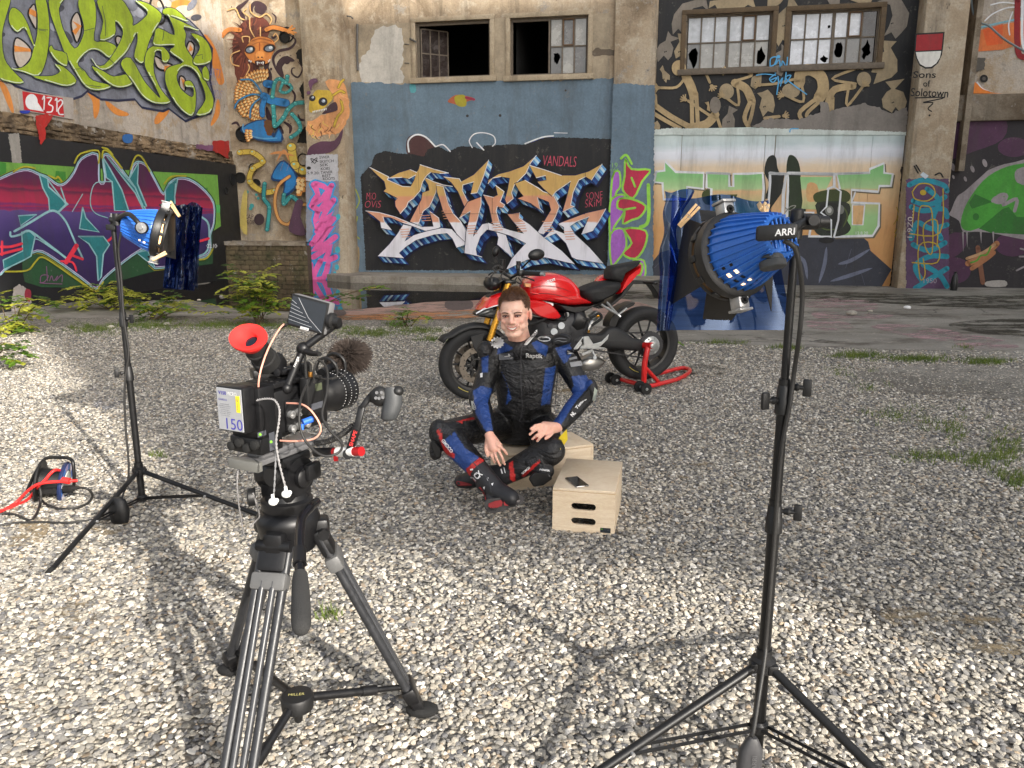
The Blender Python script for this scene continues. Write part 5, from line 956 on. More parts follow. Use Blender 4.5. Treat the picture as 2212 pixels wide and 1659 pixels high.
for q, w in [([(640, 1260), (740, 1100)], 44), ([(690, 1190), (800, 1230)], 24), ([(590, 1250), (700, 1260), (740, 1340)], 20), ([(10, 1110), (100, 1110), (210, 1080)], 26), ([(10, 1180), (210, 1130)], 26), ([(1920, 1060), (2020, 1030)], 24), ([(1050, 1050), (1110, 1000)], 24), ([(20, 1060), (20, 1190)], 22)]: p.stroke(q, w, REDS)
for q in [[(720, 300), (780, 210), (950, 180), (955, 300)], [(990, 250), (1000, 180), (1060, 200), (1180, 350)], [(990, 150), (1040, 165), (1090, 220)], [(1265, 360), (1310, 240), (1370, 240), (1450, 380)], [(130, 385), (230, 335), (340, 350)], [(1590, 500), (1660, 430), (1800, 425)], [(470, 420), (540, 450), (560, 430), (600, 480)], [(50, 1350), (260, 1340), (340, 1260), (400, 1210), (520, 1270), (900, 1530), (960, 1500), (1000, 1450)], [(1900, 1235), (2000, 1220), (2060, 1130)]]: p.stroke(q, 16, YL2)
TG = pm(128, 84, 122); 
for q in [[(390, 1460), (400, 1390), (470, 1390), (430, 1450), (390, 1460), (600, 1470)], [(450, 1300), (460, 1440)], [(480, 1440), (500, 1390), (520, 1440), (560, 1390), (540, 1440), (600, 1380), (600, 1450)]]: p.stroke(q, 8, TG)
p.shape([(130, 1510), (240, 1500), (300, 1600), (300, 1900), (120, 1900)], pm(164, 156, 152, .5), 2, 5, 3); p.shape([(250, 1520), (300, 1540), (290, 1640), (240, 1600)], pm(150, 40, 60), 3)
p.text('·22.10·', (2050, 1152 - 50), 40, WHITE, 110, .01); p.done()
# ================================================================== lamp stands and lamps
M_BKM = mat('black_stand_metal', S(22, 22, 23), .42, .2, .3, 20, .08, 200)
M_BKP = mat('black_plastic', S(20, 20, 21), .5, 0, .25, 18, .12, 160)
M_BKR = mat('black_rubber', S(20, 20, 20), .8, 0, .3, 18, .25, 220)
M_ALU = mat('raw_aluminium', S(172, 172, 172), .38, .7, .2, 18, .1, 150)
M_GREYM = mat('grey_metal', S(112, 112, 114), .45, .4, .2, 16, .1)
M_BLUE = mat('lamp_blue_enamel', S(42, 104, 190), .45, 0, .2, 14, .06, 120, .15)
M_FLAP = mat('matt_black_flap', S(30, 28, 26), .8, 0, .2, 9, .08)
M_WOOD = mat('peg_wood', S(226, 190, 140), .65, 0, .18, 60, .2, 90)
def zat(b, y): return P(CX, y, b.y).z
def stand(name, base, feet, ys, radii, label, knobs, grp='lamp stands on the gravel'):
    """ys: image rows of foot of pole, brace hub, leg hub, collars..., tip"""
    t = thing(name, (base.x, base.y, 0), label, 'lamp stand', grp)
    at = lambda z: Vector((base.x, base.y, z))
    z = [zat(base, y) for y in ys]; zl, zb_, zh = .05, z[0], z[1]; cz = z[2:-1]; zt = z[-1]
    segs = [zl] + cz + [zt]
    for i in range(len(segs) - 1):
        k = MB(); k.cyl(at(segs[i]), at(segs[i + 1] + (.05 if i < len(segs) - 2 else 0)), radii[i], n=20); k.obj('pole_section', M_BKM, t)
    for i, c in enumerate(cz):
        k = MB(); r = radii[i]; k.lathe([(-.045, r + .003), (-.042, r + .006), (-.004, r + .006), (0, r + .004), (.03, r + .002), (.034, r)], at(c), (0, 0, 1), 20); col_ = k.obj('collar', M_BKP, t)
        for (kx, kz, tee) in knobs[i]:
            d = Vector((kx, -.35 * abs(kx), 0)).normalized(); k = MB(); p0 = at(c + kz) + d * r; k.cyl(p0, p0 + d * .035, .006); k.lathe([(0, .008), (.012, .011), (.018, .006)], p0 + d * .006, d, 12)
            M = Matrix((d, Vector((-d.y, d.x, 0)), Vector((0, 0, 1)))).transposed().to_3x3(); k.box(p0 + d * .042, (.022, .012, .046), M, .004); k.obj('knob', M_BKP, col_)
    k = MB(); k.lathe([(-.02, radii[0] + .014), (-.018, radii[0] + .018), (.012, radii[0] + .018), (.02, radii[0] + .006), (.045, radii[0] + .005)], at(zh), (0, 0, 1), 24); k.obj('leg_hub', M_BKP, t)
    k = MB(); k.lathe([(-.012, radii[0] + .010), (.012, radii[0] + .010), (.02, radii[0] + .003)], at(zb_), (0, 0, 1), 24); k.obj('brace_hub', M_BKP, t)
    for f in feet:
        f = Vector((f[0], f[1], .012)); h = at(zh - .005) + (f - at(0)).normalized() * (radii[0] + .012); h.z = zh - .005
        k = MB(); k.tube([h, f], .0125, 14); k.box(h, (.03, .03, .03), None, .005); lg = k.obj('leg', M_BKM, t)
        k = MB(); k.cyl(f, f - (h - f).normalized() * .03, .0155, .0145, 14); k.obj('foot_cap', M_BKR, lg)
        m = h + (f - h) * .55; q0 = at(zb_); dd = (m - q0); sd = Vector((-dd.y, dd.x, 0)).normalized()
        for s_ in (-1, 1):
            k = MB(); k.tube([q0 + sd * .014 * s_, m + sd * .014 * s_], .0052, 6); k.obj('brace', M_BKM, t)
        k = MB()
        for s_ in (-1, 1): k.cyl(m + sd * .012 * s_, m + sd * .021 * s_, .006, n=8)
        k.obj('rivet', M_ALU, lg)
    k = MB(); k.cyl(at(zt), at(zt + .03), .008); k.cyl(at(zt + .005), at(zt + .018), .012); k.obj('spigot', M_ALU, t)
    return t
bR = Vector((.713, 1.97, 0)); fR = [(bR.x + .74 * math.cos(R(a)), bR.y + .74 * math.sin(R(a))) for a in (70, 200, 308)]
stand('light_stand', bR, fR, [1568, 1432, 1117, 859, 492], [.0165, .0145, .0105], 'black tripod light stand in the right foreground carrying the nearer blue lamp', [[(1, .02, 1)], [(-1, -.005, 1), (1, .03, 1)]])
bL = G(308, 1088); bL.z = 0
stand('light_stand', bL, [tuple(G(112, 1236)[:2]), tuple(G(562, 1118)[:2]), (bL.x - .36, bL.y + .72)], [1076, 1016, 805, 688, 474], [.0175, .0150, .0125], 'black tripod light stand on the left beside the cable reel carrying the farther blue lamp', [[(-1, 0, 1)], [(1, 0, 1)]])
EMI = NB('lit_lens'); EMI.col(S(240, 220, 190)); EMI.rough(.3); EMI.bs.inputs['Emission Color'].default_value = S(255, 196, 130); EMI.bs.inputs['Emission Strength'].default_value = 2.2; M_LENS = EMI.m
def lamp(front, rear, rf, label, yoke_to, name='studio_lamp', text=True, fins=28, lit=True, grp='blue studio lamps'):
    t = thing(name, (front + rear) / 2, label, 'studio lamp', grp); ax = (rear - front); L = ax.length; a = ax / L
    q = a.to_track_quat('Z', 'Y').to_matrix(); u = q @ Vector((1, 0, 0)); v = q @ Vector((0, 1, 0))
    up = (Vector((0, 0, 1)) - a * a.z).normalized(); sd = a.cross(up).normalized()
    prof = [(0.0, .86), (.03, .90), (.12, .90), (.3, .84), (.55, .72), (.8, .60), (.97, .50), (1.0, .44)]
    k = MB(); k.lathe([(p * L, r * rf) for p, r in prof], front, a, 40, False); k.lathe([(L * .995, .44 * rf), (L * .97, .40 * rf)], front, a, 40, False); k.obj('housing', M_BLUE, t, 50)
    k = MB(); k.lathe([(L * .96, .42 * rf), (L * .97, .001)], front, a, 32, False); k.obj('rear_vent_backing', M_BKP, t)
    for i in range(fins):
        an = 6.283 * i / fins; d = up * math.cos(an) + sd * math.sin(an); e = a.cross(d); k = MB(); rings = []
        for p, r in prof[1:-1]: 
            c = front + a * (p * L); w_ = .0024; rings.append([c + d * (r * rf - .002) + e * w_, c + d * (r * rf + .0062) + e * w_ * .6, c + d * (r * rf + .0062) - e * w_ * .6, c + d * (r * rf - .002) - e * w_])
        k.loft(rings); k.obj('cooling_fin', M_BLUE, t, 30)
    for i in range(7):
        o = (i - 3) * .125 * rf; h = math.sqrt(max(.0001, (.41 * rf) ** 2 - o * o)); k = MB(); M = Matrix((sd, a, up)).transposed().to_3x3(); k.box(front + a * (L * 1.0) + sd * o, (.045 * rf, .006, h * 2), M, .001); k.obj('rear_grille_bar', M_BLUE, t)
    k = MB(); M = Matrix((sd, a, up)).transposed().to_3x3(); k.box(front + a * (L * .995), (.80 * rf, .008, .16 * rf), M, .002); k.obj('rear_band', M_BLUE, t)
    # vents low on the housing with the lamp's glow showing
    for i in range(8):
        an = R(118 + 16 * i); d = up * math.cos(an) + sd * math.sin(an); e = a.cross(d)
        for pz, rr in ((.2, .87), (.34, .815)):
            k = MB(); M2 = Matrix((e, a, d)).transposed().to_3x3(); k.box(front + a * (L * pz) + d * (rr * rf + .0006), (.012 * rf / .1, .010, .002), M2); k.obj('vent_slot', M_LENS if (lit and i % 2) else M_BKP, t)
    # front ring with the barn-door frame
    k = MB(); k.lathe([(-.035, rf * .88), (-.035, rf * 1.06), (-.026, rf * 1.09), (.0, rf * 1.09), (.006, rf * 1.0), (.006, rf * .86), (-.035, rf * .86)], front, a, 40, False); k.lathe([(-.062, rf * .98), (-.062, rf * 1.05), (-.055, rf * 1.07), (-.048, rf * 1.05), (-.048, rf * .98), (-.062, rf * .98)], front, a, 40, False); ring = k.obj('front_ring', M_BKP, t)
    for i in range(12):
        an = 6.283 * i / 12; d = up * math.cos(an) + sd * math.sin(an); e = a.cross(d); k = MB(); M2 = Matrix((e, a, d)).transposed().to_3x3(); k.box(front - a * .042 + d * rf * 1.05, (.018, .022, .012), M2, .002); k.obj('ring_lug', M_BKP, ring)
    k = MB(); k.lathe([(-.03, .001), (-.028, rf * .5), (-.018, rf * .87)], front, a, 36, False); k.obj('lens', M_LENS if lit else M_PANES[1], t)
    k = MB()
    for s_ in (1, -1):
        c = front - a * .02 + up * s_ * rf * 1.17; M = Matrix((sd, a, up)).transposed().to_3x3(); k = MB(); k.box(c, (.034, .040, .040), M, .004); k.box(c + up * s_ * .024, (.044, .05, .007), M, .002); cl = k.obj('clip', M_ALU, t); k = MB(); k.lathe([(0, .011), (.004, .011), (.004, .005), (.012, .004)], c + a * .02, a, 14); k.obj('screw', M_BKM, cl)
    return t, a, up, sd, ring
fr = Q(1592, 549, 2.06); rr = Q(1690, 507, 1.905)
LR, a_, up_, sd_, ringR = lamp(fr, rr, .107, 'large blue ribbed studio lamp with open black barn doors on the right stand', None)
# yoke, switch box with lettering, ballast plug
top = P(1738, 488, 1.97); top.x = .713; k = MB()
y0 = Q(1716, 496, 1.86); y1 = Q(1742, 484, 1.93); k.tube(spline([Q(1700, 508, 1.86), Q(1722, 488, 1.88), Q(1745, 476, 1.925)], 5), .011, 10); k.lathe([(-.02, .02), (.02, .02), (.024, .016), (.05, .014), (.052, .009)], Q(1747, 479, 1.93), (1, .1, 0), 16); k.lathe([(-.02, .013), (.05, .013)], Q(1742, 476, 1.93), (0, -1, 0), 16); k.tube([Q(1757, 478, 1.93), Q(1784, 472, 1.93)], .006, 8); k.lathe([(-.04, .016), (.03, .016), (.034, .012)], Vector((.713, 1.97, 1.545)), (0, 0, 1), 16); k.obj('yoke', M_BKP, LR)
bx = [Q(1644, 505, 1.80), Q(1722, 499, 1.78)]; d = (bx[1] - bx[0]); M = Matrix((d.normalized(), Vector((0, 0, 1)).cross(d.normalized()), Vector((0, 0, 1)))).transposed().to_3x3()
k = MB(); k.box((bx[0] + bx[1]) / 2 + Vector((0, .018, 0)), (d.length + .012, .034, .036), M, .007); sb = k.obj('switch_box', M_BKP, LR)
k = MB(); n_ = d.normalized().cross(Vector((0, 0, 1))); lettering(k, 'ARRI', (bx[0] + bx[1]) / 2 + d * .16 + n_ * .0 , d, (0, 0, 1), .016, .044, .0012, .02); k.obj('maker_plate', mat('white_print', S(222, 222, 222), .6), sb)
k = MB(); k.lathe([(0, .030), (.004, .033), (.018, .033), (.022, .028)], Q(1668, 562, 1.92), -up_, 20); k.cyl(Q(1668, 562, 1.92), Q(1670, 548, 1.92), .03, .026, 20); k.obj('cable_gland', mat('dark_grey_plastic', S(62, 64, 66), .6), LR)
k = MB(); k.lathe([(0, .036), (.012, .034), (.03, .03)], Q(1668, 552, 1.925), up_, 20); k.obj('gland_collar', M_BLUE, LR)
k = MB(); k.box(Q(1627, 561, 1.965), (.03, .012, .012), M, .004); lettering(k, '', Q(1627, 561, 1.94), d, (0, 0, 1), .01) ; k.obj('badge', M_ALU, LR)
def flap(pts, par, th=.0022):
    q = [Q(*a) for a in pts]; n = (q[1] - q[0]).cross(q[2] - q[0]).normalized(); k = MB(); k.prism(q, n * th); return k.obj('barn_door', M_FLAP, par, 0)
flap([(1480, 471, 2.30), (1516, 484, 2.12), (1524, 612, 2.12), (1446, 660, 2.32)], LR); flap([(1528, 617, 2.10), (1518, 688, 2.24), (1580, 691, 2.25), (1638, 617, 2.11)], LR); flap([(1650, 610, 2.12), (1665, 672, 2.22), (1669, 574, 2.2), (1660, 560, 2.12)], LR); flap([(1511, 455, 2.22), (1515, 478, 2.11), (1612, 470, 2.11), (1590, 460, 2.24)], LR)
for (x0, y0, x1, y1) in [(1519, 480, 1521, 610), (1520, 612, 1640, 618)]:
    k = MB(); k.tube([Q(x0, y0, 2.1), Q(x1, y1, 2.1)], .0028, 6); k.box(Q((x0 + x1) / 2, (y0 + y1) / 2, 2.1), (.012, .01, .02), None, .002); k.obj('hinge_rod', M_BKM, LR)
# blue gels
def gelmat(name, c, gl, refl=.16, k=.25):
    q = NB(name); q.t.nodes.remove(q.bs); tb = q.n('ShaderNodeBsdfTransparent'); tb.inputs[0].default_value = c4(c); g_ = q.n('ShaderNodeBsdfGlossy'); g_.inputs['Roughness'].default_value = .06; g_.inputs['Color'].default_value = c4(gl)
    fz = q.n('ShaderNodeLayerWeight'); fz.inputs['Blend'].default_value = .25; df = q.n('ShaderNodeBsdfTranslucent'); df.inputs[0].default_value = c4(tuple(x * .8 for x in c[:3])); m2 = q.n('ShaderNodeMixShader'); m2.inputs[0].default_value = .06; q.l(tb.outputs[0], m2.inputs[1]); q.l(df.outputs[0], m2.inputs[2])
    mx = q.n('ShaderNodeMixShader'); q.l(q.math('ADD', q.math('MULTIPLY', fz.outputs['Fresnel'], k), refl, True), mx.inputs[0]); q.l(m2.outputs[0], mx.inputs[1]); q.l(g_.outputs[0], mx.inputs[2]); q.l(mx.outputs[0], q.out.inputs[0])
    bp = q.n('ShaderNodeBump'); bp.inputs['Strength'].default_value = .12; bp.inputs['Distance'].default_value = .006; q.l(q.noise(7, 2, .5), bp.inputs['Height']); q.l(bp.outputs[0], g_.inputs['Normal']); return q.m
M_GEL = gelmat('blue_gel', (.08, .19, .62), (.55, .7, 1.0), .03, .13)
M_GELD = gelmat('deep_blue_gel', (.10, .17, .40), (.6, .68, .9), .03, .22)
def gel_right(u, v):
    x = (1452 + (1660 - 1452) * u) * (1 - v) + (1436 + (1712 - 1436) * u) * v; y = (421 + 9 * u) * (1 - v) + 713 * v
    if v < .1: y += 6 * math.sin(u * 9)
    k = 2.36 + .018 * math.sin(u * 11 + v * 2) * (1 - v * .6) + .012 * math.sin(u * 23 - v * 5) * (1 - v)
    return Q(x, y, k)
g = MB(); g.grid(gel_right, 60, 40)
def gel_roll(u, v):                                   # loose left edge curling back towards the lamp
    a = u * 3.6; pinch = 1 - .55 * math.exp(-((v - .27) / .12) ** 2); w_ = (30 - 16 * v) * pinch
    cx = 1466 - 34 * v + (-10 * math.exp(-((v - .3) / .18) ** 2)); x = cx - w_ * math.cos(a) * 1.0; k = 2.34 - .05 * math.sin(a) - .02 * v
    y = (412 + 4 * math.sin(a * 2)) * (1 - v) + 714 * v; x += 5 * math.sin(v * 22 + u * 9) * (1 - v) ** 2
    return Q(x, y, k)
g.grid(gel_roll, 28, 50)
tag(g.obj('gel_sheet', M_GEL, None, 60, False), 'transparent blue gel sheet pegged round the barn doors of the right lamp', 'gel sheet', 'blue gels pegged to the lamps')
# left lamp
fl = Q(337, 500, 4.02); rl = Q(266, 481, 3.97)
LL, a2, up2, sd2, ring2 = lamp(fl, rl, .118, 'farther blue studio lamp seen side-on on the left stand', None, fins=30)
k = MB(); k.tube(spline([Q(252, 474, 3.95), Q(276, 462, 3.86), (Q(296, 478, 3.82)), Q(305, 492, 3.84)], 5), .012, 10); k.lathe([(-.014, .03), (.012, .03), (.016, .022)], Q(306, 492, 3.845), (0, -1, 0), 18); k.lathe([(-.03, .02), (.03, .02)], Q(252, 474, 3.96), (0, 0, 1), 14); k.tube([Q(252, 478, 3.96), Q(238, 474, 3.96)], .014, 10); k.box(Q(240, 491, 3.97), (.05, .02, .03), None, .005); k.obj('yoke', M_BKP, LL)
k = MB(); k.lathe([(0, .026), (.006, .026), (.007, .012), (.014, .010)], Q(306, 492, 3.82), (0, -1, 0), 18); k.obj('tilt_lock', M_ALU, LL)
flap([(352, 449, 4.02), (380, 440, 4.2), (380, 560, 4.2), (354, 553, 4.02)], LL); flap([(356, 450, 4.1), (378, 462, 4.05), (376, 540, 4.05), (357, 548, 4.1)], LL)
def crumple(x, y): return .09 * mnoise.noise(Vector((x * 1.6, y * .5, 1))) + .035 * abs(mnoise.noise(Vector((x * 3.2 + y * .6, y * .8, 4))))
def gel_left(u, v, ph=0):
    x = (368 + 70 * u) * (1 - v) + (352 + (420 - 352) * u) * v; y = (441 + 12 * abs(u - .4)) * (1 - v) + (622 + 6 * u) * v
    return Q(x, y, 4.20 + ph + crumple(u * 3 + ph * 20, v * 4) + .06 * math.sin(u * 9 + ph * 40))
g = MB(); g.grid(lambda u, v: gel_left(u, v), 40, 56); g.grid(lambda u, v: gel_left(u, v, .10), 40, 56); g.grid(lambda u, v: gel_left(u, v, -.10) if False else Q(380 + 55 * u - 8 * v, 442 + 178 * v + 6 * math.sin(u * 7), 4.38 + crumple(u * 4 + 3, v * 5)), 40, 56)
tag(g.obj('gel_sheet', M_GELD, None, 60, False), 'dark crumpled blue gel hanging in folds from the left lamp', 'gel sheet', 'blue gels pegged to the lamps')
# clothes pegs
def peg(p0, p1, label):
    d = (p1 - p0); L = d.length; d = d / L; n = d.cross(FW).normalized(); t = thing('clothes_peg', (p0 + p1) / 2, label, 'clothes peg', 'wooden pegs holding the gels'); w_ = .013
    for s_ in (1, -1):
        M = Matrix((d, n, d.cross(n))).transposed().to_3x3() @ Matrix.Rotation(R(1.8 * s_), 3, 'Z'); k = MB(); k.box((p0 + p1) / 2 + n * .0046 * s_, (L, .0078, w_), M, .0012); k.obj('jaw', M_WOOD, t)
    k = MB(); k.tube([(p0 + p1) / 2 + d.cross(n) * w_ * .7 + n * .007 * math.cos(a * .7) + d * .004 * math.sin(a * .7) + d.cross(n) * (-a * w_ * .035) for a in range(40)], .001, 6); k.obj('spring', M_ALU, t)
peg(Q(1467, 489, 2.22), Q(1508, 444, 2.2), 'wooden clothes peg slanting on the blue gel left of the right lamp'); peg(Q(1646, 452, 2.2), Q(1643, 425 + 18, 2.3), 'wooden clothes peg end-on behind the upper right of the right lamp'); peg(Q(1652, 462, 2.18), Q(1655, 442, 2.24), 'small wooden clothes peg at the right edge of the blue gel')
peg(Q(388, 468, 4.02), Q(367, 436, 4.02), 'upper wooden peg on the dark gel of the left lamp'); peg(Q(329, 562, 3.95), Q(359, 546, 3.98), 'lower wooden peg under the ring of the left lamp')
# mains cables of the lamps
def cable(name, pts, r, m, label, k_=7, cat='cable'):
    k = MB(); k.tube(spline(pts, k_), r, 8); o = k.obj(name, m, None, 60); return tag(o, label, cat)
M_CAB = mat('black_cable', S(38, 37, 36), .55, 0, .3, 20, .1)
cr_ = [Q(1693, 520, 1.83), Q(1716, 535, 1.83), Q(1728, 580, 1.85), Q(1733, 640, 1.88), Q(1727, 720, 1.91)] + [P(x, y, 1.945) for x, y in [(1716, 800), (1705, 880), (1690, 960), (1681, 1050), (1673, 1160), (1664, 1270), (1655, 1380)]] + [P(1652, 1420, 1.93), P(1640, 1500, 1.88), P(1628, 1575, 1.82), P(1622, 1592, 1.8)]
cable('lamp_cable', cr_, .0062, M_CAB, 'thick black cable running from the right lamp down along its stand')
k = MB(); c = P(1621, 1632, 1.80); M = Matrix.Rotation(R(4), 3, 'Y'); rings = []
for z, w_, d_ in [(.055, .010, .009), (.048, .016, .012), (.02, .030, .018), (-.03, .034, .020), (-.055, .030, .018), (-.07, .012, .010)]: rings.append([c + M @ Vector((w_ * math.cos(a) * abs(math.cos(a)) ** -.4 if abs(math.cos(a)) > .01 else 0, d_ * math.sin(a), z)) for a in [6.283 * i / 20 for i in range(20)]])
k.loft(rings); ib = tag(k.obj('inline_switch', mat('grey_black_plastic', S(58, 58, 60), .5), None), 'dark inline cable switch box hanging low against the right light stand', 'cable switch'); k = MB(); lettering(k, 'ARRI', c + Vector((.004, -.0215, -.005)), (0, 0, 1), (-1, 0, 0), .012, .04, .001); k.obj('print', mat('dull_print', S(84, 84, 86), .6), ib)
cl = [Q(262, 500, 3.94), Q(256, 540, 3.98)] + [P(x, y, bL.y - .02) for x, y in [(262, 600), (268, 690), (278, 760), (272, 805), (269, 860), (272, 930), (278, 1000), (276, 1040)]] + [P(268, 1062, bL.y - .1), G(262, 1082, .06)]
cable('lamp_cable', cl, .0058, M_CAB, 'thin black cable looping down the left light stand to its black box')
k = MB(); c = G(257, 1104, .07); rings = []
for z, w_ in [(.075, .02), (.06, .04), (.0, .055), (-.06, .045), (-.075, .02)]: rings.append([c + Vector((w_ * math.cos(a), w_ * .6 * math.sin(a), z)) for a in [6.283 * i / 16 for i in range(16)]])
k.loft(rings); tag(k.obj('inline_switch', M_BKP, None), 'black cable box on the gravel under the left light stand', 'cable switch')
# ================================================================== tripod and film camera
M_CARB = mat('carbon_tube', S(44, 45, 48), .4, .1, .45, 60, .06)
M_ANO = mat('black_anodised', S(21, 21, 23), .42, .2, .25, 24, .06, 200)
M_REDA = mat('red_anodised', S(186, 30, 36), .3, .4, .15, 20, coat=.3)
M_WHT = mat('white_plastic', S(228, 228, 226), .4, 0, .06, 20)
T1 = lambda c: (438.9 + .34722 * c[0], 603.5 + .34722 * c[1]); T2 = lambda c: (438.9 + .3551 * c[0], 1069.8 + .3551 * c[1])
def A1(x, y, k): return Q(*T1((x, y)), k)
def A2(x, y, k): return Q(*T2((x, y)), k)
TRI = thing('tripod', (-.66, 2.1, 0), 'black carbon tripod with fluid head and pan handle carrying the film camera', 'tripod')
APX = Vector((-.655, 2.12, .70)); fF = Vector((-.72, 1.64, 0)); fRt = G(912, 1540); fLt = G(503, 1452)
def leg(top, foot, n_tube, lower):
    wo_ = .038 if foot is fF else .030
    d = (foot - top); L = d.length; d /= L; s_ = d.cross(Vector((0, 0, 1))).normalized(); outv = s_.cross(d).normalized()
    k = MB()
    for o in (-1, 1): k.tube([top + s_ * wo_ * o, top + d * (L * (.80 if f is fF else .86)) + s_ * wo_ * o], .0135, 14)
    lg = k.obj('leg', M_CARB, TRI)
    k = MB()
    for o in (-1, 1): k.tube([top + d * .10 + s_ * wo_ * .42 * o + outv * .014, foot - d * .07 + s_ * .013 * o + outv * .004], .0095, 12)
    k.obj('inner_tube', mat('inner_carbon', S(58, 59, 62), .36, .1, .4, 50), lg)
    M = Matrix((s_, outv, d)).transposed().to_3x3()
    k = MB(); k.box(top + d * .10, (.104, .046, .05), M, .010); k.obj('collar', mat('grey_collar', S(92, 92, 92), .5, .1, .12, 20), lg)
    k = MB(); k.box(top + d * .03, (.085, .04, .09), M, .012); k.obj('leg_socket', M_ANO, lg)
    k = MB(); k.box(top + d * (L * (.80 if f is fF else .86)), (.098, .042, .045), M, .008); k.obj('clamp', M_ANO, lg)
    k = MB(); k.box(foot - d * .09, (.062, .036, .07), M, .008); k.box(foot - d * .045, (.04, .036, .05), M, .006); k.obj('ankle', M_ANO, lg)
    k = MB(); c = foot + Vector((0, 0, .012)); r = [[c + Vector((.052 * math.cos(a) * sc, .036 * math.sin(a) * sc, z)) for a in [6.283 * i / 18 for i in range(18)]] for z, sc in ((-.010, .9), (-.004, 1), (.006, 1), (.016, .7))]; k.loft(r); k.obj('foot', M_BKR, lg)
    return lg
for f in (fF, fRt, fLt):
    d = (f - Vector((APX.x, APX.y, 0))).normalized(); leg(APX + d * .085 + Vector((0, 0, -.05)), f, 2, .5)
k = MB(); k.lathe([(-.10, .055), (-.09, .075), (-.02, .088), (.0, .092), (.02, .085), (.03, .07)], APX, (0, 0, 1), 30)
for f in (fF, fRt, fLt):
    d = (f - Vector((APX.x, APX.y, 0))).normalized(); k.box(APX + d * .085 + Vector((0, 0, -.04)), (.06, .06, .07), Matrix.Rotation(math.atan2(d.y, d.x), 3, 'Z'), .012); k.cyl(APX + d * .10 + Vector((-d.y, d.x, 0)) * .05 + Vector((0, 0, -.045)), APX + d * .10 - Vector((-d.y, d.x, 0)) * .05 + Vector((0, 0, -.045)), .016, n=14)
k.obj('crown', M_ANO, TRI)
# spreader
hub = A2(572, 1235, 2.20); k = MB(); k.lathe([(-.035, .030), (-.03, .044), (.006, .047), (.012, .043), (.014, .030)], hub, (0, 0, 1), 28); k.lathe([(-.075, .008), (-.07, .012), (-.035, .014)], hub, (0, 0, 1), 14); sp = k.obj('spreader_hub', M_BKP, TRI)
k = MB(); lettering(k, 'MILLER', hub + Vector((.0, -.004, .0145)), (1, .12, 0), (-.12, 1, 0), .011, .045, .001); k.obj('print', mat('yellow_print', S(196, 188, 120), .6), sp)
for f, fr_ in ((fF, .82), (fRt, .9), (fLt, .9)):
    e = f + Vector((0, 0, .10)); e = hub + (e - hub) * fr_; k = MB(); m = hub + (e - hub) * .62; k.tube([hub + (e - hub).normalized() * .04, m], .0125, 12); k.tube([m, e], .009, 10); k.lathe([(-.03, .0155), (.02, .0155), (.024, .011)], m, e - hub, 14); k.obj('spreader_arm', M_ANO, TRI)
# fluid head
HD = APX + Vector((.0, 0, .03)); k = MB(); k.lathe([(0, .07), (.012, .074), (.03, .074), (.036, .064), (.05, .06)], HD, (0, 0, 1), 30); k.obj('pan_base', M_ANO, TRI)
cf = Vector((.45, .893, 0)).normalized(); cr_v = Vector((cf.y, -cf.x, 0)); MC = Matrix((cr_v, cf, Vector((0, 0, 1)))).transposed().to_3x3()
def C(r, f, z): return HD + cr_v * r + cf * f + Vector((0, 0, z))
k = MB(); k.cyl(C(-.06, 0, .105), C(.06, 0, .105), .056, n=32); k.box(C(0, 0, .07), (.11, .10, .07), MC, .012); k.box(C(0, .0, .155), (.10, .115, .03), MC, .008); fh = k.obj('fluid_head', M_ANO, TRI)
for r_, f_, z_k in ((-.068, -.02, .105), (-.06, -.06, .045)): k = MB(); k.lathe([(0, .024), (.004, .026), (.020, .026), (.024, .020)], C(r_, f_, z_k), -cr_v * .7 - cf * .7, 22); k.obj('drag_knob', M_BKP, TRI)
k = MB(); k.lathe([(0, .026), (.006, .028), (.014, .026)], C(.01, -.055, .115), -cf, 24); k.obj('dial', M_BKP, TRI)
k = MB(); k.lathe([(0, .03), (.014, .03), (.02, .022)], C(.062, .0, .105), cr_v, 24); k.box(C(.085, .02, .12), (.022, .055, .05), MC, .008); k.obj('handle_clamp', M_ANO, TRI)
hp_ = spline([A2(690, 40, 2.02), A2(650, 75, 1.96), A2(605, 130, 1.92), A2(590, 200, 1.88), A2(586, 320, 1.82), A2(588, 500, 1.74)], 6)
k = MB(); k.tube(hp_, .0115, 14); ph = k.obj('pan_handle', mat('gloss_black_tube', S(20, 20, 24), .18, .3, .2, 20), TRI)
k = MB(); k.lathe([(0, .0155), (.05, .0155)], A2(586, 330, 1.815), A2(588, 500, 1.74) - A2(586, 320, 1.82), 16); k.obj('handle_collar', M_ANO, ph)
a = A2(590, 480, 1.75); b_ = A2(598, 838, 1.60); k = MB(); L = (b_ - a).length; k.lathe([(0, .016), (.02, .018), (.05, .0195), (L * .5, .0205), (L * .8, .021), (L - .02, .020), (L - .006, .015), (L, .006)], a, b_ - a, 22); k.obj('foam_grip', mat('grey_foam', S(44, 44, 44), .9, 0, .2, 60, .5, 420), ph)
# camera sliding plate
k = MB(); k.box(C(0, -.01, .178), (.085, .25, .016), MC, .003); k.box(C(0, .0, .192), (.06, .22, .014), MC, .003); k.obj('sliding_plate', M_GREYM, TRI)
k = MB(); k.box(C(-.005, -.142, .172), (.108, .020, .028), MC, .003); k.obj('plate_stop', mat('warm_grey_plate', S(112, 112, 108), .55, .2, .1, 16), TRI)
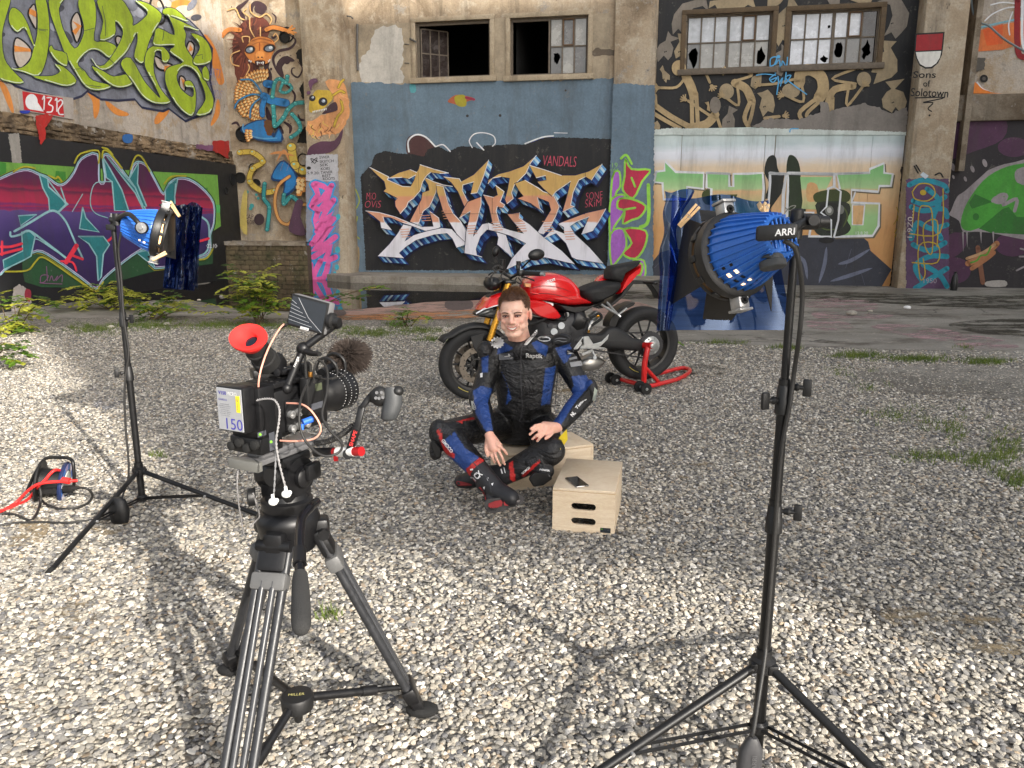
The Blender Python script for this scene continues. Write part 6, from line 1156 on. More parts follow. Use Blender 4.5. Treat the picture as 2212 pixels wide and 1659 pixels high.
# ---- the camera ---------------------------------------------------------------------------------------
CAM = thing('film_camera', C(0, 0, .2), 'black film camera with red eyecup, grey battery, top monitor and hand grip on the tripod', 'film camera')
zC = .205
k = MB(); k.box(C(0, -.105, zC + .105), (.108, .06, .155), MC, .006); k.box(C(0, -.10, zC + .022), (.112, .085, .045), MC, .005); k.obj('power_adapter', M_ANO, CAM)
k = MB()
for i in range(4): k.lathe([(0, .0125), (.012, .0125), (.014, .009)], C(-.042 + .028 * i, -.143, zC + .018 + .012 * (i % 2)), -cf, 16)
k.obj('socket_cap', M_BKR, CAM)
k = MB(); k.box(C(.002, .03, zC + .095), (.104, .215, .135), MC, .01); k.box(C(.056, .02, zC + .085), (.01, .13, .09), MC, .004); body = k.obj('body', M_ANO, CAM)
k = MB()
for i in range(5): k.lathe([(0, .011), (.012, .011), (.013, .007), (.004, .0065)], C(.06, -.03 + .03 * (i % 3), zC + .05 + .04 * (i // 3)), cr_v, 14)
k.obj('connector', M_ALU, body)
BTL = mat('battery_label', S(150, 152, 156), .45, 0, .06, 20); BT = C(-.008, -.155, zC + .128)
k = MB(); k.box(BT, (.100, .042, .125), MC, .007); bt = k.obj('battery', M_ANO, CAM)
k = MB(); k.box(BT - cf * .0215, (.088, .003, .114), MC, .001); k.obj('label', BTL, bt, 0)
def prn(s_, r_, z_k, h, m, w_=None, bold=0): k = MB(); lettering(k, s_, BT - cf * .0232 + cr_v * r_ + Vector((0, 0, z_k)), cr_v, (0, 0, 1), h, w_, .0006, bold); k.obj('print', m, bt, 0)
M_PRB = mat('blue_print', S(58, 54, 150), .5); M_PRK = mat('grey_print', S(84, 84, 92), .5); M_PRW = mat('white_print', S(222, 222, 222), .6)
prn('V150', -.022, .044, .010, M_PRB, .028, .03); prn('MICRO', .012, .044, .010, M_PRW, .034); prn('150', .014, -.038, .030, M_PRB, .058); prn('GARDO', -.022, .026, .005, M_PRB, .03)
for i in range(7): prn('-'.join(['nominal', 'lithium', 'battery', 'voltage', 'charge', 'keep dry', 'recycle'][i:i + 1]) , -.016, .014 - .0052 * i, .0026, M_PRK, .03 + .006 * ((i * 5) % 3))
k = MB(); k.box(BT - cf * .0238 + cr_v * .032 + Vector((0, 0, .018)), (.013, .0012, .044), MC); yl = k.obj('yellow_sticker', mat('yellow_sticker', S(232, 208, 40), .6, 0, .06), bt, 0)
k = MB(); lettering(k, 'Akku #2', BT - cf * .0248 + cr_v * .032 + Vector((0, 0, .018)), (0, 0, 1), -cr_v, .0055, .034, .0005); k.obj('print', M_PRK, yl, 0)
for (r_, f_, z_k, w_, h) in ((.0545, -.135, .06, .03, .014), (.0545, -.10, .03, .02, .05)):
    k = MB(); k.box(C(r_ + .002, f_ + .0, zC + z_k), (.001, w_, h), MC); st_ = k.obj('rental_sticker', mat('dark_sticker', S(70, 72, 78), .5), CAM, 0); k = MB(); k.ell(C(r_ + .0028, f_ - w_ * .25, zC + z_k), (.004, .004, .004)); k.obj('green_dot', mat('green_dot', S(120, 200, 50), .5), st_)
# top plate, receiver, lens
k = MB(); k.box(C(0, .0, zC + .176), (.10, .15, .014), MC, .002); k.box(C(0, .05, zC + .20), (.05, .12, .012), MC, .002); k.box(C(0, .09, zC + .19), (.03, .03, .03), MC, .003); tp = k.obj('top_plate', M_ANO, CAM)
for i in range(10): k = MB(); k.lathe([(0, .0055), (.001, .004)], C(-.04 + .02 * (i % 5), -.05 + .05 * (i // 5), zC + .1832), (0, 0, 1), 10); k.obj('thread_hole', M_HOLE, tp)
RX = C(.085, .035, zC + .135); k = MB(); k.box(RX, (.03, .068, .105), MC, .006); rx = k.obj('wireless_receiver', M_BKP, CAM)
k = MB(); k.box(RX + cr_v * .0155 + cf * .012 + Vector((0, 0, .022)), (.002, .026, .02), MC); k.obj('display', mat('lcd_green', S(74, 80, 62), .3), rx, 0)
k = MB(); k.box(RX + cr_v * .0155 + Vector((0, 0, -.03)), (.0015, .05, .018), MC); k.obj('rental_sticker', mat('dark_sticker', S(70, 72, 78), .5), rx, 0)
k = MB(); k.cyl(RX + Vector((0, 0, .05)) - cf * .02, RX + Vector((0, 0, .12)) - cf * .02, .005, .0035, 10); k.cyl(RX + Vector((0, 0, .05)) + cf * .0, RX + Vector((0, 0, .085)), .005, .0045, 10); k.obj('antenna', M_BKR, rx)
k = MB(); k.cyl(RX + Vector((0, 0, .052)), RX + Vector((0, 0, .066)), .0075, n=12); k.obj('plug_collar', mat('brass', S(196, 140, 70), .3, .8), rx)
LN = C(.004, .14, zC + .10); k = MB(); k.lathe([(0, .04), (.02, .046), (.03, .052), (.055, .054), (.06, .058), (.10, .060), (.112, .062), (.13, .062), (.133, .056)], LN, cf, 40); ln = k.obj('lens', M_ANO, CAM)
k = MB(); k.lathe([(.128, .056), (.118, .045), (.11, .001)], LN, cf, 32, False); k.obj('front_glass', mat('lens_glass', (.01, .012, .02), .04, 0, .1), ln)
for t_, rad, n_, h in ((.07, .0600, 22, .006), (.095, .0612, 26, .005), (.115, .0632, 18, .007)):
    for i in range(n_):
        an = R(-40 + 200 * i / n_); d = cr_v * math.cos(an) * 1 + Vector((0, 0, 1)) * math.sin(an); e = cf.cross(d); k = MB(); k.box(LN + cf * t_ + d * rad, (h * .5, .0014, .001), Matrix((cf, e, d)).transposed().to_3x3()); k.obj('scale_mark', M_PRW, ln, 0)
k = MB()
for i in range(64): an = 6.283 * i / 64; d = cr_v * math.cos(an) + Vector((0, 0, 1)) * math.sin(an); e = cf.cross(d); k.box(LN + cf * .082 + d * .0600, (.010, .0032, .004), Matrix((cf, e, d)).transposed().to_3x3())
tag(k.obj('focus_gear', M_BKP, ln), kind='stuff')
# eyepiece
e0 = A1(285, 368, 2.06); e1 = A1(400, 520, 2.16); ea = (e1 - e0).normalized(); k = MB()
k.lathe([(.02, .030), (.05, .030), (.052, .034), (.058, .034), (.06, .031), (.09, .031), (.092, .036), (.12, .038), (.125, .030)], e0, ea, 28); k.obj('eyepiece', M_BKR, CAM)
k = MB(); rings = []
for t_, r_, sx in [(.030, .030, 1.0), (.014, .038, 1.06), (.0, .044, 1.14), (-.008, .043, 1.16), (-.004, .032, 1.1), (.006, .021, 1.0), (.02, .018, 1)]:
    q = ea.to_track_quat('Z', 'Y').to_matrix(); u_ = q @ Vector((1, 0, 0)); v_ = q @ Vector((0, 1, 0)); rings.append([e0 + ea * (t_ - .012 * math.cos(a * 1) * (sx - 1) * 4) + (u_ * math.cos(a) * sx + v_ * math.sin(a)) * r_ for a in [6.283 * i / 28 for i in range(28)]])
k.loft(rings, False); k.obj('eyecup', mat('red_eyecup', S(224, 40, 36), .75, 0, .12, 40, .3, 300), CAM)
k = MB(); k.lathe([(.018, .020), (.019, .001)], e0, ea, 20, False); k.obj('eyepiece_glass', mat('lens_glass', (.01, .012, .02), .04), CAM)
qx = A1(435, 545, 2.2); Mv = (ea).to_track_quat('Y', 'Z').to_matrix(); k = MB(); k.box(A1(420, 530, 2.18), (.075, .055, .06), Mv, .012); k.obj('viewfinder', M_ANO, CAM)
k = MB(); a = A1(300, 590, 2.16); b_ = A1(660, 545, 2.24); d = b_ - a; Mm = Matrix((d.normalized(), Vector((0, 0, 1)).cross(d.normalized()).normalized(), d.normalized().cross(Vector((0, 0, 1)).cross(d.normalized()).normalized()))).transposed().to_3x3(); k.box((a + b_) / 2, (d.length, .05, .026), Mm, .004); k.box(A1(600, 590, 2.22), (.05, .03, .07), MC, .004)
for x in (465, 652): k.lathe([(0, .010), (.006, .010), (.007, .006)], A1(x, 580 if x < 500 else 530, 2.13 if x < 500 else 2.2), (-.2, -1, 0), 14)
k.obj('viewfinder_bracket', M_ANO, CAM)
# articulated arm with monitor
j0, j1, j2 = A1(520, 678, 2.12), A1(622, 430, 2.13), A1(832, 275, 2.14); k = MB()
k.tube([j0, j0 + (j1 - j0) * .55, j1], .0105, 14); k.tube([j1, j2], .0105, 14)
for j, r_ in ((j0, .016), (j1, .019), (j2, .016)): k.ell(j, (r_, r_, r_))
arm = k.obj('monitor_arm', M_ANO, CAM)
k = MB(); k.lathe([(0, .008), (.02, .009), (.04, .006)], j1 + Vector((.005, -.01, -.004)), Vector((1, -.5, -.25)), 12); k.tube([j1 + Vector((.02, -.02, -.008)), A1(725, 465, 2.08)], .007, 10); k.obj('arm_lever', M_BKP, arm)
k = MB(); lettering(k, 'noga', (j0 + j1) / 2 + (j1 - j0) * .18 + Vector((0, -.0112, 0)), (j1 - j0), Vector((-.9, 0, .4)), .008, .03, .001); k.obj('print', M_PRW, arm, 0)
fc = [A1(580, 95, 2.13), A1(812, 158, 2.10), A1(730, 338, 2.12), A1(498, 272, 2.15)]; nb = (fc[1] - fc[0]).cross(fc[3] - fc[0]).normalized(); nb = nb if nb.dot(FW) > 0 else -nb
ctr = sum(fc, Vector()) / 4; X = ((fc[1] - fc[0]) + (fc[2] - fc[3])).normalized(); Yv = nb.cross(X); W_ = (fc[1] - fc[0]).length; H_m = (fc[3] - fc[0]).length; Mm = Matrix((X, Yv, nb)).transposed().to_3x3()
back = Vector((.55, .75, -.2)).normalized(); nb2 = nb
k = MB(); k.box(ctr + nb * .016, (W_, H_m, .032), Mm, .005); mo = k.obj('monitor', mat('monitor_shell', S(118, 118, 120), .5, .2, .1, 20), CAM)
k = MB(); k.box(ctr - nb * .0012, (W_ * .99, H_m * .985, .004), Mm, .003); k.obj('bezel', M_BKP, mo)
k = MB(); k.box(ctr - nb * .004, (W_ * .9, H_m * .86, .002), Mm); k.obj('screen', mat('screen_glass', S(40, 44, 50), .12, 0, .15, 8), mo, 0)
k = MB(); Lc = lambda s_, t_: ctr - nb * .0056 + X * (W_ * s_) + Yv * (H_m * t_); sgn = 1 if (Yv.z < 0) else -1
for i in range(6): k.tube([Lc(-.46, sgn * (-.30 + .12 * i)), Lc(-.34 + .10 * i + .02, sgn * (-.30 + .12 * i + .10) if False else sgn * (-.22 + .115 * i))], .0006, 4)
k.tube([Lc(-.30, -sgn * .42), Lc(.05, sgn * .10), Lc(.45, sgn * .44)], .0007, 4); k.obj('crack', mat('crack_line', S(150, 154, 160), .5), mo, 0)
k = MB(); k.box(Lc(0.0, sgn * .455), (.026, .007, .0015), Mm); pl = k.obj('name_plate', M_PRW, mo, 0); k = MB(); lettering(k, 'SMALLHD', Lc(0.0, sgn * .455) - nb * .001, X, -Yv * sgn, .0042, .022, .0006 if (X.cross(-Yv * sgn)).dot(nb) < 0 else -.0006); k.obj('print', M_PRK, pl, 0)
k = MB(); k.lathe([(0, .022), (.01, .022), (.014, .014), (.03, .012)], A1(790, 255, 2.12), Vector((.8, -.3, -.1)), 18); k.obj('monitor_mount', M_BKP, mo)
# microphone in a shock mount with a furry windshield
mc0 = A1(770, 560, 2.36); mc1 = A1(930, 470, 2.50); ma = (mc1 - mc0).normalized(); MIC = thing('microphone', mc0, 'short microphone with dark furry windshield in a shock mount on top of the camera', 'microphone')
k = MB(); k.cyl(mc0 - ma * .03, mc1, .012, n=16); k.obj('barrel', M_ANO, MIC)
for t_ in (0, .05):
    k = MB(); q = ma.to_track_quat('Z', 'Y').to_matrix(); k.tube([mc0 + ma * t_ + q @ Vector((.036 * math.cos(6.283 * i / 24), .036 * math.sin(6.283 * i / 24), 0)) for i in range(24)], .005, 8, True); k.obj('shock_ring', M_BKP, MIC)
k = MB(); k.box(mc0 + Vector((0, 0, -.055)) + ma * .03, (.03, .09, .03), MC, .005); k.obj('mount_foot', M_BKP, MIC)
rd = random.Random(4); mcen = A1(905, 478, 2.47); k = MB(); q = ma.to_track_quat('Z', 'Y').to_matrix(); k.ell(mcen, (.036, .036, .066), q, 18, 12); hb = k.obj('windshield', mat('fur_base', S(52, 44, 40), .95), MIC)
k = MB()
for i in range(3800):
    th = math.acos(rd.uniform(-1, 1)); phx = rd.uniform(0, 6.283); n_ = Vector((math.sin(th) * math.cos(phx), math.sin(th) * math.sin(phx), math.cos(th))); p0 = mcen + q @ Vector((n_.x * .034, n_.y * .034, n_.z * .064)); dv = (q @ n_ + Vector((rd.uniform(-.5, .5), rd.uniform(-.5, .5), rd.uniform(-.5, .3)))).normalized(); L = rd.uniform(.022, .042); s_ = dv.orthogonal().normalized() * .0011; k.add([p0 + s_, p0 - s_, p0 + dv * L * .6 + Vector((0, 0, -.003)) + s_ * .6, p0 + dv * L + Vector((0, 0, -.009))], [(0, 1, 2), (1, 3, 2)])
tag(k.obj('fur', mat('fur_hair', S(66, 56, 50), .8, 0, .5, 60), hb, 0, False), kind='stuff')
# hand grip on its arm, rods
k = MB(); r0 = A1(700, 1075, 2.12); r1 = A1(985, 1070, 2.0); k.tube([r0, r0 + (r1 - r0) * .42], .0125, 14); k.obj('rod', M_ANO, CAM)
k = MB(); k.tube([r0 + (r1 - r0) * .36, r0 + (r1 - r0) * .5], .0118, 14); k.tube([r0 + (r1 - r0) * .86, r1], .0125, 16); k.box(r0 + (r1 - r0) * .45 + Vector((0, 0, -.016)), (.012, .012, .02), None, .003); k.obj('red_end', M_REDA, CAM)
k = MB(); k.tube([r0 + (r1 - r0) * .5, r0 + (r1 - r0) * .86], .0132, 16); k.obj('white_sleeve', M_WHT, CAM)
ar = [A1(905, 1085, 2.03), A1(955, 930, 2.0), A1(985, 800, 2.0), A1(1040, 725, 2.0)]; k = MB()
for i in range(3):
    d = ar[i + 1] - ar[i]; Mm = Matrix((d.normalized(), d.normalized().cross(FW).normalized(), d.normalized().cross(d.normalized().cross(FW).normalized()))).transposed().to_3x3(); k.box((ar[i] + ar[i + 1]) / 2, (d.length + .012, .021 - .003 * i, .012), Mm, .004)
k.lathe([(-.01, .014), (.01, .014)], ar[0], FW, 18); ga = k.obj('grip_arm', M_ANO, CAM)
k = MB(); d = (ar[1] - ar[0]).normalized(); lettering(k, 'SHAPE', (ar[0] + ar[1]) / 2 - FW * .0065 + d * .01, d, d.cross(FW) * -1 if (d.cross(d.cross(FW) * -1)).dot(FW) < 0 else d.cross(FW), .010, .048, .0006, .02); k.obj('print', mat('red_print', S(214, 60, 60), .6), ga, 0)
GRIPM = mat('grip_rubber', S(58, 60, 62), .55, 0, .12, 40, .15, 300)
k = MB(); rings = []
gp = [(1172, 672, .020, .018), (1180, 720, .024, .020), (1180, 770, .025, .021), (1168, 820, .024, .021), (1155, 865, .021, .019), (1150, 880, .012, .012)]
for x, y, a, b_ in gp: c = A1(x, y, 1.98); rings.append([c + RT * a * math.cos(t_) + (FW * b_) * math.sin(t_) for t_ in [6.283 * i / 22 for i in range(22)]])
k.loft(rings); gr = k.obj('hand_grip', GRIPM, CAM, 60)
k = MB(); k.ell(A1(1100, 728, 1.985), (.026, .02, .027)); k.ell(A1(1210, 695, 1.975), (.016, .016, .014)); k.box(A1(1060, 730, 1.99), (.02, .02, .03), None, .006); ct = k.obj('control_pad', M_BKP, CAM, 60)
for x, y in [(1080, 705), (1110, 705), (1095, 740), (1075, 738), (1118, 735)]: k = MB(); k.lathe([(0, .0045), (.004, .004)], A1(x, y, 1.966), -FW, 10); k.obj('button', M_GREYM if (x + y) % 2 else M_PRW, ct)
k = MB(); n = 420; pa, pb = A1(700, 1020, 2.1), A1(935, 905, 2.02); 
for_pts = []
for i in range(n): t_ = i / (n - 1); c = pa.lerp(pb, t_) + Vector((0, 0, -.012 * math.sin(math.pi * t_))); d = (pb - pa).normalized(); u_ = d.orthogonal().normalized(); v_ = d.cross(u_); for_pts.append(c + (u_ * math.cos(t_ * 2 * math.pi * 22) + v_ * math.sin(t_ * 2 * math.pi * 22)) * .0062)
k.tube(for_pts, .0022, 6); k.obj('coiled_lead', M_CAB, CAM)
# leads
PKC = mat('salmon_cable', S(222, 158, 138), .5, 0, .1)
def lead(pts, r, m, name='lead'): k = MB(); k.tube(spline(pts, 8), r, 8); return k.obj(name, m, CAM, 60)
lead([A1(500, 280, 2.14), A1(470, 315, 2.11), A1(410, 420, 2.07), A1(365, 540, 2.04), A1(345, 640, 2.04), A1(347, 715, 2.06)], .0026, PKC); lead([A1(520, 770, 2.04), A1(620, 780, 2.0), A1(690, 840, 1.98), A1(732, 930, 1.98), A1(690, 990, 1.99), A1(580, 1006, 2.0), A1(480, 1003, 2.03)], .0026, PKC)
lead([A1(480, 300, 2.15), A1(520, 280, 2.14)], .005, M_CAB); lead([A1(640, 660, 2.1), A1(605, 760, 2.0), A1(600, 900, 1.97), A1(640, 1010, 1.97), A1(740, 1095, 1.96), A1(840, 1080, 1.97), A1(860, 1020, 1.99), A1(780, 930, 2.0), A1(740, 840, 2.02), A1(770, 700, 2.06), A1(770, 560, 2.12), A1(720, 505, 2.18), A1(690, 560, 2.16), A1(690, 640, 2.1)], .0034, M_CAB)
lead([A1(830, 530, 2.3), A1(830, 600, 2.28), A1(760, 620, 2.2), A1(690, 600, 2.12)], .0024, M_CAB); lead([A1(880, 520, 2.33), A1(880, 590, 2.3), A1(800, 620, 2.22)], .0024, M_CAB)
k = MB(); p0 = A1(620, 890, 1.985); p1 = A1(680, 868, 2.0); k.tube([p0, p1], .0085, 12); k.tube([A1(615, 900, 1.985), A1(612, 935, 1.985)], .006, 10); k.obj('blue_plug', mat('blue_plug', S(40, 100, 210), .5), CAM)
# earphones with braided cord
EAR = thing('earphones', A1(480, 1150, 1.93), 'white earbuds on a grey braided cord dangling down the side of the camera', 'earphones')
def braid(pts, r, m): 
    pp = spline(pts, 14); k = MB()
    for ph_ in (0, math.pi): k.tube([p + Vector((math.cos(i * .9 + ph_), 0, math.sin(i * .9 + ph_))) * r * .55 for i, p in enumerate(pp)], r * .62, 6)
    return k.obj('cord', m, EAR, 60)
M_BRD = mat('braided_cord', S(140, 138, 138), .7, 0, .35, 120)
braid([A1(335, 752, 1.99), A1(390, 742, 1.98), A1(445, 752, 1.965), A1(475, 810, 1.955), A1(470, 900, 1.95), A1(455, 1000, 1.94), A1(465, 1100, 1.93), A1(490, 1210, 1.92), A1(515, 1300, 1.915)], .0028, M_BRD); braid([A1(455, 1040, 1.94), A1(448, 1200, 1.93), A1(440, 1340, 1.92)], .0023, mat('grey_cord', S(120, 120, 122), .6))
for x, y in ((517, 1335), (436, 1383)): k = MB(); k.ell(A1(x, y, 1.91), (.012, .011, .010)); k.tube([A1(x - 5, y - 45, 1.915), A1(x, y, 1.91)], .0042, 8); k.ell(A1(x + 22, y - 8, 1.9), (.005, .005, .006)); k.obj('earbud', M_WHT, EAR, 60)
braid([A1(215, 1195, 1.98), A1(212, 1290, 2.0), A1(222, 1400, 2.05), A1(238, 1500, 2.1), A1(255, 1590, 2.15)], .0022, M_BRD); braid([A1(310, 1330, 2.05), A1(335, 1410, 2.08), A1(350, 1470, 2.12), A1(330, 1500, 2.14), A1(290, 1540, 2.15)], .0022, M_BRD)
# ================================================================== motorcycle on its paddock stand
M_RED = mat('red_lacquer', S(206, 22, 26), .22, 0, .06, 6, coat=.9, rv=.04)
M_TYRE = mat('tyre_rubber', S(30, 30, 31), .78, 0, .2, 30, .2, 160)
M_SATB = mat('satin_black', S(19, 19, 20), .42, .1, .2, 14, .06)
M_MATB = mat('matt_black_panel', S(25, 25, 26), .62, 0, .15, 20, .12, 260)
M_GOLD = mat('gold_fork', S(206, 150, 52), .28, .75, .1, 20)
M_SIL = mat('cast_alloy', S(176, 178, 178), .36, .75, .14, 20, .08)
M_ENG = mat('engine_grey', S(52, 52, 54), .5, .4, .35, 30, .3, 90)
M_SEAT = mat('seat_cover', S(20, 20, 21), .7, 0, .2, 40, .3, 300)
K4 = lambda c: (960.1 + .26043 * c[0], 521.2 + .26043 * c[1])
AF = Vector((-.33, 6.65, .32)); AR = Vector((1.235, 7.2, .415)); bf = (AF - AR); bf.z = 0; bf.normalize(); bl = Vector((-bf.y, bf.x, 0)); bl = bl if bl.y < 0 else -bl
ZZ = Vector((0, 0, 1)); MBK = Matrix((-bf, -bl, ZZ)).transposed().to_3x3()
def BK(x, y, r=0.0): return hitplane(*K4((x, y)), AF + bl * r, bl)
BIKE = thing('motorcycle', (AF.x + AR.x) and ((AF + AR) / 2 - ZZ * .36), 'red and black naked motorcycle parked behind the sitting rider', 'motorcycle')
def pillow(name, pts, w, m, par=BIKE, sm=3, r0=0.0, prof=((0, 1), (.55, .97), (.85, .86), (1, .62)), bev=40):
    q = spline([BK(x, y, r0) for x, y in pts], sm, True) if sm else [BK(x, y, r0) for x, y in pts]; c = sum(q, Vector()) / len(q); rings = []
    for t, s_ in [(-t, s_) for t, s_ in reversed(prof)] + list(prof)[1:]: rings.append([c + (p - c) * s_ + bl * (w * t) for p in q])
    k = MB(); n = len(q); k.loft(rings, False)
    for ri in (0, len(rings) - 1):
        base = ri * n; t3 = tessellate_polygon([rings[ri]]); k.f += [tuple(i + base for i in t) for t in t3]; k.mi += [0] * len(t3)
    return k.obj(name, m, par, bev)
def slab(name, pts, r0, th, m, par=BIKE, sm=0, bev=.004):
    q = [BK(x, y, r0) for x, y in pts]; q = spline(q, sm, True) if sm else q; k = MB(); k.prism(q, bl * th); return k.obj(name, m, par, 40, bevel=bev)
def wheel(ax, Rr, w, name, discs):
    k = MB(); prof = [(-w * .36, Rr * .72), (-w * .46, Rr * .80), (-w * .5, Rr * .88), (-w * .42, Rr * .955), (-w * .22, Rr * .992), (0, Rr), (w * .22, Rr * .992), (w * .42, Rr * .955), (w * .5, Rr * .88), (w * .46, Rr * .80), (w * .36, Rr * .72)]
    k.lathe(prof, ax, bl, 56, False); wh = k.obj(name, M_TYRE, BIKE, 50)
    k = MB(); k.lathe([(-w * .36, Rr * .73), (-w * .34, Rr * .66), (-w * .1, Rr * .63), (w * .1, Rr * .63), (w * .34, Rr * .66), (w * .36, Rr * .73), (w * .33, Rr * .69), (-w * .33, Rr * .69), (-w * .36, Rr * .73)], ax, bl, 48, False); k.obj('rim', M_SATB, wh, 50)
    for i in range(5):
        for s_ in (-.13, .13):
            a = 6.283 * i / 5 + .3; d0 = -bf * math.cos(a) + ZZ * math.sin(a); d1 = -bf * math.cos(a + s_ * 2.2) + ZZ * math.sin(a + s_ * 2.2); k = MB(); k.tube([ax + d0 * Rr * .14 + bl * .01, ax + d1 * Rr * .40 + bl * .02, ax + d1 * Rr * .66 + bl * .01], [.013, .009, .010], 8); k.obj('spoke', M_SATB, wh)
    k = MB(); k.lathe([(-w * .4, .03), (w * .4, .03), (w * .42, .018)], ax, bl, 20); k.obj('hub', M_SATB, wh)
    for dsp in discs:
        k = MB(); n = 60; ro, ri = Rr * .50, Rr * .34; k.lathe([(dsp - .003, ri), (dsp - .003, ro), (dsp + .003, ro), (dsp + .003, ri), (dsp - .003, ri)], ax, bl, n, False); dk = k.obj('brake_disc', mat('brake_steel', S(112, 104, 94), .4, .6, .25, 30), wh)
        k = MB()
        for i in range(30): a = 6.283 * i / 30; d = -bf * math.cos(a) + ZZ * math.sin(a); k.lathe([(0, .0055), (.0008, .0055)], ax + d * (ro - .012 - .022 * (i % 3)) + bl * (dsp + .0032), bl, 8)
        tag(k.obj('disc_holes', M_HOLE, dk), kind='stuff')
        k = MB(); k.lathe([(dsp - .002, Rr * .15), (dsp - .002, Rr * .2), (dsp + .004, Rr * .2), (dsp + .004, Rr * .15)], ax, bl, 30, False)
        for i in range(6): a = 6.283 * i / 6; d = -bf * math.cos(a) + ZZ * math.sin(a); k.box(ax + d * Rr * .28 + bl * dsp, (Rr * .2, .006, .018), Matrix((d, bl, d.cross(bl))).transposed().to_3x3())
        k.obj('disc_carrier', M_SATB, wh)
    k = MB(); a0 = -2.3; k.tube([ax + (-bf * math.cos(a0 + .06 * i) + ZZ * math.sin(a0 + .06 * i)) * Rr * .775 + bl * (w * .475) for i in range(8)], .0032, 6); k.obj('tyre_mark', mat('yellow_tyre_mark', S(200, 184, 90), .7), wh)
    return wh
wheel(AF, .322, .125, 'front_wheel', [.085, -.085]); wheel(AR, .35, .195, 'rear_wheel', [])
# fork
for r_ in (.105, -.105):
    t0 = AF + bf * .0 + bl * r_ + ZZ * .06; hd = BK(500, 330) + bl * r_; lo = AF + bl * r_ - bf * .03 + ZZ * .0; m1 = lo + (hd - lo) * .36
    k = MB(); k.tube([lo + (hd - lo) * .30, hd], .0285, 16); fk = k.obj('fork_tube', M_GOLD, BIKE); k = MB(); k.tube([lo, m1], .021, 14); k.box(lo, (.06, .05, .09), MBK, .012); k.obj('fork_foot', M_SATB, fk)
    k = MB(); k.box(lo + ZZ * .03 - bf * .09 - bl * (.02 if r_ > 0 else -.02), (.07, .045, .12), MBK, .014); k.obj('brake_caliper', M_SATB, BIKE)
k = MB(); k.box(BK(470, 460), (.10, .27, .04), MBK, .01); k.box(BK(510, 330), (.10, .27, .03), MBK, .01); k.tube([BK(475, 470), BK(515, 320)], .035, 14); k.obj('triple_clamp', M_SATB, BIKE)
# front mudguard
k = MB(); rings = []
for i in range(17):
    a = R(35 + 125 * i / 16); c = AF; d = -bf * math.cos(math.pi - a) + ZZ * math.sin(a); rr_ = .352 + (.03 if i < 2 else 0); w_ = .075 * (1 - .55 * abs(i / 16 - .42) ** 1.5); rings.append([c + d * (rr_ - .028) + bl * w_, c + d * rr_ + bl * w_ * .7, c + d * (rr_ + .010), c + d * rr_ - bl * w_ * .7, c + d * (rr_ - .028) - bl * w_])
k.loft(rings, False, False); mg = k.obj('front_mudguard', M_MATB, BIKE, 60, False); sm_ = mg.modifiers.new('thickness', 'SOLIDIFY'); sm_.thickness = .004
for r_ in (.10, -.10): slab('mudguard_strut', [(215, 790), (330, 760), (300, 880), (270, 920), (240, 880)], r_ - .004, .008, M_MATB, BIKE)
# nose, headlamp, instrument
pillow('nose_cowl', [(262, 565), (300, 520), (335, 470), (420, 425), (500, 408), (510, 440), (470, 500), (450, 520), (380, 530), (300, 560)], .13, M_RED, sm=2)
slab('nose_trim', [(320, 478), (345, 440), (430, 405), (480, 405), (420, 440)], -.05, .10, M_MATB)
pillow('headlamp', [(248, 612), (265, 580), (320, 562), (400, 540), (450, 530), (455, 600), (420, 640), (340, 630)], .115, M_SATB, sm=2); 
k = MB(); k.ell(BK(345, 588, .10), (.075, .02, .024), MBK @ Matrix.Rotation(R(-18), 3, 'Y')); k.obj('headlamp_glass', mat('smoked_lens', S(56, 58, 58), .08, 0, .2, 10), BIKE)
k = MB(); k.tube([BK(262, 600, .11), BK(330, 560, .12), BK(445, 528, .12)], .007, 8); k.obj('daylight_strip', mat('clear_strip', S(214, 216, 220), .2), BIKE)
k = MB(); k.ell(BK(395, 350), (.075, .10, .06), MBK); k.box(BK(372, 345) , (.03, .17, .10), MBK, .02); k.box(BK(440, 330), (.10, .17, .012), MBK @ Matrix.Rotation(R(-30), 3, 'Y'), .004); k.obj('instrument', M_SATB, BIKE)
# handlebar, grips, levers, mirrors
b0 = BK(520, 300); hl = b0 + bl * .34 - bf * .10 + ZZ * .05; hr_ = b0 - bl * .34 - bf * .10 + ZZ * .05
hl = BK(800, 272, .36); hm = BK(640, 265, .20)
k = MB(); k.tube(spline([hl, hm, BK(560, 300, .08), BK(545, 300, -.08), BK(470, 250, -.20), BK(520, 245, -.36)], 6), .0115, 10); k.obj('handlebar', M_SATB, BIKE)
k = MB(); k.tube([hl, hm + (hl - hm) * .12], .0185, 14); k.obj('grip', M_BKR, BIKE); k = MB(); k.tube([hl, hl + (hl - hm).normalized() * .035], .0175, 14); k.obj('bar_end', M_SIL, BIKE)
k = MB(); k.tube([BK(470, 250, -.22), BK(520, 245, -.36)], .0185, 14); k.obj('grip', M_BKR, BIKE)
k = MB(); k.box(hm + bl * -.02, (.06, .07, .05), MBK, .012); k.box(BK(610, 215, .14), (.03, .03, .05), MBK, .006); k.cyl(BK(614, 200, .14), BK(614, 165, .14), .020, n=14); k.cyl(BK(480, 200, -.16), BK(482, 150, -.16), .026, n=16); k.box(BK(470, 220, -.18), (.06, .07, .05), MBK, .01); k.obj('switchgear', M_SATB, BIKE)
for pts in ([BK(640, 295, .17), BK(690, 305, .24), BK(742, 325, .32)], [BK(430, 260, -.18), BK(390, 262, -.26), BK(368, 280, -.33)]): k = MB(); k.tube(pts, [.007, .006, .0075], 8); k.obj('lever', M_SATB, BIKE)
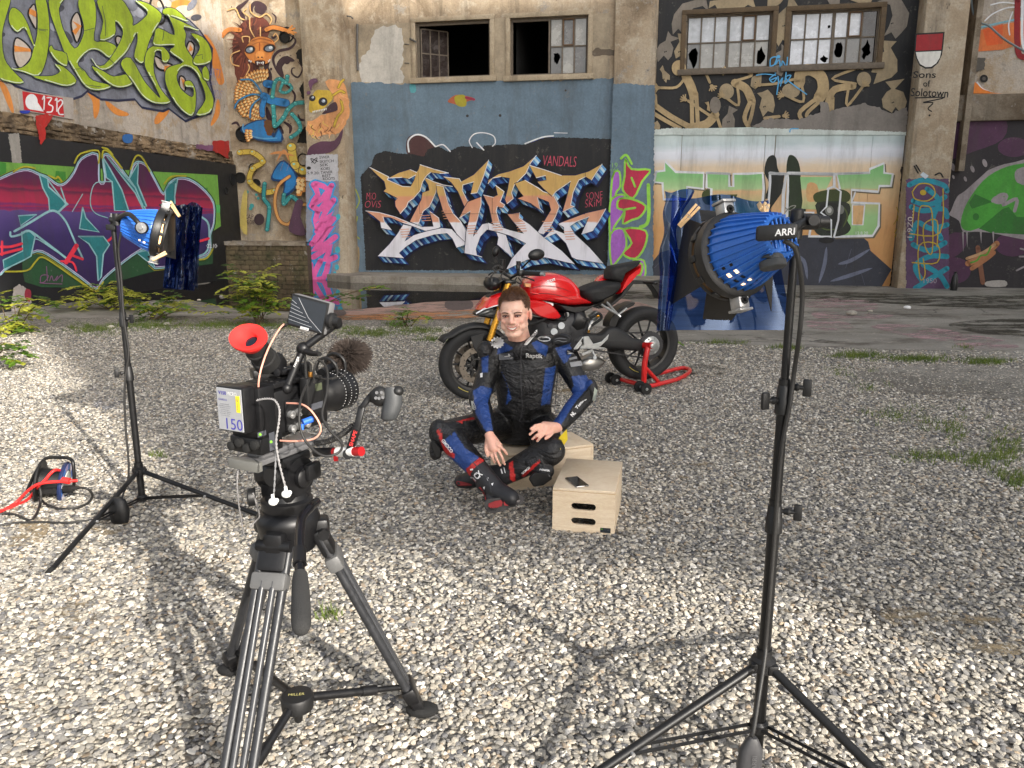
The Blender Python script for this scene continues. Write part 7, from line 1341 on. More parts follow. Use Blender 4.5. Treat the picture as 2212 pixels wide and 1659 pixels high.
for st, en, c, rx, rz, tl in ((BK(640, 225, .16), BK(718, 148, .24), BK(762, 112, .28), .075, .048, -8), (BK(462, 205, -.18), BK(425, 125, -.26), BK(425, 85, -.28), .034, .050, 20)):
    k = MB(); k.tube([st, en], [.008, .007], 8); mr_ = k.obj('mirror_stem', M_SATB, BIKE); k = MB(); k.ell(c, (rx, .028, rz), MBK @ Matrix.Rotation(R(tl), 3, 'Y'), 20, 12); k.obj('mirror', M_SATB, mr_)
k = MB()
for q in ([(380, 300), (440, 240), (500, 260), (560, 330)], [(600, 300), (560, 360), (520, 380), (470, 400)], [(420, 250), (400, 220), (450, 200), (480, 230)], [(580, 320), (620, 350), (640, 340), (610, 300)], [(500, 330), (470, 290), (500, 240)]): k.tube(spline([BK(x, y, .05) for x, y in q], 5), .006, 6)
k.obj('cables', M_CAB, BIKE)
# tank and bodywork
TANK = pillow('fuel_tank', [(640, 372), (660, 330), (720, 280), (800, 258), (900, 258), (985, 288), (1045, 335), (1085, 395), (1098, 450), (1195, 505), (1120, 518), (1010, 526), (900, 510), (800, 490), (690, 480), (645, 440)], .19, M_RED, sm=3, prof=((0, 1), (.4, .985), (.7, .93), (.9, .80), (1, .60)))
pillow('side_fairing', [(600, 470), (690, 470), (820, 500), (912, 606), (850, 632), (720, 606), (640, 540)], .205, M_RED, sm=2, prof=((0, 1), (.8, .98), (.95, .9), (1, .8)))
slab('tank_crease', [(700, 420), (860, 440), (1000, 500), (860, 470)], .172, .012, M_RED, BIKE, 0, .005)
slab('air_scoop', [(655, 345), (710, 350), (705, 380), (660, 378)], .15, .03, mat('warm_metal_badge', S(196, 140, 96), .35, .5))
pillow('frame', [(815, 500), (1000, 530), (1090, 520), (1190, 520), (1300, 480), (1120, 570), (1040, 600), (960, 580), (900, 560)], .16, M_SATB, sm=0)
slab('sticker', [(838, 502), (905, 515), (900, 545), (842, 532)], .165, .003, M_PRW); k = MB(); k.lathe([(0, .022), (.01, .022), (.012, .012)], BK(1012, 608, .16), bl, 18); k.obj('pivot_bolt', M_SIL, BIKE)
pillow('engine', [(700, 620), (850, 640), (1000, 560), (1130, 560), (1170, 680), (1150, 800), (1080, 900), (900, 960), (760, 900), (690, 760)], .17, M_ENG, sm=0)
for i in range(5): k = MB(); k.cyl(BK(880 + 30 * i, 700 + (i % 3) * 50, .16), BK(880 + 30 * i, 700 + (i % 3) * 50, .20), .022 + .008 * (i % 2), n=16); k.obj('engine_boss', M_SIL if i % 2 else M_ENG, BIKE)
k = MB(); k.lathe([(0, .075), (.03, .075), (.04, .05)], BK(990, 760, .16), bl, 28); k.obj('clutch_cover', M_ENG, BIKE)
pillow('charcoal_box', [(1050, 562), (1110, 560), (1160, 640), (1120, 730), (1050, 750), (990, 690)], .12, M_SATB, sm=0, r0=.06)
for q in ([(930, 640), (1000, 650), (1010, 590)], [(960, 700), (930, 760), (900, 760)], [(1210, 640), (1280, 600), (1300, 640), (1220, 700)], [(1150, 640), (1200, 650)], [(700, 690), (800, 660), (860, 620)]): k = MB(); k.tube(spline([BK(x, y, .17) for x, y in q], 5), .013, 8); k.obj('hose', M_BKR, BIKE)
k = MB(); k.tube([BK(1255, 615, .04), BK(1165, 760, .04)], .030, 16); k.tube([BK(1265, 600, .05), BK(1215, 640, .05)], .036, 16); k.obj('shock', M_SIL, BIKE); k = MB(); k.tube([BK(1180, 730, .05), BK(1165, 760, .05)], .037, 16); k.tube([BK(1290, 610, .07), BK(1250, 620, .07)], .02, 12); k.obj('shock_adjuster', M_GOLD, BIKE)
# seat and tail
pillow('rider_seat', [(1108, 402), (1250, 342), (1350, 322), (1425, 328), (1432, 370), (1380, 430), (1290, 480), (1190, 510), (1130, 470)], .14, M_SEAT, sm=2)
pillow('tail', [(1400, 435), (1440, 340), (1480, 275), (1590, 195), (1592, 228), (1500, 330), (1410, 425)], .12, M_RED, sm=0, prof=((0, 1), (.7, .98), (1, .85)))
pillow('tail', [(1258, 345), (1262, 318), (1290, 290), (1340, 268), (1350, 310), (1330, 335)], .06, M_RED, sm=2, r0=-.08)
pillow('seat_hump', [(1338, 310), (1340, 250), (1370, 205), (1450, 188), (1608, 160), (1590, 190), (1470, 260), (1440, 345), (1360, 320)], .10, M_SEAT, sm=0, r0=.03)
slab('under_tail', [(1180, 520), (1300, 500), (1385, 432), (1470, 300), (1500, 320), (1400, 450), (1310, 520), (1200, 540)], -.10, .20, M_SATB)
# number plate carrier
slab('plate_carrier', [(1500, 340), (1560, 320), (1700, 325), (1775, 318), (1775, 345), (1690, 350), (1520, 352)], -.03, .06, M_SATB); slab('plate_bracket', [(1660, 345), (1760, 350), (1762, 470), (1735, 470), (1715, 420)], -.06, .12, M_SATB)
for r_ in (.10, -.10): k = MB(); k.tube([BK(1660, 345, r_ * .4), BK(1735, 345, r_ * 1.5)], .012, 8); k.ell(BK(1745, 345, r_ * 1.5), (.03, .02, .016)); k.obj('indicator', M_SATB, BIKE)
# swingarm, sprocket, chain, hugger
pillow('swingarm', [(1050, 800), (1150, 760), (1280, 765), (1335, 720), (1400, 704), (1480, 740), (1560, 800), (1640, 820), (1640, 900), (1550, 905), (1330, 885), (1200, 850), (1060, 850)], .06, M_MATB, sm=2, r0=.13)
slab('sticker', [(1412, 828), (1460, 832), (1464, 815), (1516, 822), (1512, 872), (1414, 848)], .185, .003, mat('pale_sticker', S(168, 168, 168), .6))
SPc = AR + bl * .15; k = MB(); k.lathe([(0, .05), (0, .125), (.006, .125), (.006, .05), (0, .05)], SPc, bl, 48, False)
for i in range(40): a = 6.283 * i / 40; d = -bf * math.cos(a) + ZZ * math.sin(a); k.box(SPc + d * .128 + bl * .003, (.009, .006, .008), Matrix((d, bl, d.cross(bl))).transposed().to_3x3())
spk = k.obj('sprocket', M_ENG, BIKE)
k = MB(); k.lathe([(.004, .09), (.02, .085), (.03, .055), (.05, .045), (.055, .02)], SPc, bl, 28)
for i in range(6): a = 6.283 * i / 6; d = -bf * math.cos(a) + ZZ * math.sin(a); k.cyl(SPc + d * .07 + bl * .012, SPc + d * .07 + bl * .032, .010, n=8)
k.obj('sprocket_hub', M_SIL, spk)
k = MB()
for s_ in (1, -1):
    a_, b_ = SPc + ZZ * .128 * s_, BK(1085, 830, .15) + ZZ * .05 * s_
    for i in range(46): c = a_.lerp(b_, i / 45); k.box(c, (.014, .010 if i % 2 else .015, .013), MBK @ Matrix.Rotation(math.atan2((b_ - a_).z, (b_ - a_).length), 3, 'Y'))
tag(k.obj('chain', M_ENG, BIKE), kind='stuff')
slab('hugger', [(1520, 495), (1512, 520), (1440, 560), (1385, 640), (1360, 700), (1310, 700), (1330, 620), (1400, 540), (1460, 512)], -.07, .14, M_SATB, BIKE, 2)
k = MB(); k.tube([BK(1300, 525, .14), BK(1440, 610, .15), BK(1512, 555, .14)], .011, 8); k.tube([BK(1345, 505, .14), BK(1440, 610, .15)], .011, 8); k.tube([BK(1440, 610, .15), BK(1460, 628, .16)], .014, 8); k.obj('passenger_peg_bracket', M_SIL, BIKE)
for i, q in enumerate([[(1060, 900), (1140, 790), (1165, 800), (1130, 860), (1100, 895)], [(1150, 790), (1190, 785), (1230, 850), (1300, 830), (1360, 768), (1350, 810), (1290, 870), (1220, 890), (1150, 880)], [(1130, 865), (1330, 880), (1320, 892), (1120, 890)], [(1130, 930), (1225, 890), (1232, 905), (1140, 950)]]): slab('footrest_hanger', q, .17 + .01 * i, .014, M_SIL)
k = MB(); k.tube([BK(1225, 905, .2), BK(1250, 970, .24), BK(1190, 972, .27)], .010, 8); k.tube([BK(1250, 965, .24), BK(1248, 965, .30)], .016, 10); k.obj('gear_lever', M_SIL, BIKE)
pillow('silencer', [(1095, 985), (1180, 935), (1260, 950), (1318, 985), (1255, 1055), (1160, 1072), (1110, 1060)], .10, mat('satin_steel', S(150, 148, 144), .35, .8, .15, 10), sm=0)
pillow('belly_pan', [(760, 880), (900, 940), (1080, 900), (1120, 980), (1000, 1040), (820, 1000)], .13, M_SATB, sm=0)
# red paddock stand holding the rear axle
PST = thing('paddock_stand', BK(1650, 1200, .25), 'red tubular single-sided paddock stand under the rear wheel of the motorcycle', 'paddock stand')
M_RST = mat('red_tube', S(196, 30, 30), .34, 0, .1, 14, coat=.3)
def onz(x, y, z): return G(*K4((x, y)), z)
pA = BK(1690, 862, .22); k = MB(); k.tube([BK(1640, 862, .14), BK(1720, 866, .26)], .030, 18); ps = k.obj('axle_boss', M_RST, PST); k = MB(); k.lathe([(0, .022), (.02, .022), (.022, .012)], BK(1722, 866, .262), bl, 18); k.obj('pin', M_SIL, ps)
e0 = onz(1655, 1195, .06); loop = [onz(1450, 1140, .06), onz(1560, 1172, .055), onz(1690, 1200, .05), onz(1800, 1178, .045), onz(1940, 1140, .045), onz(2020, 1095, .045), onz(2030, 1062, .045), onz(1960, 1052, .045), onz(1850, 1078, .045), onz(1700, 1112, .045), onz(1640, 1118, .05)]
k = MB(); k.tube(spline(loop, 6), .021, 14); k.obj('base_loop', M_RST, PST, 60)
k = MB(); k.tube([pA, BK(1660, 1010, .235), onz(1652, 1190, .06)], .026, 14); k.obj('upright', M_RST, PST, 60); k = MB(); k.tube([BK(1668, 1050, .235), onz(1780, 1172, .055)], .019, 12); k.obj('stay', M_RST, PST, 60)
for x, y in ((1620, 1205), (1672, 1225), (1375, 1132), (1425, 1150)):
    c = onz(x, y, .055); k = MB(); k.lathe([(-.016, .03), (-.016, .05), (-.01, .055), (.01, .055), (.016, .05), (.016, .02)], c, bl, 24); wl = k.obj('castor', M_BKR, PST); k = MB(); k.lathe([(.014, .014), (.022, .012)], c, bl, 12); k.obj('castor_bolt', M_SIL, wl)
# ================================================================== the rider
K3 = lambda c: (905.2 + .3538 * c[0], 592.5 + .3538 * c[1])
def M3(x, y, Y): return P(*K3((x, y)), Y)
def rc(mb, a, b, ra, rb, n=16):
    a, b = Vector(a), Vector(b); L = (b - a).length; pr = [(-ra * math.cos(t), max(1e-4, ra * math.sin(t))) for t in [math.pi / 2 * i / 4 for i in range(5)]] + [(L + rb * math.sin(t), max(1e-4, rb * math.cos(t))) for t in [math.pi / 2 * i / 4 for i in range(5)]]
    mb.lathe(pr, a, b - a if L > 1e-5 else (0, 0, 1), n, True)
def limb(mb, pts, rs):
    for i in range(len(pts) - 1): rc(mb, pts[i], pts[i + 1], rs[i], rs[i + 1])
def fuse(mb, name, vox, mats, par, smooth=6, paintfn=None):
    me = mb.mesh('tmp', [], 0, True); o = bpy.data.objects.new('tmp', me); COL.objects.link(o)
    r = o.modifiers.new('r', 'REMESH'); r.mode = 'VOXEL'; r.voxel_size = vox; r.use_smooth_shade = True
    s_ = o.modifiers.new('s', 'SMOOTH'); s_.iterations = smooth; s_.factor = .5
    dg = bpy.context.evaluated_depsgraph_get(); ev = o.evaluated_get(dg); m2 = bpy.data.meshes.new_from_object(ev); bpy.data.objects.remove(o)
    m2.name = name; m2.materials.clear()
    for m in mats: m2.materials.append(m)
    m2.shade_smooth()
    if paintfn:
        n = len(m2.vertices); co = np.empty(n * 3, 'f'); m2.vertices.foreach_get('co', co); no = np.empty(n * 3, 'f'); m2.vertex_normals.foreach_get('vector', no)
        ca = m2.color_attributes.new('paint', 'FLOAT_COLOR', 'POINT'); ca.data.foreach_set('color', paintfn(co.reshape(-1, 3), no.reshape(-1, 3)).astype('f').ravel())
    ob = bpy.data.objects.new(name, m2); COL.objects.link(ob); adopt(ob, par); return ob
MAN = thing('person', M3(620, 1060, 4.45), 'smiling man in black and blue leather racing suit sitting cross-legged on a wooden box', 'person')
# joints
hd = M3(581, 240, 4.17); nk = M3(622, 425, 4.30); ch = M3(640, 600, 4.33); wa = M3(640, 800, 4.38); pv = M3(640, 930, 4.46)
shR, shL = M3(455, 490, 4.34), M3(862, 480, 4.37); elR, elL = M3(368, 760, 4.20), M3(1015, 735, 4.28); wrR, wrL = M3(425, 965, 3.99), M3(850, 935, 4.05)
hpR, hpL = M3(545, 905, 4.46), M3(745, 915, 4.46); knR, knL = M3(165, 975, 4.08), M3(795, 1080, 4.00); anR, anL = M3(385, 1215, 3.92), M3(520, 1225, 4.02)
# --- head frame
hz_ = Matrix.Rotation(R(-9), 3, 'Z') @ Matrix.Rotation(R(4), 3, 'X') @ Matrix.Rotation(R(-3), 3, 'Y'); HS = 1.04; ZS = .85
def H(x, y, z): return hd + hz_ @ (Vector((x, y, z * ZS)) * HS)
B = MB()
B.ell(H(0, .016, .038), (.079 * HS, .094 * HS, .086 * HS * ZS), hz_, 28, 20); B.ell(H(0, -.012, -.03), (.071 * HS, .080 * HS, .080 * HS * ZS), hz_, 24, 16); B.ell(H(0, -.03, -.07), (.058 * HS, .054 * HS, .046 * HS), hz_, 24, 16); B.ell(H(0, -.070, -.112), (.030, .024, .021), hz_)
for s_ in (-1, 1):
    B.ell(H(.040 * s_, -.062, -.030), (.023, .019, .019), hz_); B.ell(H(.083 * s_, .012, -.012), (.010, .022, .034), hz_ @ Matrix.Rotation(R(18 * s_), 3, 'Z')); rc(B, H(.054 * s_, .0, -.066), H(.022 * s_, -.064, -.112), .019, .020); B.ell(H(.0105 * s_, -.100, -.036), (.0095, .010, .008), hz_); rc(B, H(.014 * s_, -.084, .024), H(.048 * s_, -.070, .020), .013, .011)
[B.ell(H(.043 * s_, -.046, -.064), (.026, .026, .030), hz_) for s_ in (-1, 1)]; rc(B, H(0, -.084, .016), H(0, -.108, -.030), .0095, .0125); rc(B, H(-.026, -.082, -.060), H(.026, -.082, -.060), .011, .011); rc(B, H(-.02, -.082, -.079), H(.02, -.082, -.079), .011, .011)
rc(B, H(0, .040, -.06), nk + Vector((0, .055, -.03)), .058, .066)
for a, b_, ra, rb in ((nk + Vector((0, .05, 0)), ch + Vector((0, .04, 0)), .05, .065), (ch + Vector((0, .04, 0)), wa + Vector((0, .03, 0)), .065, .06), (wa + Vector((0, .03, 0)), pv, .06, .08), (shR, shL, .045, .045), (shR, elR, .040, .034), (elR, wrR, .034, .026), (shL, elL, .040, .034), (elL, wrL, .034, .026), (hpR, knR, .06, .05), (knR, anR, .045, .035), (hpL, knL, .06, .05), (knL, anL, .045, .035)): rc(B, a, b_, ra, rb)
def hand_(palm, fingers, thumb):
    for q, r in palm: limb(B, q, r)
    for q in fingers: limb(B, q, [.0090, .0084, .0078, .0068][:len(q)])
    limb(B, thumb, [.012, .0105, .0085][:len(thumb)])
f = lambda *q: [M3(*p) for p in q]
hand_([(f((425, 965, 3.99), (455, 1060, 3.95)), [.027, .028]), (f((432, 990, 3.99), (418, 1050, 3.965)), [.02, .018]), (f((440, 985, 3.99), (488, 1045, 3.94)), [.02, .018])],
      [f((492, 1045, 3.935), (520, 1075, 3.925), (537, 1100, 3.93)), f((482, 1068, 3.935), (508, 1120, 3.92), (522, 1160, 3.93)), f((458, 1080, 3.94), (475, 1130, 3.925), (496, 1168, 3.935)), f((432, 1072, 3.95), (446, 1115, 3.94), (462, 1148, 3.945))], f((415, 1010, 3.985), (408, 1070, 3.95), (418, 1110, 3.945)))
hand_([(f((850, 935, 4.05), (765, 935, 3.96)), [.027, .027]), (f((845, 945, 4.04), (770, 962, 3.94)), [.02, .019]), (f((840, 925, 4.05), (760, 918, 3.97)), [.02, .018])],
      [f((764, 974, 3.93), (738, 998, 3.90), (722, 1018, 3.905)), f((752, 958, 3.935), (718, 982, 3.90), (692, 1006, 3.905)), f((748, 938, 3.945), (706, 952, 3.905), (676, 978, 3.905)), f((752, 916, 3.955), (712, 922, 3.92), (682, 944, 3.91))], f((812, 968, 3.97), (792, 990, 3.925), (772, 1004, 3.91)))
SKIN = NB('skin'); at_ = SKIN.n('ShaderNodeAttribute'); at_.attribute_name = 'paint'; SKIN.col(SKIN.mix(.25, at_.outputs['Color'], SKIN.ramp(SKIN.noise(60, 4), [(.3, .35), (.7, .65)]), 'OVERLAY')); SKIN.rough(.48); SKIN.bs.subsurface_method = 'BURLEY' if False else SKIN.bs.subsurface_method; SKIN.set(Subsurface_Weight=.12, Subsurface_Scale=.01); SKIN.bs.inputs['Subsurface Radius'].default_value = (1, .35, .2); SKIN.bump(SKIN.noise(220, 3), .12, .002)
Hinv = hz_.inverted()
def skinpaint(co, no):
    L = (co - np.array(hd)) @ np.array(hz_) / HS; x, y, z = L[:, 0], L[:, 1], L[:, 2] / ZS; n = len(co)
    c = np.tile(np.array(S(222, 179, 158)[:3]), (n, 1))
    def blend(m, col): nonlocal c; m = np.clip(m, 0, 1)[:, None]; c = c * (1 - m) + np.array(S(*col)[:3]) * m
    g = lambda cx, cy, cz, rx, rz, ry=.05: np.exp(-(((x - cx) / rx) ** 2 + ((z - cz) / rz) ** 2 + ((y - cy) / ry) ** 2))
    front = (y < -.03)
    for s_ in (-1, 1): blend(.4 * g(.042 * s_, -.07, -.032, .026, .024), (208, 134, 118)); blend(.45 * g(.079 * s_, .01, -.01, .02, .03), (220, 130, 115)); blend(.32 * g(.030 * s_, -.08, .003, .018, .008), (168, 112, 98)); blend(.18 * g(.032 * s_, -.07, -.056, .005, .018), (170, 104, 90))
    blend(.5 * g(0, -.10, -.03, .014, .014), (216, 134, 120)); blend(.55 * (np.abs(x) < .03) * np.exp(-((z + .049) / .006) ** 2) * front, (132, 92, 76)); blend(.12 * np.clip((-.062 - z) / .03, 0, 1) * (y > -.2) * (z > -.14) * np.clip((np.abs(x)) / .02, .3, 1), (150, 112, 98)); blend(.35 * g(0, -.075, -.094, .014, .007), (138, 98, 82))
    mz = -.068 + .14 * np.minimum(np.abs(x), .05) ** 1.35 * 6 * .35
    lip = (np.abs(x) < .027) * front * np.exp(-((z - mz) / .0085) ** 2); blend(.45 * lip, (178, 106, 98))
    far = (z < -.14) & True
    if far.any(): blend(far * .3, (222, 150, 130))
    return np.hstack([c, np.ones((n, 1))])
BODY = fuse(B, 'body', .0042, [SKIN.m], MAN, 7, skinpaint)
M_HAIR = mat('brown_hair', S(70, 46, 32), .6, 0, .35, 90, .5, 200)
def arcs(name, pts, r, m, n=10): k = MB(); k.tube(spline(pts, 5), r, n); return k.obj(name, m, BODY, 60)
for s_ in (-1, 1):
    arcs('eyebrow', [H(.014 * s_, -.0985, .021), H(.032 * s_, -.0925, .0265), H(.054 * s_, -.074, .021)], [.0028, .003, .003, .003, .003, .003, .003, .0028, .0026, .0022, .0014], mat('brow_hair', S(84, 56, 40), .7))
    k = MB(); k.ell(H(.0315 * s_, -.0835, .003), (.0135, .007, .0052), hz_ @ Matrix.Rotation(R(14 * s_), 3, 'Z')); ey = k.obj('eye', mat('eye_white', S(206, 196, 190), .25), BODY, 60); k = MB(); k.ell(H(.0305 * s_, -.0895, .0028), (.0052, .003, .0048), hz_); k.obj('iris', mat('iris', S(46, 40, 38), .15), ey, 60)
    arcs('eyelid', [H(.0165 * s_, -.0885, .0035), H(.031 * s_, -.0915, .0088), H(.047 * s_, -.079, .0035)], .0032, mat('lash_line', S(84, 54, 46), .6) if True else mat('eyelid_skin', S(150, 94, 80), .5))
    arcs('eyelid', [H(.018 * s_, -.0885, .0005), H(.031 * s_, -.0905, -.0028), H(.045 * s_, -.080, .0010)], .0024, mat('eyelid_skin', S(150, 94, 80), .5))
k = MB(); tp_ = [H(x, -.0955 + 9 * x * x, -.0675 + 15 * x * x) for x in np.linspace(-.023, .023, 13)]; bt_ = [H(x, -.0945 + 9 * x * x, -.0795 + 24 * x * x) for x in np.linspace(-.023, .023, 13)]
k.loft([tp_, [p + hz_ @ Vector((0, .006, 0)) for p in tp_], [p + hz_ @ Vector((0, .006, 0)) for p in bt_], bt_, tp_], False, False); k.obj('teeth', mat('teeth', S(236, 230, 220), .25, 0, .04), BODY, 60)
arcs('lip', [H(x, -.0972 + 9 * x * x, -.0648 + 16 * x * x) for x in np.linspace(-.026, .026, 7)], .0024, mat('lip', S(176, 112, 100), .4)); arcs('lip', [H(x, -.0960 + 9 * x * x, -.0820 + 27 * x * x) for x in np.linspace(-.024, .024, 7)], .0032, mat('lip', S(176, 112, 100), .4))
# hair: cropped sides, short brushed-up top
rd = random.Random(9); nu, nv = 72, 56; vs = []; dirs = []
def hairy(n_):
    x, y, z = n_.x, n_.y, n_.z; w_ = .03 * mnoise.noise(n_ * 6)
    return z > .50 + .10 * abs(x) + w_ or (y > -.62 + abs(w_) and abs(x) > .55 and z > .02 + w_) or (y > -.30 and abs(x) > .7 and z > -.22 + w_) or (y > .25 and z > -.62)
def hpt(n_, e=0.0):
    tp2 = max(0, n_.z) ** 1.4; lift_ = .0035 + .018 * tp2 * (1 + .5 * mnoise.noise(n_ * 5)) + .006 * max(0, -n_.y) * tp2 + .002 * mnoise.noise(n_ * 16) + e
    return H(n_.x * (.0795 + lift_ * .8), .016 + n_.y * (.094 + lift_), .038 + n_.z * (.086 + lift_ * 1.25))
for j_ in range(nv + 1):
    for i_ in range(nu): th, a = math.pi * j_ / nv, 6.283 * i_ / nu; n_ = Vector((math.sin(th) * math.sin(a), -math.sin(th) * math.cos(a), math.cos(th))); dirs.append(n_); vs.append(hpt(n_))
fs = [q_ for q_ in [(j_ * nu + i_, (j_ + 1) * nu + i_, (j_ + 1) * nu + (i_ + 1) % nu, j_ * nu + (i_ + 1) % nu) for j_ in range(nv) for i_ in range(nu)] if all(hairy(dirs[t]) for t in q_)]
k = MB(); k.add(vs, fs); hr = k.obj('hair', M_HAIR, BODY, 60)
k = MB(); n_c = 0
while n_c < 5200:
    a, cz_ = rd.uniform(0, 6.283), rd.uniform(-.6, 1); st_ = math.sqrt(1 - cz_ * cz_); n_ = Vector((st_ * math.sin(a), -st_ * math.cos(a), cz_))
    if not hairy(n_): continue
    n_c += 1; tp2 = max(0, n_.z) ** 1.4; p0 = hpt(n_, -.003); dv = hz_ @ (n_ * (.5 + .6 * tp2) + Vector((.35 + rd.uniform(-.3, .3), -.45 * tp2 + rd.uniform(-.3, .3), .25 - .7 * (1 - tp2)))).normalized(); s2 = dv.cross(FW).normalized() * .0011; L = .005 + .020 * tp2 * rd.uniform(.4, 1); k.add([p0 + s2, p0 - s2, p0 + dv * L], [(0, 1, 2)])
tag(k.obj('hair_strands', mat('hair_strand', S(104, 72, 48), .45, 0, .6, 80), hr, 0, False), kind='stuff')
# --- suit
U_ = MB()
def ring_t(c, rx, ry, tilt=0): return c, rx, ry
secs = [(nk + Vector((0, .035, -.012)), .076, .07), (nk + Vector((0, .035, -.045)), .11, .085), (M3(650, 480, 4.36), .19, .10), (M3(648, 560, 4.36), .188, .118), (M3(645, 680, 4.37), .172, .118), (M3(645, 790, 4.40), .158, .118), (M3(640, 870, 4.44), .165, .125), (M3(640, 950, 4.48), .178, .13), (M3(640, 1010, 4.49), .17, .125)]
U_.loft([[c + Vector((rx * math.copysign(abs(math.cos(t)) ** .85, math.cos(t)), ry * math.copysign(abs(math.sin(t)) ** .85, math.sin(t)), 0)) for t in [6.283 * i / 36 for i in range(36)]] for c, rx, ry in secs])
mid = lambda a, b_, t: a.lerp(b_, t)
limb(U_, [M3(520, 450, 4.36), shR, mid(shR, elR, .5), elR, mid(elR, wrR, .45), mid(elR, wrR, .93)], [.07, .070, .062, .058, .055, .040]); limb(U_, [M3(790, 445, 4.37), shL, mid(shL, elL, .5), elL, mid(elL, wrL, .45), mid(elL, wrL, .9)], [.07, .072, .064, .060, .056, .042])
limb(U_, [hpR, mid(hpR, knR, .5), knR, mid(knR, anR, .5), mid(knR, anR, .85)], [.098, .090, .078, .070, .060]); limb(U_, [hpL, mid(hpL, knL, .5), knL, mid(knL, anL, .5), mid(knL, anL, .85)], [.098, .092, .084, .070, .062])
for c, r in ((M3(400, 465, 4.29), (.045, .05, .055)), (M3(872, 400, 4.33), (.062, .05, .042)), (M3(1052, 700, 4.25), (.035, .05, .06)), (M3(335, 760, 4.17), (.03, .045, .06)), (M3(120, 965, 4.06), (.055, .06, .075)), (M3(810, 1080, 3.97), (.075, .06, .075)), (M3(760, 1200, 3.96), (.06, .055, .05)), (M3(100, 1075, 4.05), (.035, .05, .055))): U_.ell(c, r)
U_.lathe([(-.03, .075), (.0, .082), (.03, .080), (.045, .072), (.046, .06), (.0, .058)], nk + Vector((.0, .028, -.026)), (-.05, -.34, 1), 28); limb(U_, [M3(520, 450, 4.33), M3(600, 455, 4.27), M3(690, 450, 4.27), M3(780, 440, 4.33)], [.05, .06, .06, .05])
polysB = [[(485, 445), (520, 415), (575, 450), (545, 470), (475, 490)], [(685, 420), (720, 405), (790, 440), (775, 500), (725, 475)], [(830, 450), (930, 420), (945, 460), (900, 540), (880, 540)], [(380, 510), (425, 495), (420, 600), (385, 600)], [(330, 710), (380, 680), (450, 700), (420, 780), (450, 950), (410, 965), (345, 850)], [(930, 620), (1030, 615), (1060, 660), (960, 770), (860, 930), (810, 915), (890, 790), (945, 680)], [(770, 575), (835, 560), (800, 790), (745, 800)], [(500, 580), (545, 690), (565, 760), (530, 800), (545, 700)], [(135, 1030), (215, 960), (280, 1060), (370, 1120), (310, 1160), (290, 1210), (205, 1160)]]
polysM = [[(420, 490), (500, 510), (505, 640), (455, 680), (430, 760), (465, 870), (455, 950), (420, 780), (450, 700), (390, 680)], [(770, 450), (830, 440), (900, 560), (950, 640), (925, 700), (890, 700), (850, 600), (780, 540)], [(500, 830), (560, 840), (600, 1000), (360, 1010), (330, 890)], [(640, 830), (880, 830), (800, 960), (690, 1000), (640, 940)], [(240, 1060), (300, 1050), (400, 1100), (370, 1150)]]
polysR = [[(105, 950), (135, 940), (150, 1040), (220, 1100), (215, 1125), (160, 1100)], [(285, 1190), (370, 1118), (400, 1135), (310, 1240)], [(548, 1150), (572, 1140), (590, 1260), (620, 1280), (560, 1290)], [(625, 1230), (735, 1130), (740, 1150), (640, 1240)], [(225, 900), (330, 870), (345, 885), (262, 897), (268, 915), (250, 905)], [(700, 1000), (775, 975), (775, 990), (715, 1015)]]
polysG = [[(330, 690), (385, 680), (385, 690), (340, 715)], [(700, 1010), (840, 1000), (860, 1040), (720, 1050)]]
def inpoly(px, py, q):
    r_ = np.zeros(len(px), bool); n = len(q)
    for i in range(n):
        x0, y0 = q[i]; x1, y1 = q[(i + 1) % n]; m = ((y0 > py) != (y1 > py)) & (px < (x1 - x0) * (py - y0) / ((y1 - y0) or 1e-9) + x0); r_ ^= m
    return r_
def suitpaint(co, no):
    d = co - np.array(EYE); kz = d @ np.array(FW); X = (d @ np.array(RT)) / kz * FPX + CX; Y = -(d @ np.array(UP)) / kz * FPX + CY; px, py = (X - 905.2) / .3538, (Y - 592.5) / .3538
    c = np.tile(np.array(S(27, 27, 29)[:3]), (len(co), 1))
    for q in polysM: c[inpoly(px, py, q)] = S(11, 11, 12)[:3]
    for q in polysB: c[inpoly(px, py, q)] = S(32, 62, 122)[:3]
    for q in polysR: c[inpoly(px, py, q)] = S(176, 40, 38)[:3]
    sc_ = np.linalg.norm(co - co.mean(0), axis=1) * 0 + 1
    return np.hstack([c, np.ones((len(co), 1))])
q = NB('suit_leather'); a_ = q.n('ShaderNodeAttribute'); a_.attribute_name = 'paint'; w1 = q.noise(9, 4, .6, dist=1.2); w2 = q.noise(30, 4, .65); q.col(q.mix(.5, a_.outputs['Color'], q.ramp(q.noise(14, 6, .75), [(.35, .38), (.62, .56), (.75, .72)]), 'OVERLAY')); q.rough(q.ramp(w2, [(.3, .36), (.7, .58)])); q.set(Specular_IOR_Level=.45); kk = q.bump(w1, .55, .03); kk = q.bump(q.noise(5, 3, .6, q.map((1.5, 1.5, 3)), 2.2), .45, .04, kk); q.bump(q.noise(140, 3), .25, .003, kk)
SUIT = fuse(U_, 'suit', .0058, [q.m], BODY if False else MAN, 5, suitpaint)
from mathutils.bvhtree import BVHTree
bpy.context.view_layer.update()
def bvh_of(o): return BVHTree.FromPolygons([tuple(v.co) for v in o.data.vertices], [tuple(p.vertices) for p in o.data.polygons])
SB = bvh_of(SUIT)
def onsuit(x, y, off):
    d = ray(x, y).normalized(); h = SB.ray_cast(EYE, d); p_ = h[0] if h[0] else P(x, y, 4.2); return p_ - d * off
p = Paint(onsuit, .0025, K3, SUIT, 'badge'); BKQ = pm(24, 24, 26); WH = pm(224, 224, 224); GY = pm(84, 86, 92)
def ln(q, w, m): p.stroke(q, w, m, 3, False, False)
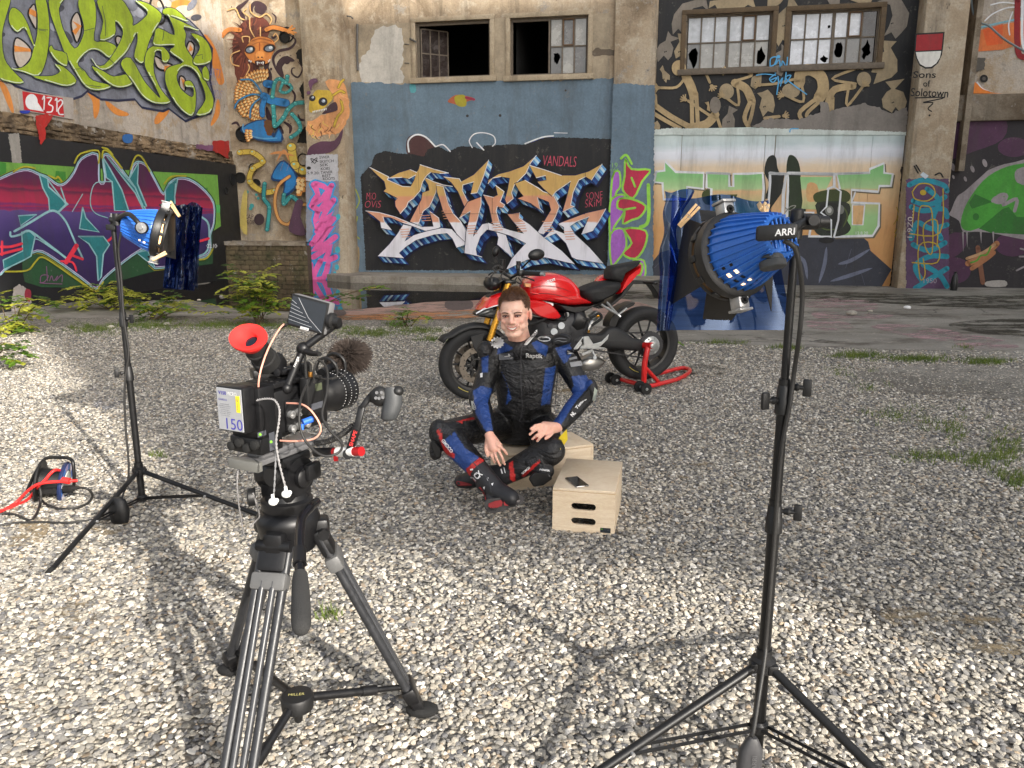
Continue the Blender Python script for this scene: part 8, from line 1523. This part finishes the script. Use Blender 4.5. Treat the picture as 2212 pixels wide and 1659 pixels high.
p.shape([(640, 432), (652, 410), (710, 345), (722, 338), (720, 360), (660, 432)], WH); p.text('GMOCO', (682, 388), 20, BKQ, 104, .03, 0, -50)
p.cut(); p.text('Raptik', (704, 502), 36, WH, 104, .03, 0, 2); p.cut(); p.ell((764, 394), 40, 16, WH, 4); p.text('X-lite', (764, 394), 18, BKQ, 52, .02, .2, 4); p.cut(); p.ell((478, 418), 37, 30, WH); p.text('Crown', (478, 415), 17, BKQ, 54, .02, 0, -6)
for i in range(12): a = 6.283 * i / 12; p.ell((478 + 37 * math.cos(a), 418 + 31 * math.sin(a)), 6, 5, WH)
p.cut(); p.shape([(487, 484), (574, 478), (578, 518), (488, 524)], GY); p.text('NL-Tuning.ch', (532, 512), 13, WH, 80, .02, 0, -4); p.shape([(505, 505), (520, 492), (535, 497), (548, 484), (560, 498), (550, 505)], WH)
p.cut(); p.shape([(900, 462), (944, 454), (950, 486), (904, 492)], BKQ); p.text('MOTO', (924, 468), 11, WH, 38, .02); p.text('ZIMMER', (926, 482), 9, WH, 38, .02); p.cut(); p.shape([(915, 512), (962, 500), (966, 514), (920, 524)], WH); p.text('MOTO', (942, 512), 9, BKQ, 34, .03); p.cut(); p.shape([(920, 538), (990, 528), (998, 556), (928, 566)], WH); p.text('autobar', (958, 548), 15, BKQ, 60, .0)
p.cut(); p.shape([(925, 830), (1040, 700), (1055, 720), (1050, 760), (945, 872)], pm(28, 28, 30)); p.text('NL', (940, 852), 24, WH, 30, .03, 0, -50); p.text('Tuning', (990, 785), 24, WH, 92, .03, .2, -50); p.cut(); p.text('MOTO', (334, 800), 16, WH, 54, .02, 0, 70)
p.cut(); p.shape([(1072, 690), (1090, 710), (1074, 775), (1058, 770)], pm(206, 214, 200)); p.cut(); p.shape([(316, 770), (328, 780), (338, 830), (322, 820)], pm(196, 200, 190)); p.cut(); p.shape([(372, 606), (388, 600), (388, 628), (374, 630)], WH)
p.cut(); p.shape([(852, 1000), (902, 945), (908, 1010), (864, 1072)], pm(226, 200, 40)); p.text('DUNLOP', (882, 1006), 15, BKQ, 76, .03, 0, -58)
p.cut(); p.text('GMOCO', (172, 1048), 22, WH, 96, .03, 0, 52); p.cut(); p.text('POWER FACE', (742, 1264), 15, WH, 88, .03, 0, -62); p.cut(); p.text('POWER', (768, 1196), 12, WH, 62, .02, 0, 6); p.cut(); p.text('GOMCO', (652, 1198), 14, WH, 62, .02, 0, -40)
p.cut('seam')
for q_ in ([(650, 440), (625, 460), (622, 640), (630, 830), (612, 900)], [(580, 470), (610, 520)],): ln(q_, 5, pm(58, 58, 62))
ln([(615, 460), (640, 650), (636, 820)], 4, pm(16, 16, 17)); ln([(520, 800), (640, 815), (860, 800)], 5, pm(20, 20, 22)); ln([(850, 570), (830, 800)], 4, pm(18, 18, 20))
p.cut(); p.shape([(818, 385), (850, 372), (905, 382), (918, 410), (870, 422), (825, 420)], pm(26, 26, 28), 2); p.stroke([(825, 398), (860, 390), (905, 396)], 6, pm(90, 92, 96), 4, 1); p.stroke([(828, 412), (850, 404), (880, 412), (905, 408)], 5, pm(110, 112, 116), 4, 1)
p.cut('knee_grip')
for yy in range(3):
    for xx in range(5): p.ell((118 + xx * 16 + yy * 8, 935 + yy * 14 + xx * 4), 6, 6, pm(52, 52, 56)); p.ell((668 + xx * 13 + yy * 4, 1148 - xx * 8 + yy * 12), 5, 5, pm(52, 52, 56))
p.done()
# knee sliders
for q_, Y in (([(62, 1030), (88, 1010), (138, 1075), (130, 1125), (100, 1130)], 4.0), ([(668, 1250), (700, 1210), (800, 1215), (815, 1250), (760, 1290), (700, 1300)], 3.89)):
    k = MB(); k.prism([M3(a, b_, Y) for a, b_ in q_], FW * .05); k.obj('knee_slider', M_SATB, SUIT, 40, bevel=.008)
# boots
M_BOOT = mat('boot_leather', S(34, 34, 37), .5, 0, .3, 30, .3, 120); M_SOLE = mat('boot_sole', S(66, 64, 64), .85, 0, .35, 40, .4, 140)
def boot(leg_pts, leg_r, extra, name='boot'):
    b_ = MB(); limb(b_, leg_pts, leg_r)
    for c, r, m in extra: b_.ell(c, r, m)
    return fuse(b_, name, .006, [M_BOOT], MAN, 4)
sd_ = Matrix.Rotation(R(18), 3, 'Y')
bR = boot([mid(knR, anR, .72), anR, M3(470, 1320, 3.86), M3(560, 1365, 3.80)], [.058, .056, .056, .046], [(M3(450, 1365, 3.86), (.05, .06, .045), None), (M3(400, 1275, 3.9), (.05, .05, .05), None)])
k = MB(); so_ = spline([M3(x, y, 3.775 + (x - 400) * .00006) for x, y in [(398, 1400), (420, 1375), (480, 1365), (560, 1350), (620, 1348), (642, 1370), (630, 1395), (570, 1420), (500, 1450), (440, 1458), (405, 1435)]], 4, True); k.prism(so_, FW * .03); sl_ = k.obj('sole', M_SOLE, bR, 40, bevel=.006)
sol = lambda x, y, off: P(x, y, 3.770 - off)
p = Paint(sol, .0, K3, sl_, 'sole_pattern'); p.shape([(425, 1400), (500, 1378), (505, 1415), (440, 1430)], pm(150, 44, 48), 2); p.shape([(525, 1372), (575, 1365), (565, 1405), (520, 1412)], pm(150, 44, 48), 2); p.ell((606, 1385), 12, 6, pm(120, 116, 114), -20)
for i in range(5): p.stroke([(415 + i * 12, 1445), (430 + i * 12, 1425)], 4, pm(44, 42, 42), 0)
p.done()
bL = boot([mid(knL, anL, .72), anL, M3(420, 1225, 4.08), M3(300, 1258, 4.14), M3(262, 1265, 4.15)], [.062, .058, .054, .05, .04], [(M3(262, 1262, 4.15), (.045, .05, .04), None)])
RB = bvh_of(bR)
def onboot(x, y, off):
    d = ray(x, y).normalized(); h = RB.ray_cast(EYE, d); return (h[0] if h[0] else P(x, y, 3.95)) - d * off
p = Paint(onboot, .002, K3, bR, 'boot_print'); p.text('TCX', (352, 1232), 40, WH, 70, .04, 0, -42)
for q_ in ([(412, 1245), (424, 1240), (420, 1262)], [(440, 1278), (455, 1272), (448, 1292)], [(390, 1300), (402, 1296), (398, 1316)], [(305, 1190), (330, 1186), (330, 1196), (306, 1200)]): p.shape(q_, WH)
p.stroke([(330, 1150), (420, 1250), (440, 1330)], 6, pm(60, 60, 64), 4); p.stroke([(300, 1210), (390, 1330), (410, 1390)], 10, pm(150, 36, 38), 4, 1); p.done()
LB = bvh_of(bL); RB = LB; p = Paint(onboot, .002, K3, bL, 'boot_print'); p.shape([(232, 1262), (300, 1275), (322, 1290), (240, 1290)], pm(140, 34, 38), 2); p.stroke([(500, 1190), (508, 1215)], 7, WH); p.stroke([(518, 1180), (526, 1212)], 4, WH); p.done()

TB = bvh_of(TANK)
def ontank(x, y, off):
    d = ray(x, y).normalized(); h = TB.ray_cast(EYE, d); return (h[0] if h[0] else BK(900, 330, .15)) - d * off
p = Paint(ontank, .002, K4, TANK, 'tank_print'); p.text('DUCATI', (884, 326), 24, WH, 70, .05, .2, -18); p.cut('tank_crease'); p.stroke([(700, 400), (800, 372), (930, 380), (1050, 420)], 7, pm(120, 12, 16), 4, 1); p.stroke([(690, 452), (820, 432), (960, 452), (1090, 490)], 6, pm(112, 12, 16), 4, 1); p.done()  # darker red strokes paint crease shading onto the tank
# ================================================================== wooden boxes, phone, reel, plants
q = NB('birch_plywood'); n1 = q.noise(4, 5, .6, q.map((1, 1, 9)), 1.2); n2 = q.noise(40, 4, .6, q.map((1, 6, 6)))
q.col(q.mix(.25, q.ramp(n1, [(.3, S(204, 182, 152)), (.7, S(220, 203, 178))]), q.ramp(n2, [(.35, .3), (.65, .7)]), 'OVERLAY')); q.rough(.6); q.bump(n2, .1, .003); M_PLY = q.m
M_PLYE = mat('ply_edge', S(184, 148, 104), .7, 0, .25, 50)
def applebox(c, yaw, w, d, h, label, slots, front_label=True):
    t = thing('apple_box', (c.x, c.y, 0), label, 'wooden box', 'plywood boxes on the gravel'); Mz = Matrix.Rotation(yaw, 3, 'Z'); X_ = Mz @ Vector((1, 0, 0)); Y_ = Mz @ Vector((0, 1, 0)); th = .015
    def pt(x, y, z): return c + X_ * x + Y_ * y + ZZ * z
    k = MB(); k.box(pt(0, 0, h - th / 2), (w, d, th), Mz, .003); k.obj('top_panel', M_PLY, t)
    for s_ in (-1, 1):
        k = MB(); k.box(pt(s_ * (w / 2 - th / 2), 0, (h - th) / 2 - .001), (th, d - 2 * th - .002, h - th - .002), Mz, .002); k.obj('side_panel', M_PLY, t)
    for s_ in (-1, 1):                       # end panels with slots cut through
        o = [Vector((x, z, 0)) for x, z in ((-w / 2, 0), (w / 2, 0), (w / 2, h - th - .001), (-w / 2, h - th - .001))]; polys = [o]
        for (zc_, L_, hh) in slots:
            sl = [Vector((L_ / 2 * sx - hh / 2 * sx + hh / 2 * math.cos(a), zc_ + hh / 2 * math.sin(a), 0)) for sx, a in [(1, -1.57 + .314 * i) for i in range(11)] + [(-1, 1.57 + .314 * i) for i in range(11)]]; polys.append(sl)
        tris = tessellate_polygon(polys); allp = [p for pl in polys for p in pl]; n = len(allp); y0, y1 = (s_ * d / 2, s_ * (d / 2 - th)); k = MB()
        vs = [pt(p.x, y0, p.y) for p in allp] + [pt(p.x, y1, p.y) for p in allp]; k.add(vs, [tuple(t3) for t3 in tris] + [tuple(i + n for i in reversed(t3)) for t3 in tris]); b0 = 0
        for pl in polys:
            for i in range(len(pl)): k.add([vs[b0 + i], vs[b0 + (i + 1) % len(pl)], vs[n + b0 + (i + 1) % len(pl)], vs[n + b0 + i]], [(0, 1, 2, 3)])
            b0 += len(pl)
        e = k.obj('end_panel', M_PLY, t, 0)
        if s_ == -1 and front_label:
            k = MB(); k.box(pt(w / 2 - .045, y0 - .0008, .024), (.052, .0012, .026), Mz); lb = k.obj('label_plate', mat('dark_label', S(36, 44, 50), .4), e, 0); k = MB(); lettering(k, 'cine light', pt(w / 2 - .038, y0 - .0016, .028), X_, ZZ, .006, .03, .0004); k.obj('print', M_GREYM, lb, 0); k = MB(); k.lathe([(0, .003), (.0006, .003)], pt(w / 2 - .063, y0 - .0015, .03), -Y_, 10); k.obj('green_dot', mat('green_dot', S(120, 200, 50), .5), lb, 0)
    k = MB(); k.box(pt(0, 0, h - th - .0006), (w + .0006, d + .0006, .0012), Mz); k.obj('joint', M_PLYE, t, 0)
    return t, pt, X_, Y_
c1 = (G(1193, 1146) + G(1327, 1157)) / 2; v_ = G(1327, 1157) - G(1193, 1146); yaw1 = math.atan2(v_.y, v_.x); w1_ = v_.length; Y1 = Vector((-math.sin(yaw1), math.cos(yaw1), 0)); h1 = .232
BX1, pt1, X1, Yv1 = applebox(c1 + Y1 * .25, yaw1, w1_, .50, h1, 'light plywood box with two hand slots in front of the man, a phone on top', [(.062, .125, .036), (.140, .125, .036)])
BX2, pt2, X2, Yv2 = applebox(Vector((.18, 4.50, 0)), R(-68), .305, .55, .232, 'light plywood box the man sits on, partly hidden behind his legs', [(.12, .125, .036)], False)
k = MB(); lettering(k, 'SATELLIT', pt2(-.1530, -.02, .125), -Yv2, ZZ, .03, .22, .0006, .02); k.obj('print', mat('burnt_print', S(74, 44, 30), .8), BX2, 0)
# phone
pc = [G(1226, 1031, h1 + .004), G(1257, 1029, h1 + .004), G(1266, 1053, h1 + .004), G(1235, 1054, h1 + .004)]; pcn = sum(pc, Vector()) / 4; px_ = (pc[1] - pc[0]).normalized(); py_ = ZZ.cross(px_); Mp = Matrix((px_, py_, ZZ)).transposed().to_3x3()
PHN = thing('phone', pcn, 'black smartphone lying face up on the front wooden box', 'phone'); k = MB(); k.box(pcn + ZZ * .0005, (.071, .146, .008), Mp @ Matrix.Rotation(R(8), 3, 'Z'), .004); k.obj('case', mat('steel_edge', S(150, 148, 146), .25, .8, .05), PHN); k = MB(); k.box(pcn + ZZ * .0052, (.067, .142, .0012), Mp @ Matrix.Rotation(R(8), 3, 'Z')); k.obj('screen', mat('phone_glass', (.008, .008, .01), .05, 0, .1), PHN, 0)
# cable reel
K5 = lambda c: ((c[0] * .24108) / 1.8228, (1750 + c[1] * .24108) / 1.8228)
rb = G(*K5((830, 860))); Yr = rb.y; RP = lambda x, y, dy=0: P(*K5((x, y)), Yr + dy)
REEL = thing('cable_reel', rb, 'black cable reel with blue and white socket face and tubular handle on the left gravel', 'cable reel')
a0, a1 = RP(640, 600, -.02), RP(1060, 625, .015); ra = (a1 - a0).normalized(); Rf = .115
k = MB(); k.lathe([(0, .02), (0, Rf * 1.05), (.006, Rf * 1.08), (.012, Rf * 1.05), (.014, .02)], a0, ra, 36); k.obj('flange', M_BKP, REEL); L = (a1 - a0).length
k = MB(); k.lathe([(.01, .075), (L - .01, .075)], a0, ra, 30); k.obj('drum', M_BKP, REEL)
k = MB(); k.lathe([(-.014, .02), (-.012, Rf), (0, Rf * 1.06), (.006, Rf * 1.04), (.010, Rf)], a1, ra, 40, False); k.lathe([(.008, Rf), (.008, .001)], a1, ra, 40, False); fc_ = k.obj('socket_face', mat('navy_plastic', S(34, 46, 84), .4), REEL)
qz = ra.to_track_quat('Z', 'Y').to_matrix(); seg = [S(60, 104, 180), S(206, 200, 214), S(56, 110, 190), S(150, 140, 180), S(40, 100, 176), S(210, 212, 220)]
for i in range(12):
    k = MB(); pts_ = [a1 + ra * .0095 + qz @ Vector((r_ * math.cos(a), r_ * math.sin(a), 0)) for r_, a in [(.078, .523 * i), (.112, .523 * i), (.112, .523 * i + .26), (.112, .523 * (i + 1)), (.078, .523 * (i + 1)), (.078, .523 * i + .26)]]; k.prism(pts_, ra * .0012); k.obj('face_segment', mat('segment%d' % (i % 6), seg[i % 6], .5), fc_, 0)
k = MB(); k.lathe([(.009, .070), (.014, .068), (.014, .001)], a1, ra, 30, False); k.obj('socket_disc', mat('socket_grey', S(190, 192, 186), .5), fc_)
k = MB(); hp2 = spline([RP(440, 760, .10), RP(560, 500, .10), RP(700, 270, .09), RP(800, 215, .06), RP(950, 212, .0), RP(1100, 220, -.03), RP(1180, 270, -.06), RP(1205, 420, -.07), RP(1212, 600, -.07), RP(1190, 760, -.07)], 6); k.tube(hp2, .0095, 10); k.tube([RP(440, 760, .10), RP(620, 800, 0), RP(1180, 765, -.07)], .0095, 10); k.obj('handle', M_BKM, REEL, 60)
k = MB(); k.tube([RP(660, 780, -.09), RP(890, 765, -.11)], .017, 12); k.obj('crank_grip', M_BKR, REEL)
def onG(x, y, z=.012): return G(*K5((x, y)), z)
k = MB(); k.tube([RP(1060, 725, -.10), RP(1180, 720, -.12)], .020, 12); k.tube([RP(1180, 720, -.12), RP(1290, 705, -.12)], [.014, .009], 10); tag(k.obj('mains_plug', M_BKR, None, 60), 'black mains plug pushed into the cable reel face', 'plug')
M_RCB = mat('red_cable', S(226, 44, 42), .5, 0, .08)
cable('reel_cable', [RP(980, 425, -.04), RP(900, 420, -.10), RP(820, 480, -.12), RP(740, 580, -.13), RP(640, 670, -.13), onG(540, 800, .03), onG(420, 920), onG(200, 1020), onG(-60, 1110), onG(-300, 1200)], .0085, M_RCB, 'upper red cable trailing off the cable reel drum'); cable('reel_cable', [RP(1262, 590, -.10), RP(1100, 600, -.13), RP(900, 610, -.14), RP(700, 630, -.15), RP(560, 680, -.15), RP(420, 790, -.13), onG(260, 950, .02), onG(80, 1060), onG(-60, 1130), onG(-320, 1260)], .0085, M_RCB, 'red cable crossing in front of the cable reel face')
k = MB(); k.cyl(RP(1020, 580, -.13), RP(1140, 600, -.13), .018, n=10); tag(k.obj('red_plug', M_RCB, None), 'red plug sitting on the cable reel face', 'plug')
cable('black_lead', [RP(1290, 705, -.12), RP(1420, 720, -.13), onG(1500, 800, .06), onG(1500, 880, .02), onG(1400, 980), onG(1180, 1045), onG(950, 1045), onG(760, 980), onG(690, 920), onG(640, 860, .04)], .0072, M_CAB, 'black lead looping round in front of the cable reel'); cable('black_lead', [RP(600, 720, -.05), RP(640, 700, -.11), RP(668, 800, -.13), onG(660, 960, .02), onG(600, 1130), onG(520, 1230), onG(430, 1225), onG(250, 1150), onG(60, 1130), onG(-200, 1180)], .0072, M_CAB, 'black lead hanging from the cable reel and running off left'); cable('black_lead', [onG(1900, 1240), onG(1800, 1215), onG(1480, 1240), onG(1100, 1280), onG(600, 1270), onG(200, 1290), onG(-200, 1370)], .0072, M_CAB, 'long black lead from the left light stand across the gravel')
# ---- plants -----------------------------------------------------------------------------------------
def leafM(name, a, b_): 
    z = NB(name); oi_ = z.n('ShaderNodeObjectInfo'); z.col(z.ramp(z.noise(7, 4, .6), [(.3, a), (.7, b_)])); z.rough(.5); z.set(Specular_IOR_Level=.4); tr_ = z.n('ShaderNodeBsdfTranslucent'); z.l(z.ramp(z.noise(7, 4, .6), [(.3, a), (.7, b_)]), tr_.inputs[0]); mx = z.n('ShaderNodeMixShader'); mx.inputs[0].default_value = .35; z.l(z.bs.outputs[0], mx.inputs[1]); z.l(tr_.outputs[0], mx.inputs[2]); z.l(mx.outputs[0], z.out.inputs[0]); return z.m
LF = [leafM('leaf_green', S(72, 104, 34), S(118, 150, 52)), leafM('leaf_yellow', S(150, 160, 50), S(188, 186, 78)), leafM('leaf_dark', S(44, 70, 28), S(80, 108, 40))]
M_STEM = mat('twig', S(84, 70, 48), .8, 0, .3, 40, .3)
def frond(mb, p0, d, L, rd, m, leaf=.03):
    side = d.cross(ZZ); side = side.normalized() if side.length > .05 else RT; n = max(4, int(L / leaf / .8)); mb.cur = m
    for i in range(n):
        t = (i + 1) / n; c = p0 + d * L * t - ZZ * (.35 * L * t * t)
        for s_ in (-1, 1):
            dl = (side * s_ + d * .45 + Vector((rd.uniform(-.2, .2), rd.uniform(-.2, .2), rd.uniform(-.55, .05)))).normalized(); wv_ = dl.cross(ZZ).normalized() * leaf * .46; e = leaf * rd.uniform(.9, 1.35); dn = ZZ * (-leaf * .12)
            mb.add([c, c + dl * e * .35 + wv_ + dn, c + dl * e * .8 + wv_ * .7 + dn, c + dl * e + dn * 2, c + dl * e * .8 - wv_ * .7 + dn, c + dl * e * .35 - wv_ + dn], [(0, 1, 2, 3), (0, 3, 4, 5)])
def plant(base, stems, rd, label, leaf=.032, fl=.26, grp='robinia shoots at the edge of the gravel'):
    t = thing('weed_shrub', base, label, 'shrub', grp); k = MB(); lv = MB()
    for (tip, nf, mixw) in stems:
        a = Vector(base) + Vector((rd.uniform(-.06, .06), rd.uniform(-.06, .06), -.02)); tip = Vector(tip); midp = a.lerp(tip, .5) + Vector((0, 0, .12)); sp_ = spline([a, midp, tip], 8); k.tube(sp_, [.009 * (1 - .75 * i / len(sp_)) for i in range(len(sp_))], 6)
        for i in range(nf):
            u = .25 + .75 * (i + rd.random()) / nf; c = sp_[min(len(sp_) - 1, int(u * len(sp_)))]; a_ = rd.uniform(0, 6.283); d = Vector((math.cos(a_), math.sin(a_), rd.uniform(-.1, .9))).normalized(); frond(lv, c, d, fl * rd.uniform(.6, 1.15), rd, 1 if rd.random() < mixw else (2 if rd.random() < .3 else 0), leaf)
    k.obj('stem', M_STEM, t, 60); tag(lv.obj('foliage', LF, t, 0, False), kind='stuff'); return t
rd = random.Random(21)
b_ = G(560, 700); plant(b_, [(P(545 + rd.uniform(-60, 70), 590 + rd.uniform(-5, 85), b_.y + rd.uniform(-.3, .5)), 9, .45) for _ in range(13)], rd, 'bushy green robinia clump behind the film camera monitor', .075, .34)
b_ = G(640, 690); plant(b_, [(P(850, 612, b_.y + 1.0), 0, .2), (P(838, 618, b_.y + .4), 5, .3), (P(800, 640, b_.y + .3), 2, .2), (P(705, 640, b_.y), 4, .3), (P(760, 628, b_.y + .3), 2, .2)], rd, 'long thin robinia shoot arching right over the puddle', .085, .42)
b_ = G(240, 668); plant(b_, [(P(x, y, b_.y + rd.uniform(-.5, .5)), 9, .75) for x, y in [(120, 655), (180, 618), (215, 625), (160, 640), (280, 640), (330, 650), (240, 620), (300, 655)]], rd, 'yellow-green robinia shoots along the foot of the purple mural', .08, .36)
b_ = G(330, 690); plant(b_, [(P(x, y, b_.y + rd.uniform(-.4, .4)), 8, .4) for x, y in [(380, 650), (430, 665), (470, 680), (350, 668), (300, 672), (400, 640)]], rd, 'low trailing robinia shoots beside the left light stand', .07, .32)
b_ = G(30, 720); plant(b_, [(P(x, y, b_.y + rd.uniform(-.3, .3)), 8, .7) for x, y in [(-10, 640), (30, 660), (60, 650), (110, 648), (20, 700), (50, 715)]], rd, 'yellow-green robinia branch at the left edge of the picture', .075, .36)
b_ = G(-20, 800); plant(b_, [(P(x, y, b_.y), 6, .3) for x, y in [(10, 740), (40, 760), (20, 785), (-5, 940)]], rd, 'broad-leaved green sprig at the far left edge over sunlit gravel', .07, .22)
b_ = G(880, 706); plant(b_, [(P(x, y, b_.y), 6, .3) for x, y in [(860, 680), (890, 672), (935, 690), (845, 695)]], rd, 'small robinia seedling in front of the orange floor paint', .045, .22)
b_ = G(1452, 752); plant(b_, [(P(1448, 738, b_.y), 4, .1), (P(1440, 742, b_.y), 4, .1)], rd, 'single small green seedling right of the rear wheel', .05, .12)
# grass tufts: short blades nobody could count
M_GR = leafM('grass_blade', S(70, 98, 34), S(128, 142, 62))
def tufts(name, spots, seed):
    rd = random.Random(seed); k = MB()
    for x0, y0, rx, ry, n in spots:
        for i in range(n):
            c = G(x0 + rd.gauss(0, rx * .5), y0 + rd.gauss(0, ry * .5), .0)
            for j in range(7):
                p0 = c + Vector((rd.uniform(-.04, .04), rd.uniform(-.04, .04), 0)); h_ = rd.uniform(.02, .075); dv = Vector((rd.uniform(-.7, .7), rd.uniform(-.7, .7), 1)) * h_; s_ = Vector((rd.uniform(-1, 1), rd.uniform(-1, 1), 0)).normalized() * .0028; k.add([p0 + s_, p0 - s_, p0 + dv], [(0, 1, 2)])
    return tag(k.obj(name, M_GR, None, 0, False), kind='stuff')
tufts('grass', [(200, 712, 60, 12, 190), (330, 705, 80, 12, 220), (470, 705, 70, 10, 180), (600, 708, 60, 8, 140), (800, 722, 70, 8, 170), (900, 716, 50, 8, 130), (940, 735, 50, 5, 60), (760, 712, 40, 6, 50), (860, 700, 30, 6, 40)], 3)
tufts('grass', [(1860, 770, 60, 6, 120), (1980, 778, 70, 6, 140), (2130, 784, 60, 6, 110), (1560, 742, 60, 4, 40), (1700, 752, 40, 4, 50), (1830, 805, 60, 12, 14), (1940, 900, 90, 26, 34), (2060, 930, 70, 30, 34), (2170, 975, 40, 30, 60), (2020, 990, 90, 9, 40), (2190, 1040, 40, 24, 40), (1880, 840, 60, 16, 12), (2120, 1000, 50, 14, 30), (710, 1335, 14, 6, 10), (340, 985, 12, 5, 8), (1720, 755, 16, 4, 12), (2090, 752, 24, 5, 16)], 5)
# litter: bag by the pillar, paper scraps, pebbles of rubble
k = MB(); c = G(2060, 628); rings = [[c + Vector((.075 * sc * math.cos(a) * (1 + .15 * mnoise.noise(Vector((a * 2, z, 1)))), .07 * sc * math.sin(a), z * .85)) for a in [6.283 * i / 18 for i in range(18)]] for z, sc in ((0, .9), (.12, 1), (.28, .95), (.40, .7), (.46, .35), (.50, .5))]; k.loft(rings); tag(k.obj('rubbish_bag', mat('bin_bag', S(26, 26, 28), .35, 0, .2, 9, .6, 20), None, 50), 'small black rubbish bag at the foot of the right pillar', 'rubbish bag')
rd = random.Random(31)
for i, (x, y, r_) in enumerate([(1960, 664, .07), (1840, 676, .10), (1880, 672, .05), (390, 662, .05), (480, 640, .06), (430, 648, .04), (1660, 700, .03), (360, 700, .06), (240, 706, .05)]):
    k = MB(); k.ell(G(x, y, r_ * .4), (r_, r_ * .8, r_ * .5), Matrix.Rotation(rd.uniform(0, 3), 3, 'Z'), 8, 5); o = k.obj('rubble_stone', M_STONE if i != 0 else M_PRW, None, 30); tag(o, ['white crumpled scrap on the apron near the right pillar', 'pale concrete lump on the apron amid pink paint', 'small dark lump beside the pink floor paint', 'round stone at the near edge of the puddle', 'stone standing in the puddle by the dock', 'little stone at the puddle rim', 'tiny pebble on the apron behind the right lamp', 'stone in the weeds by the left light stand', 'grey stone in the grass at the far left'][i], 'stone' if i else 'paper scrap', 'rubble on the ground')
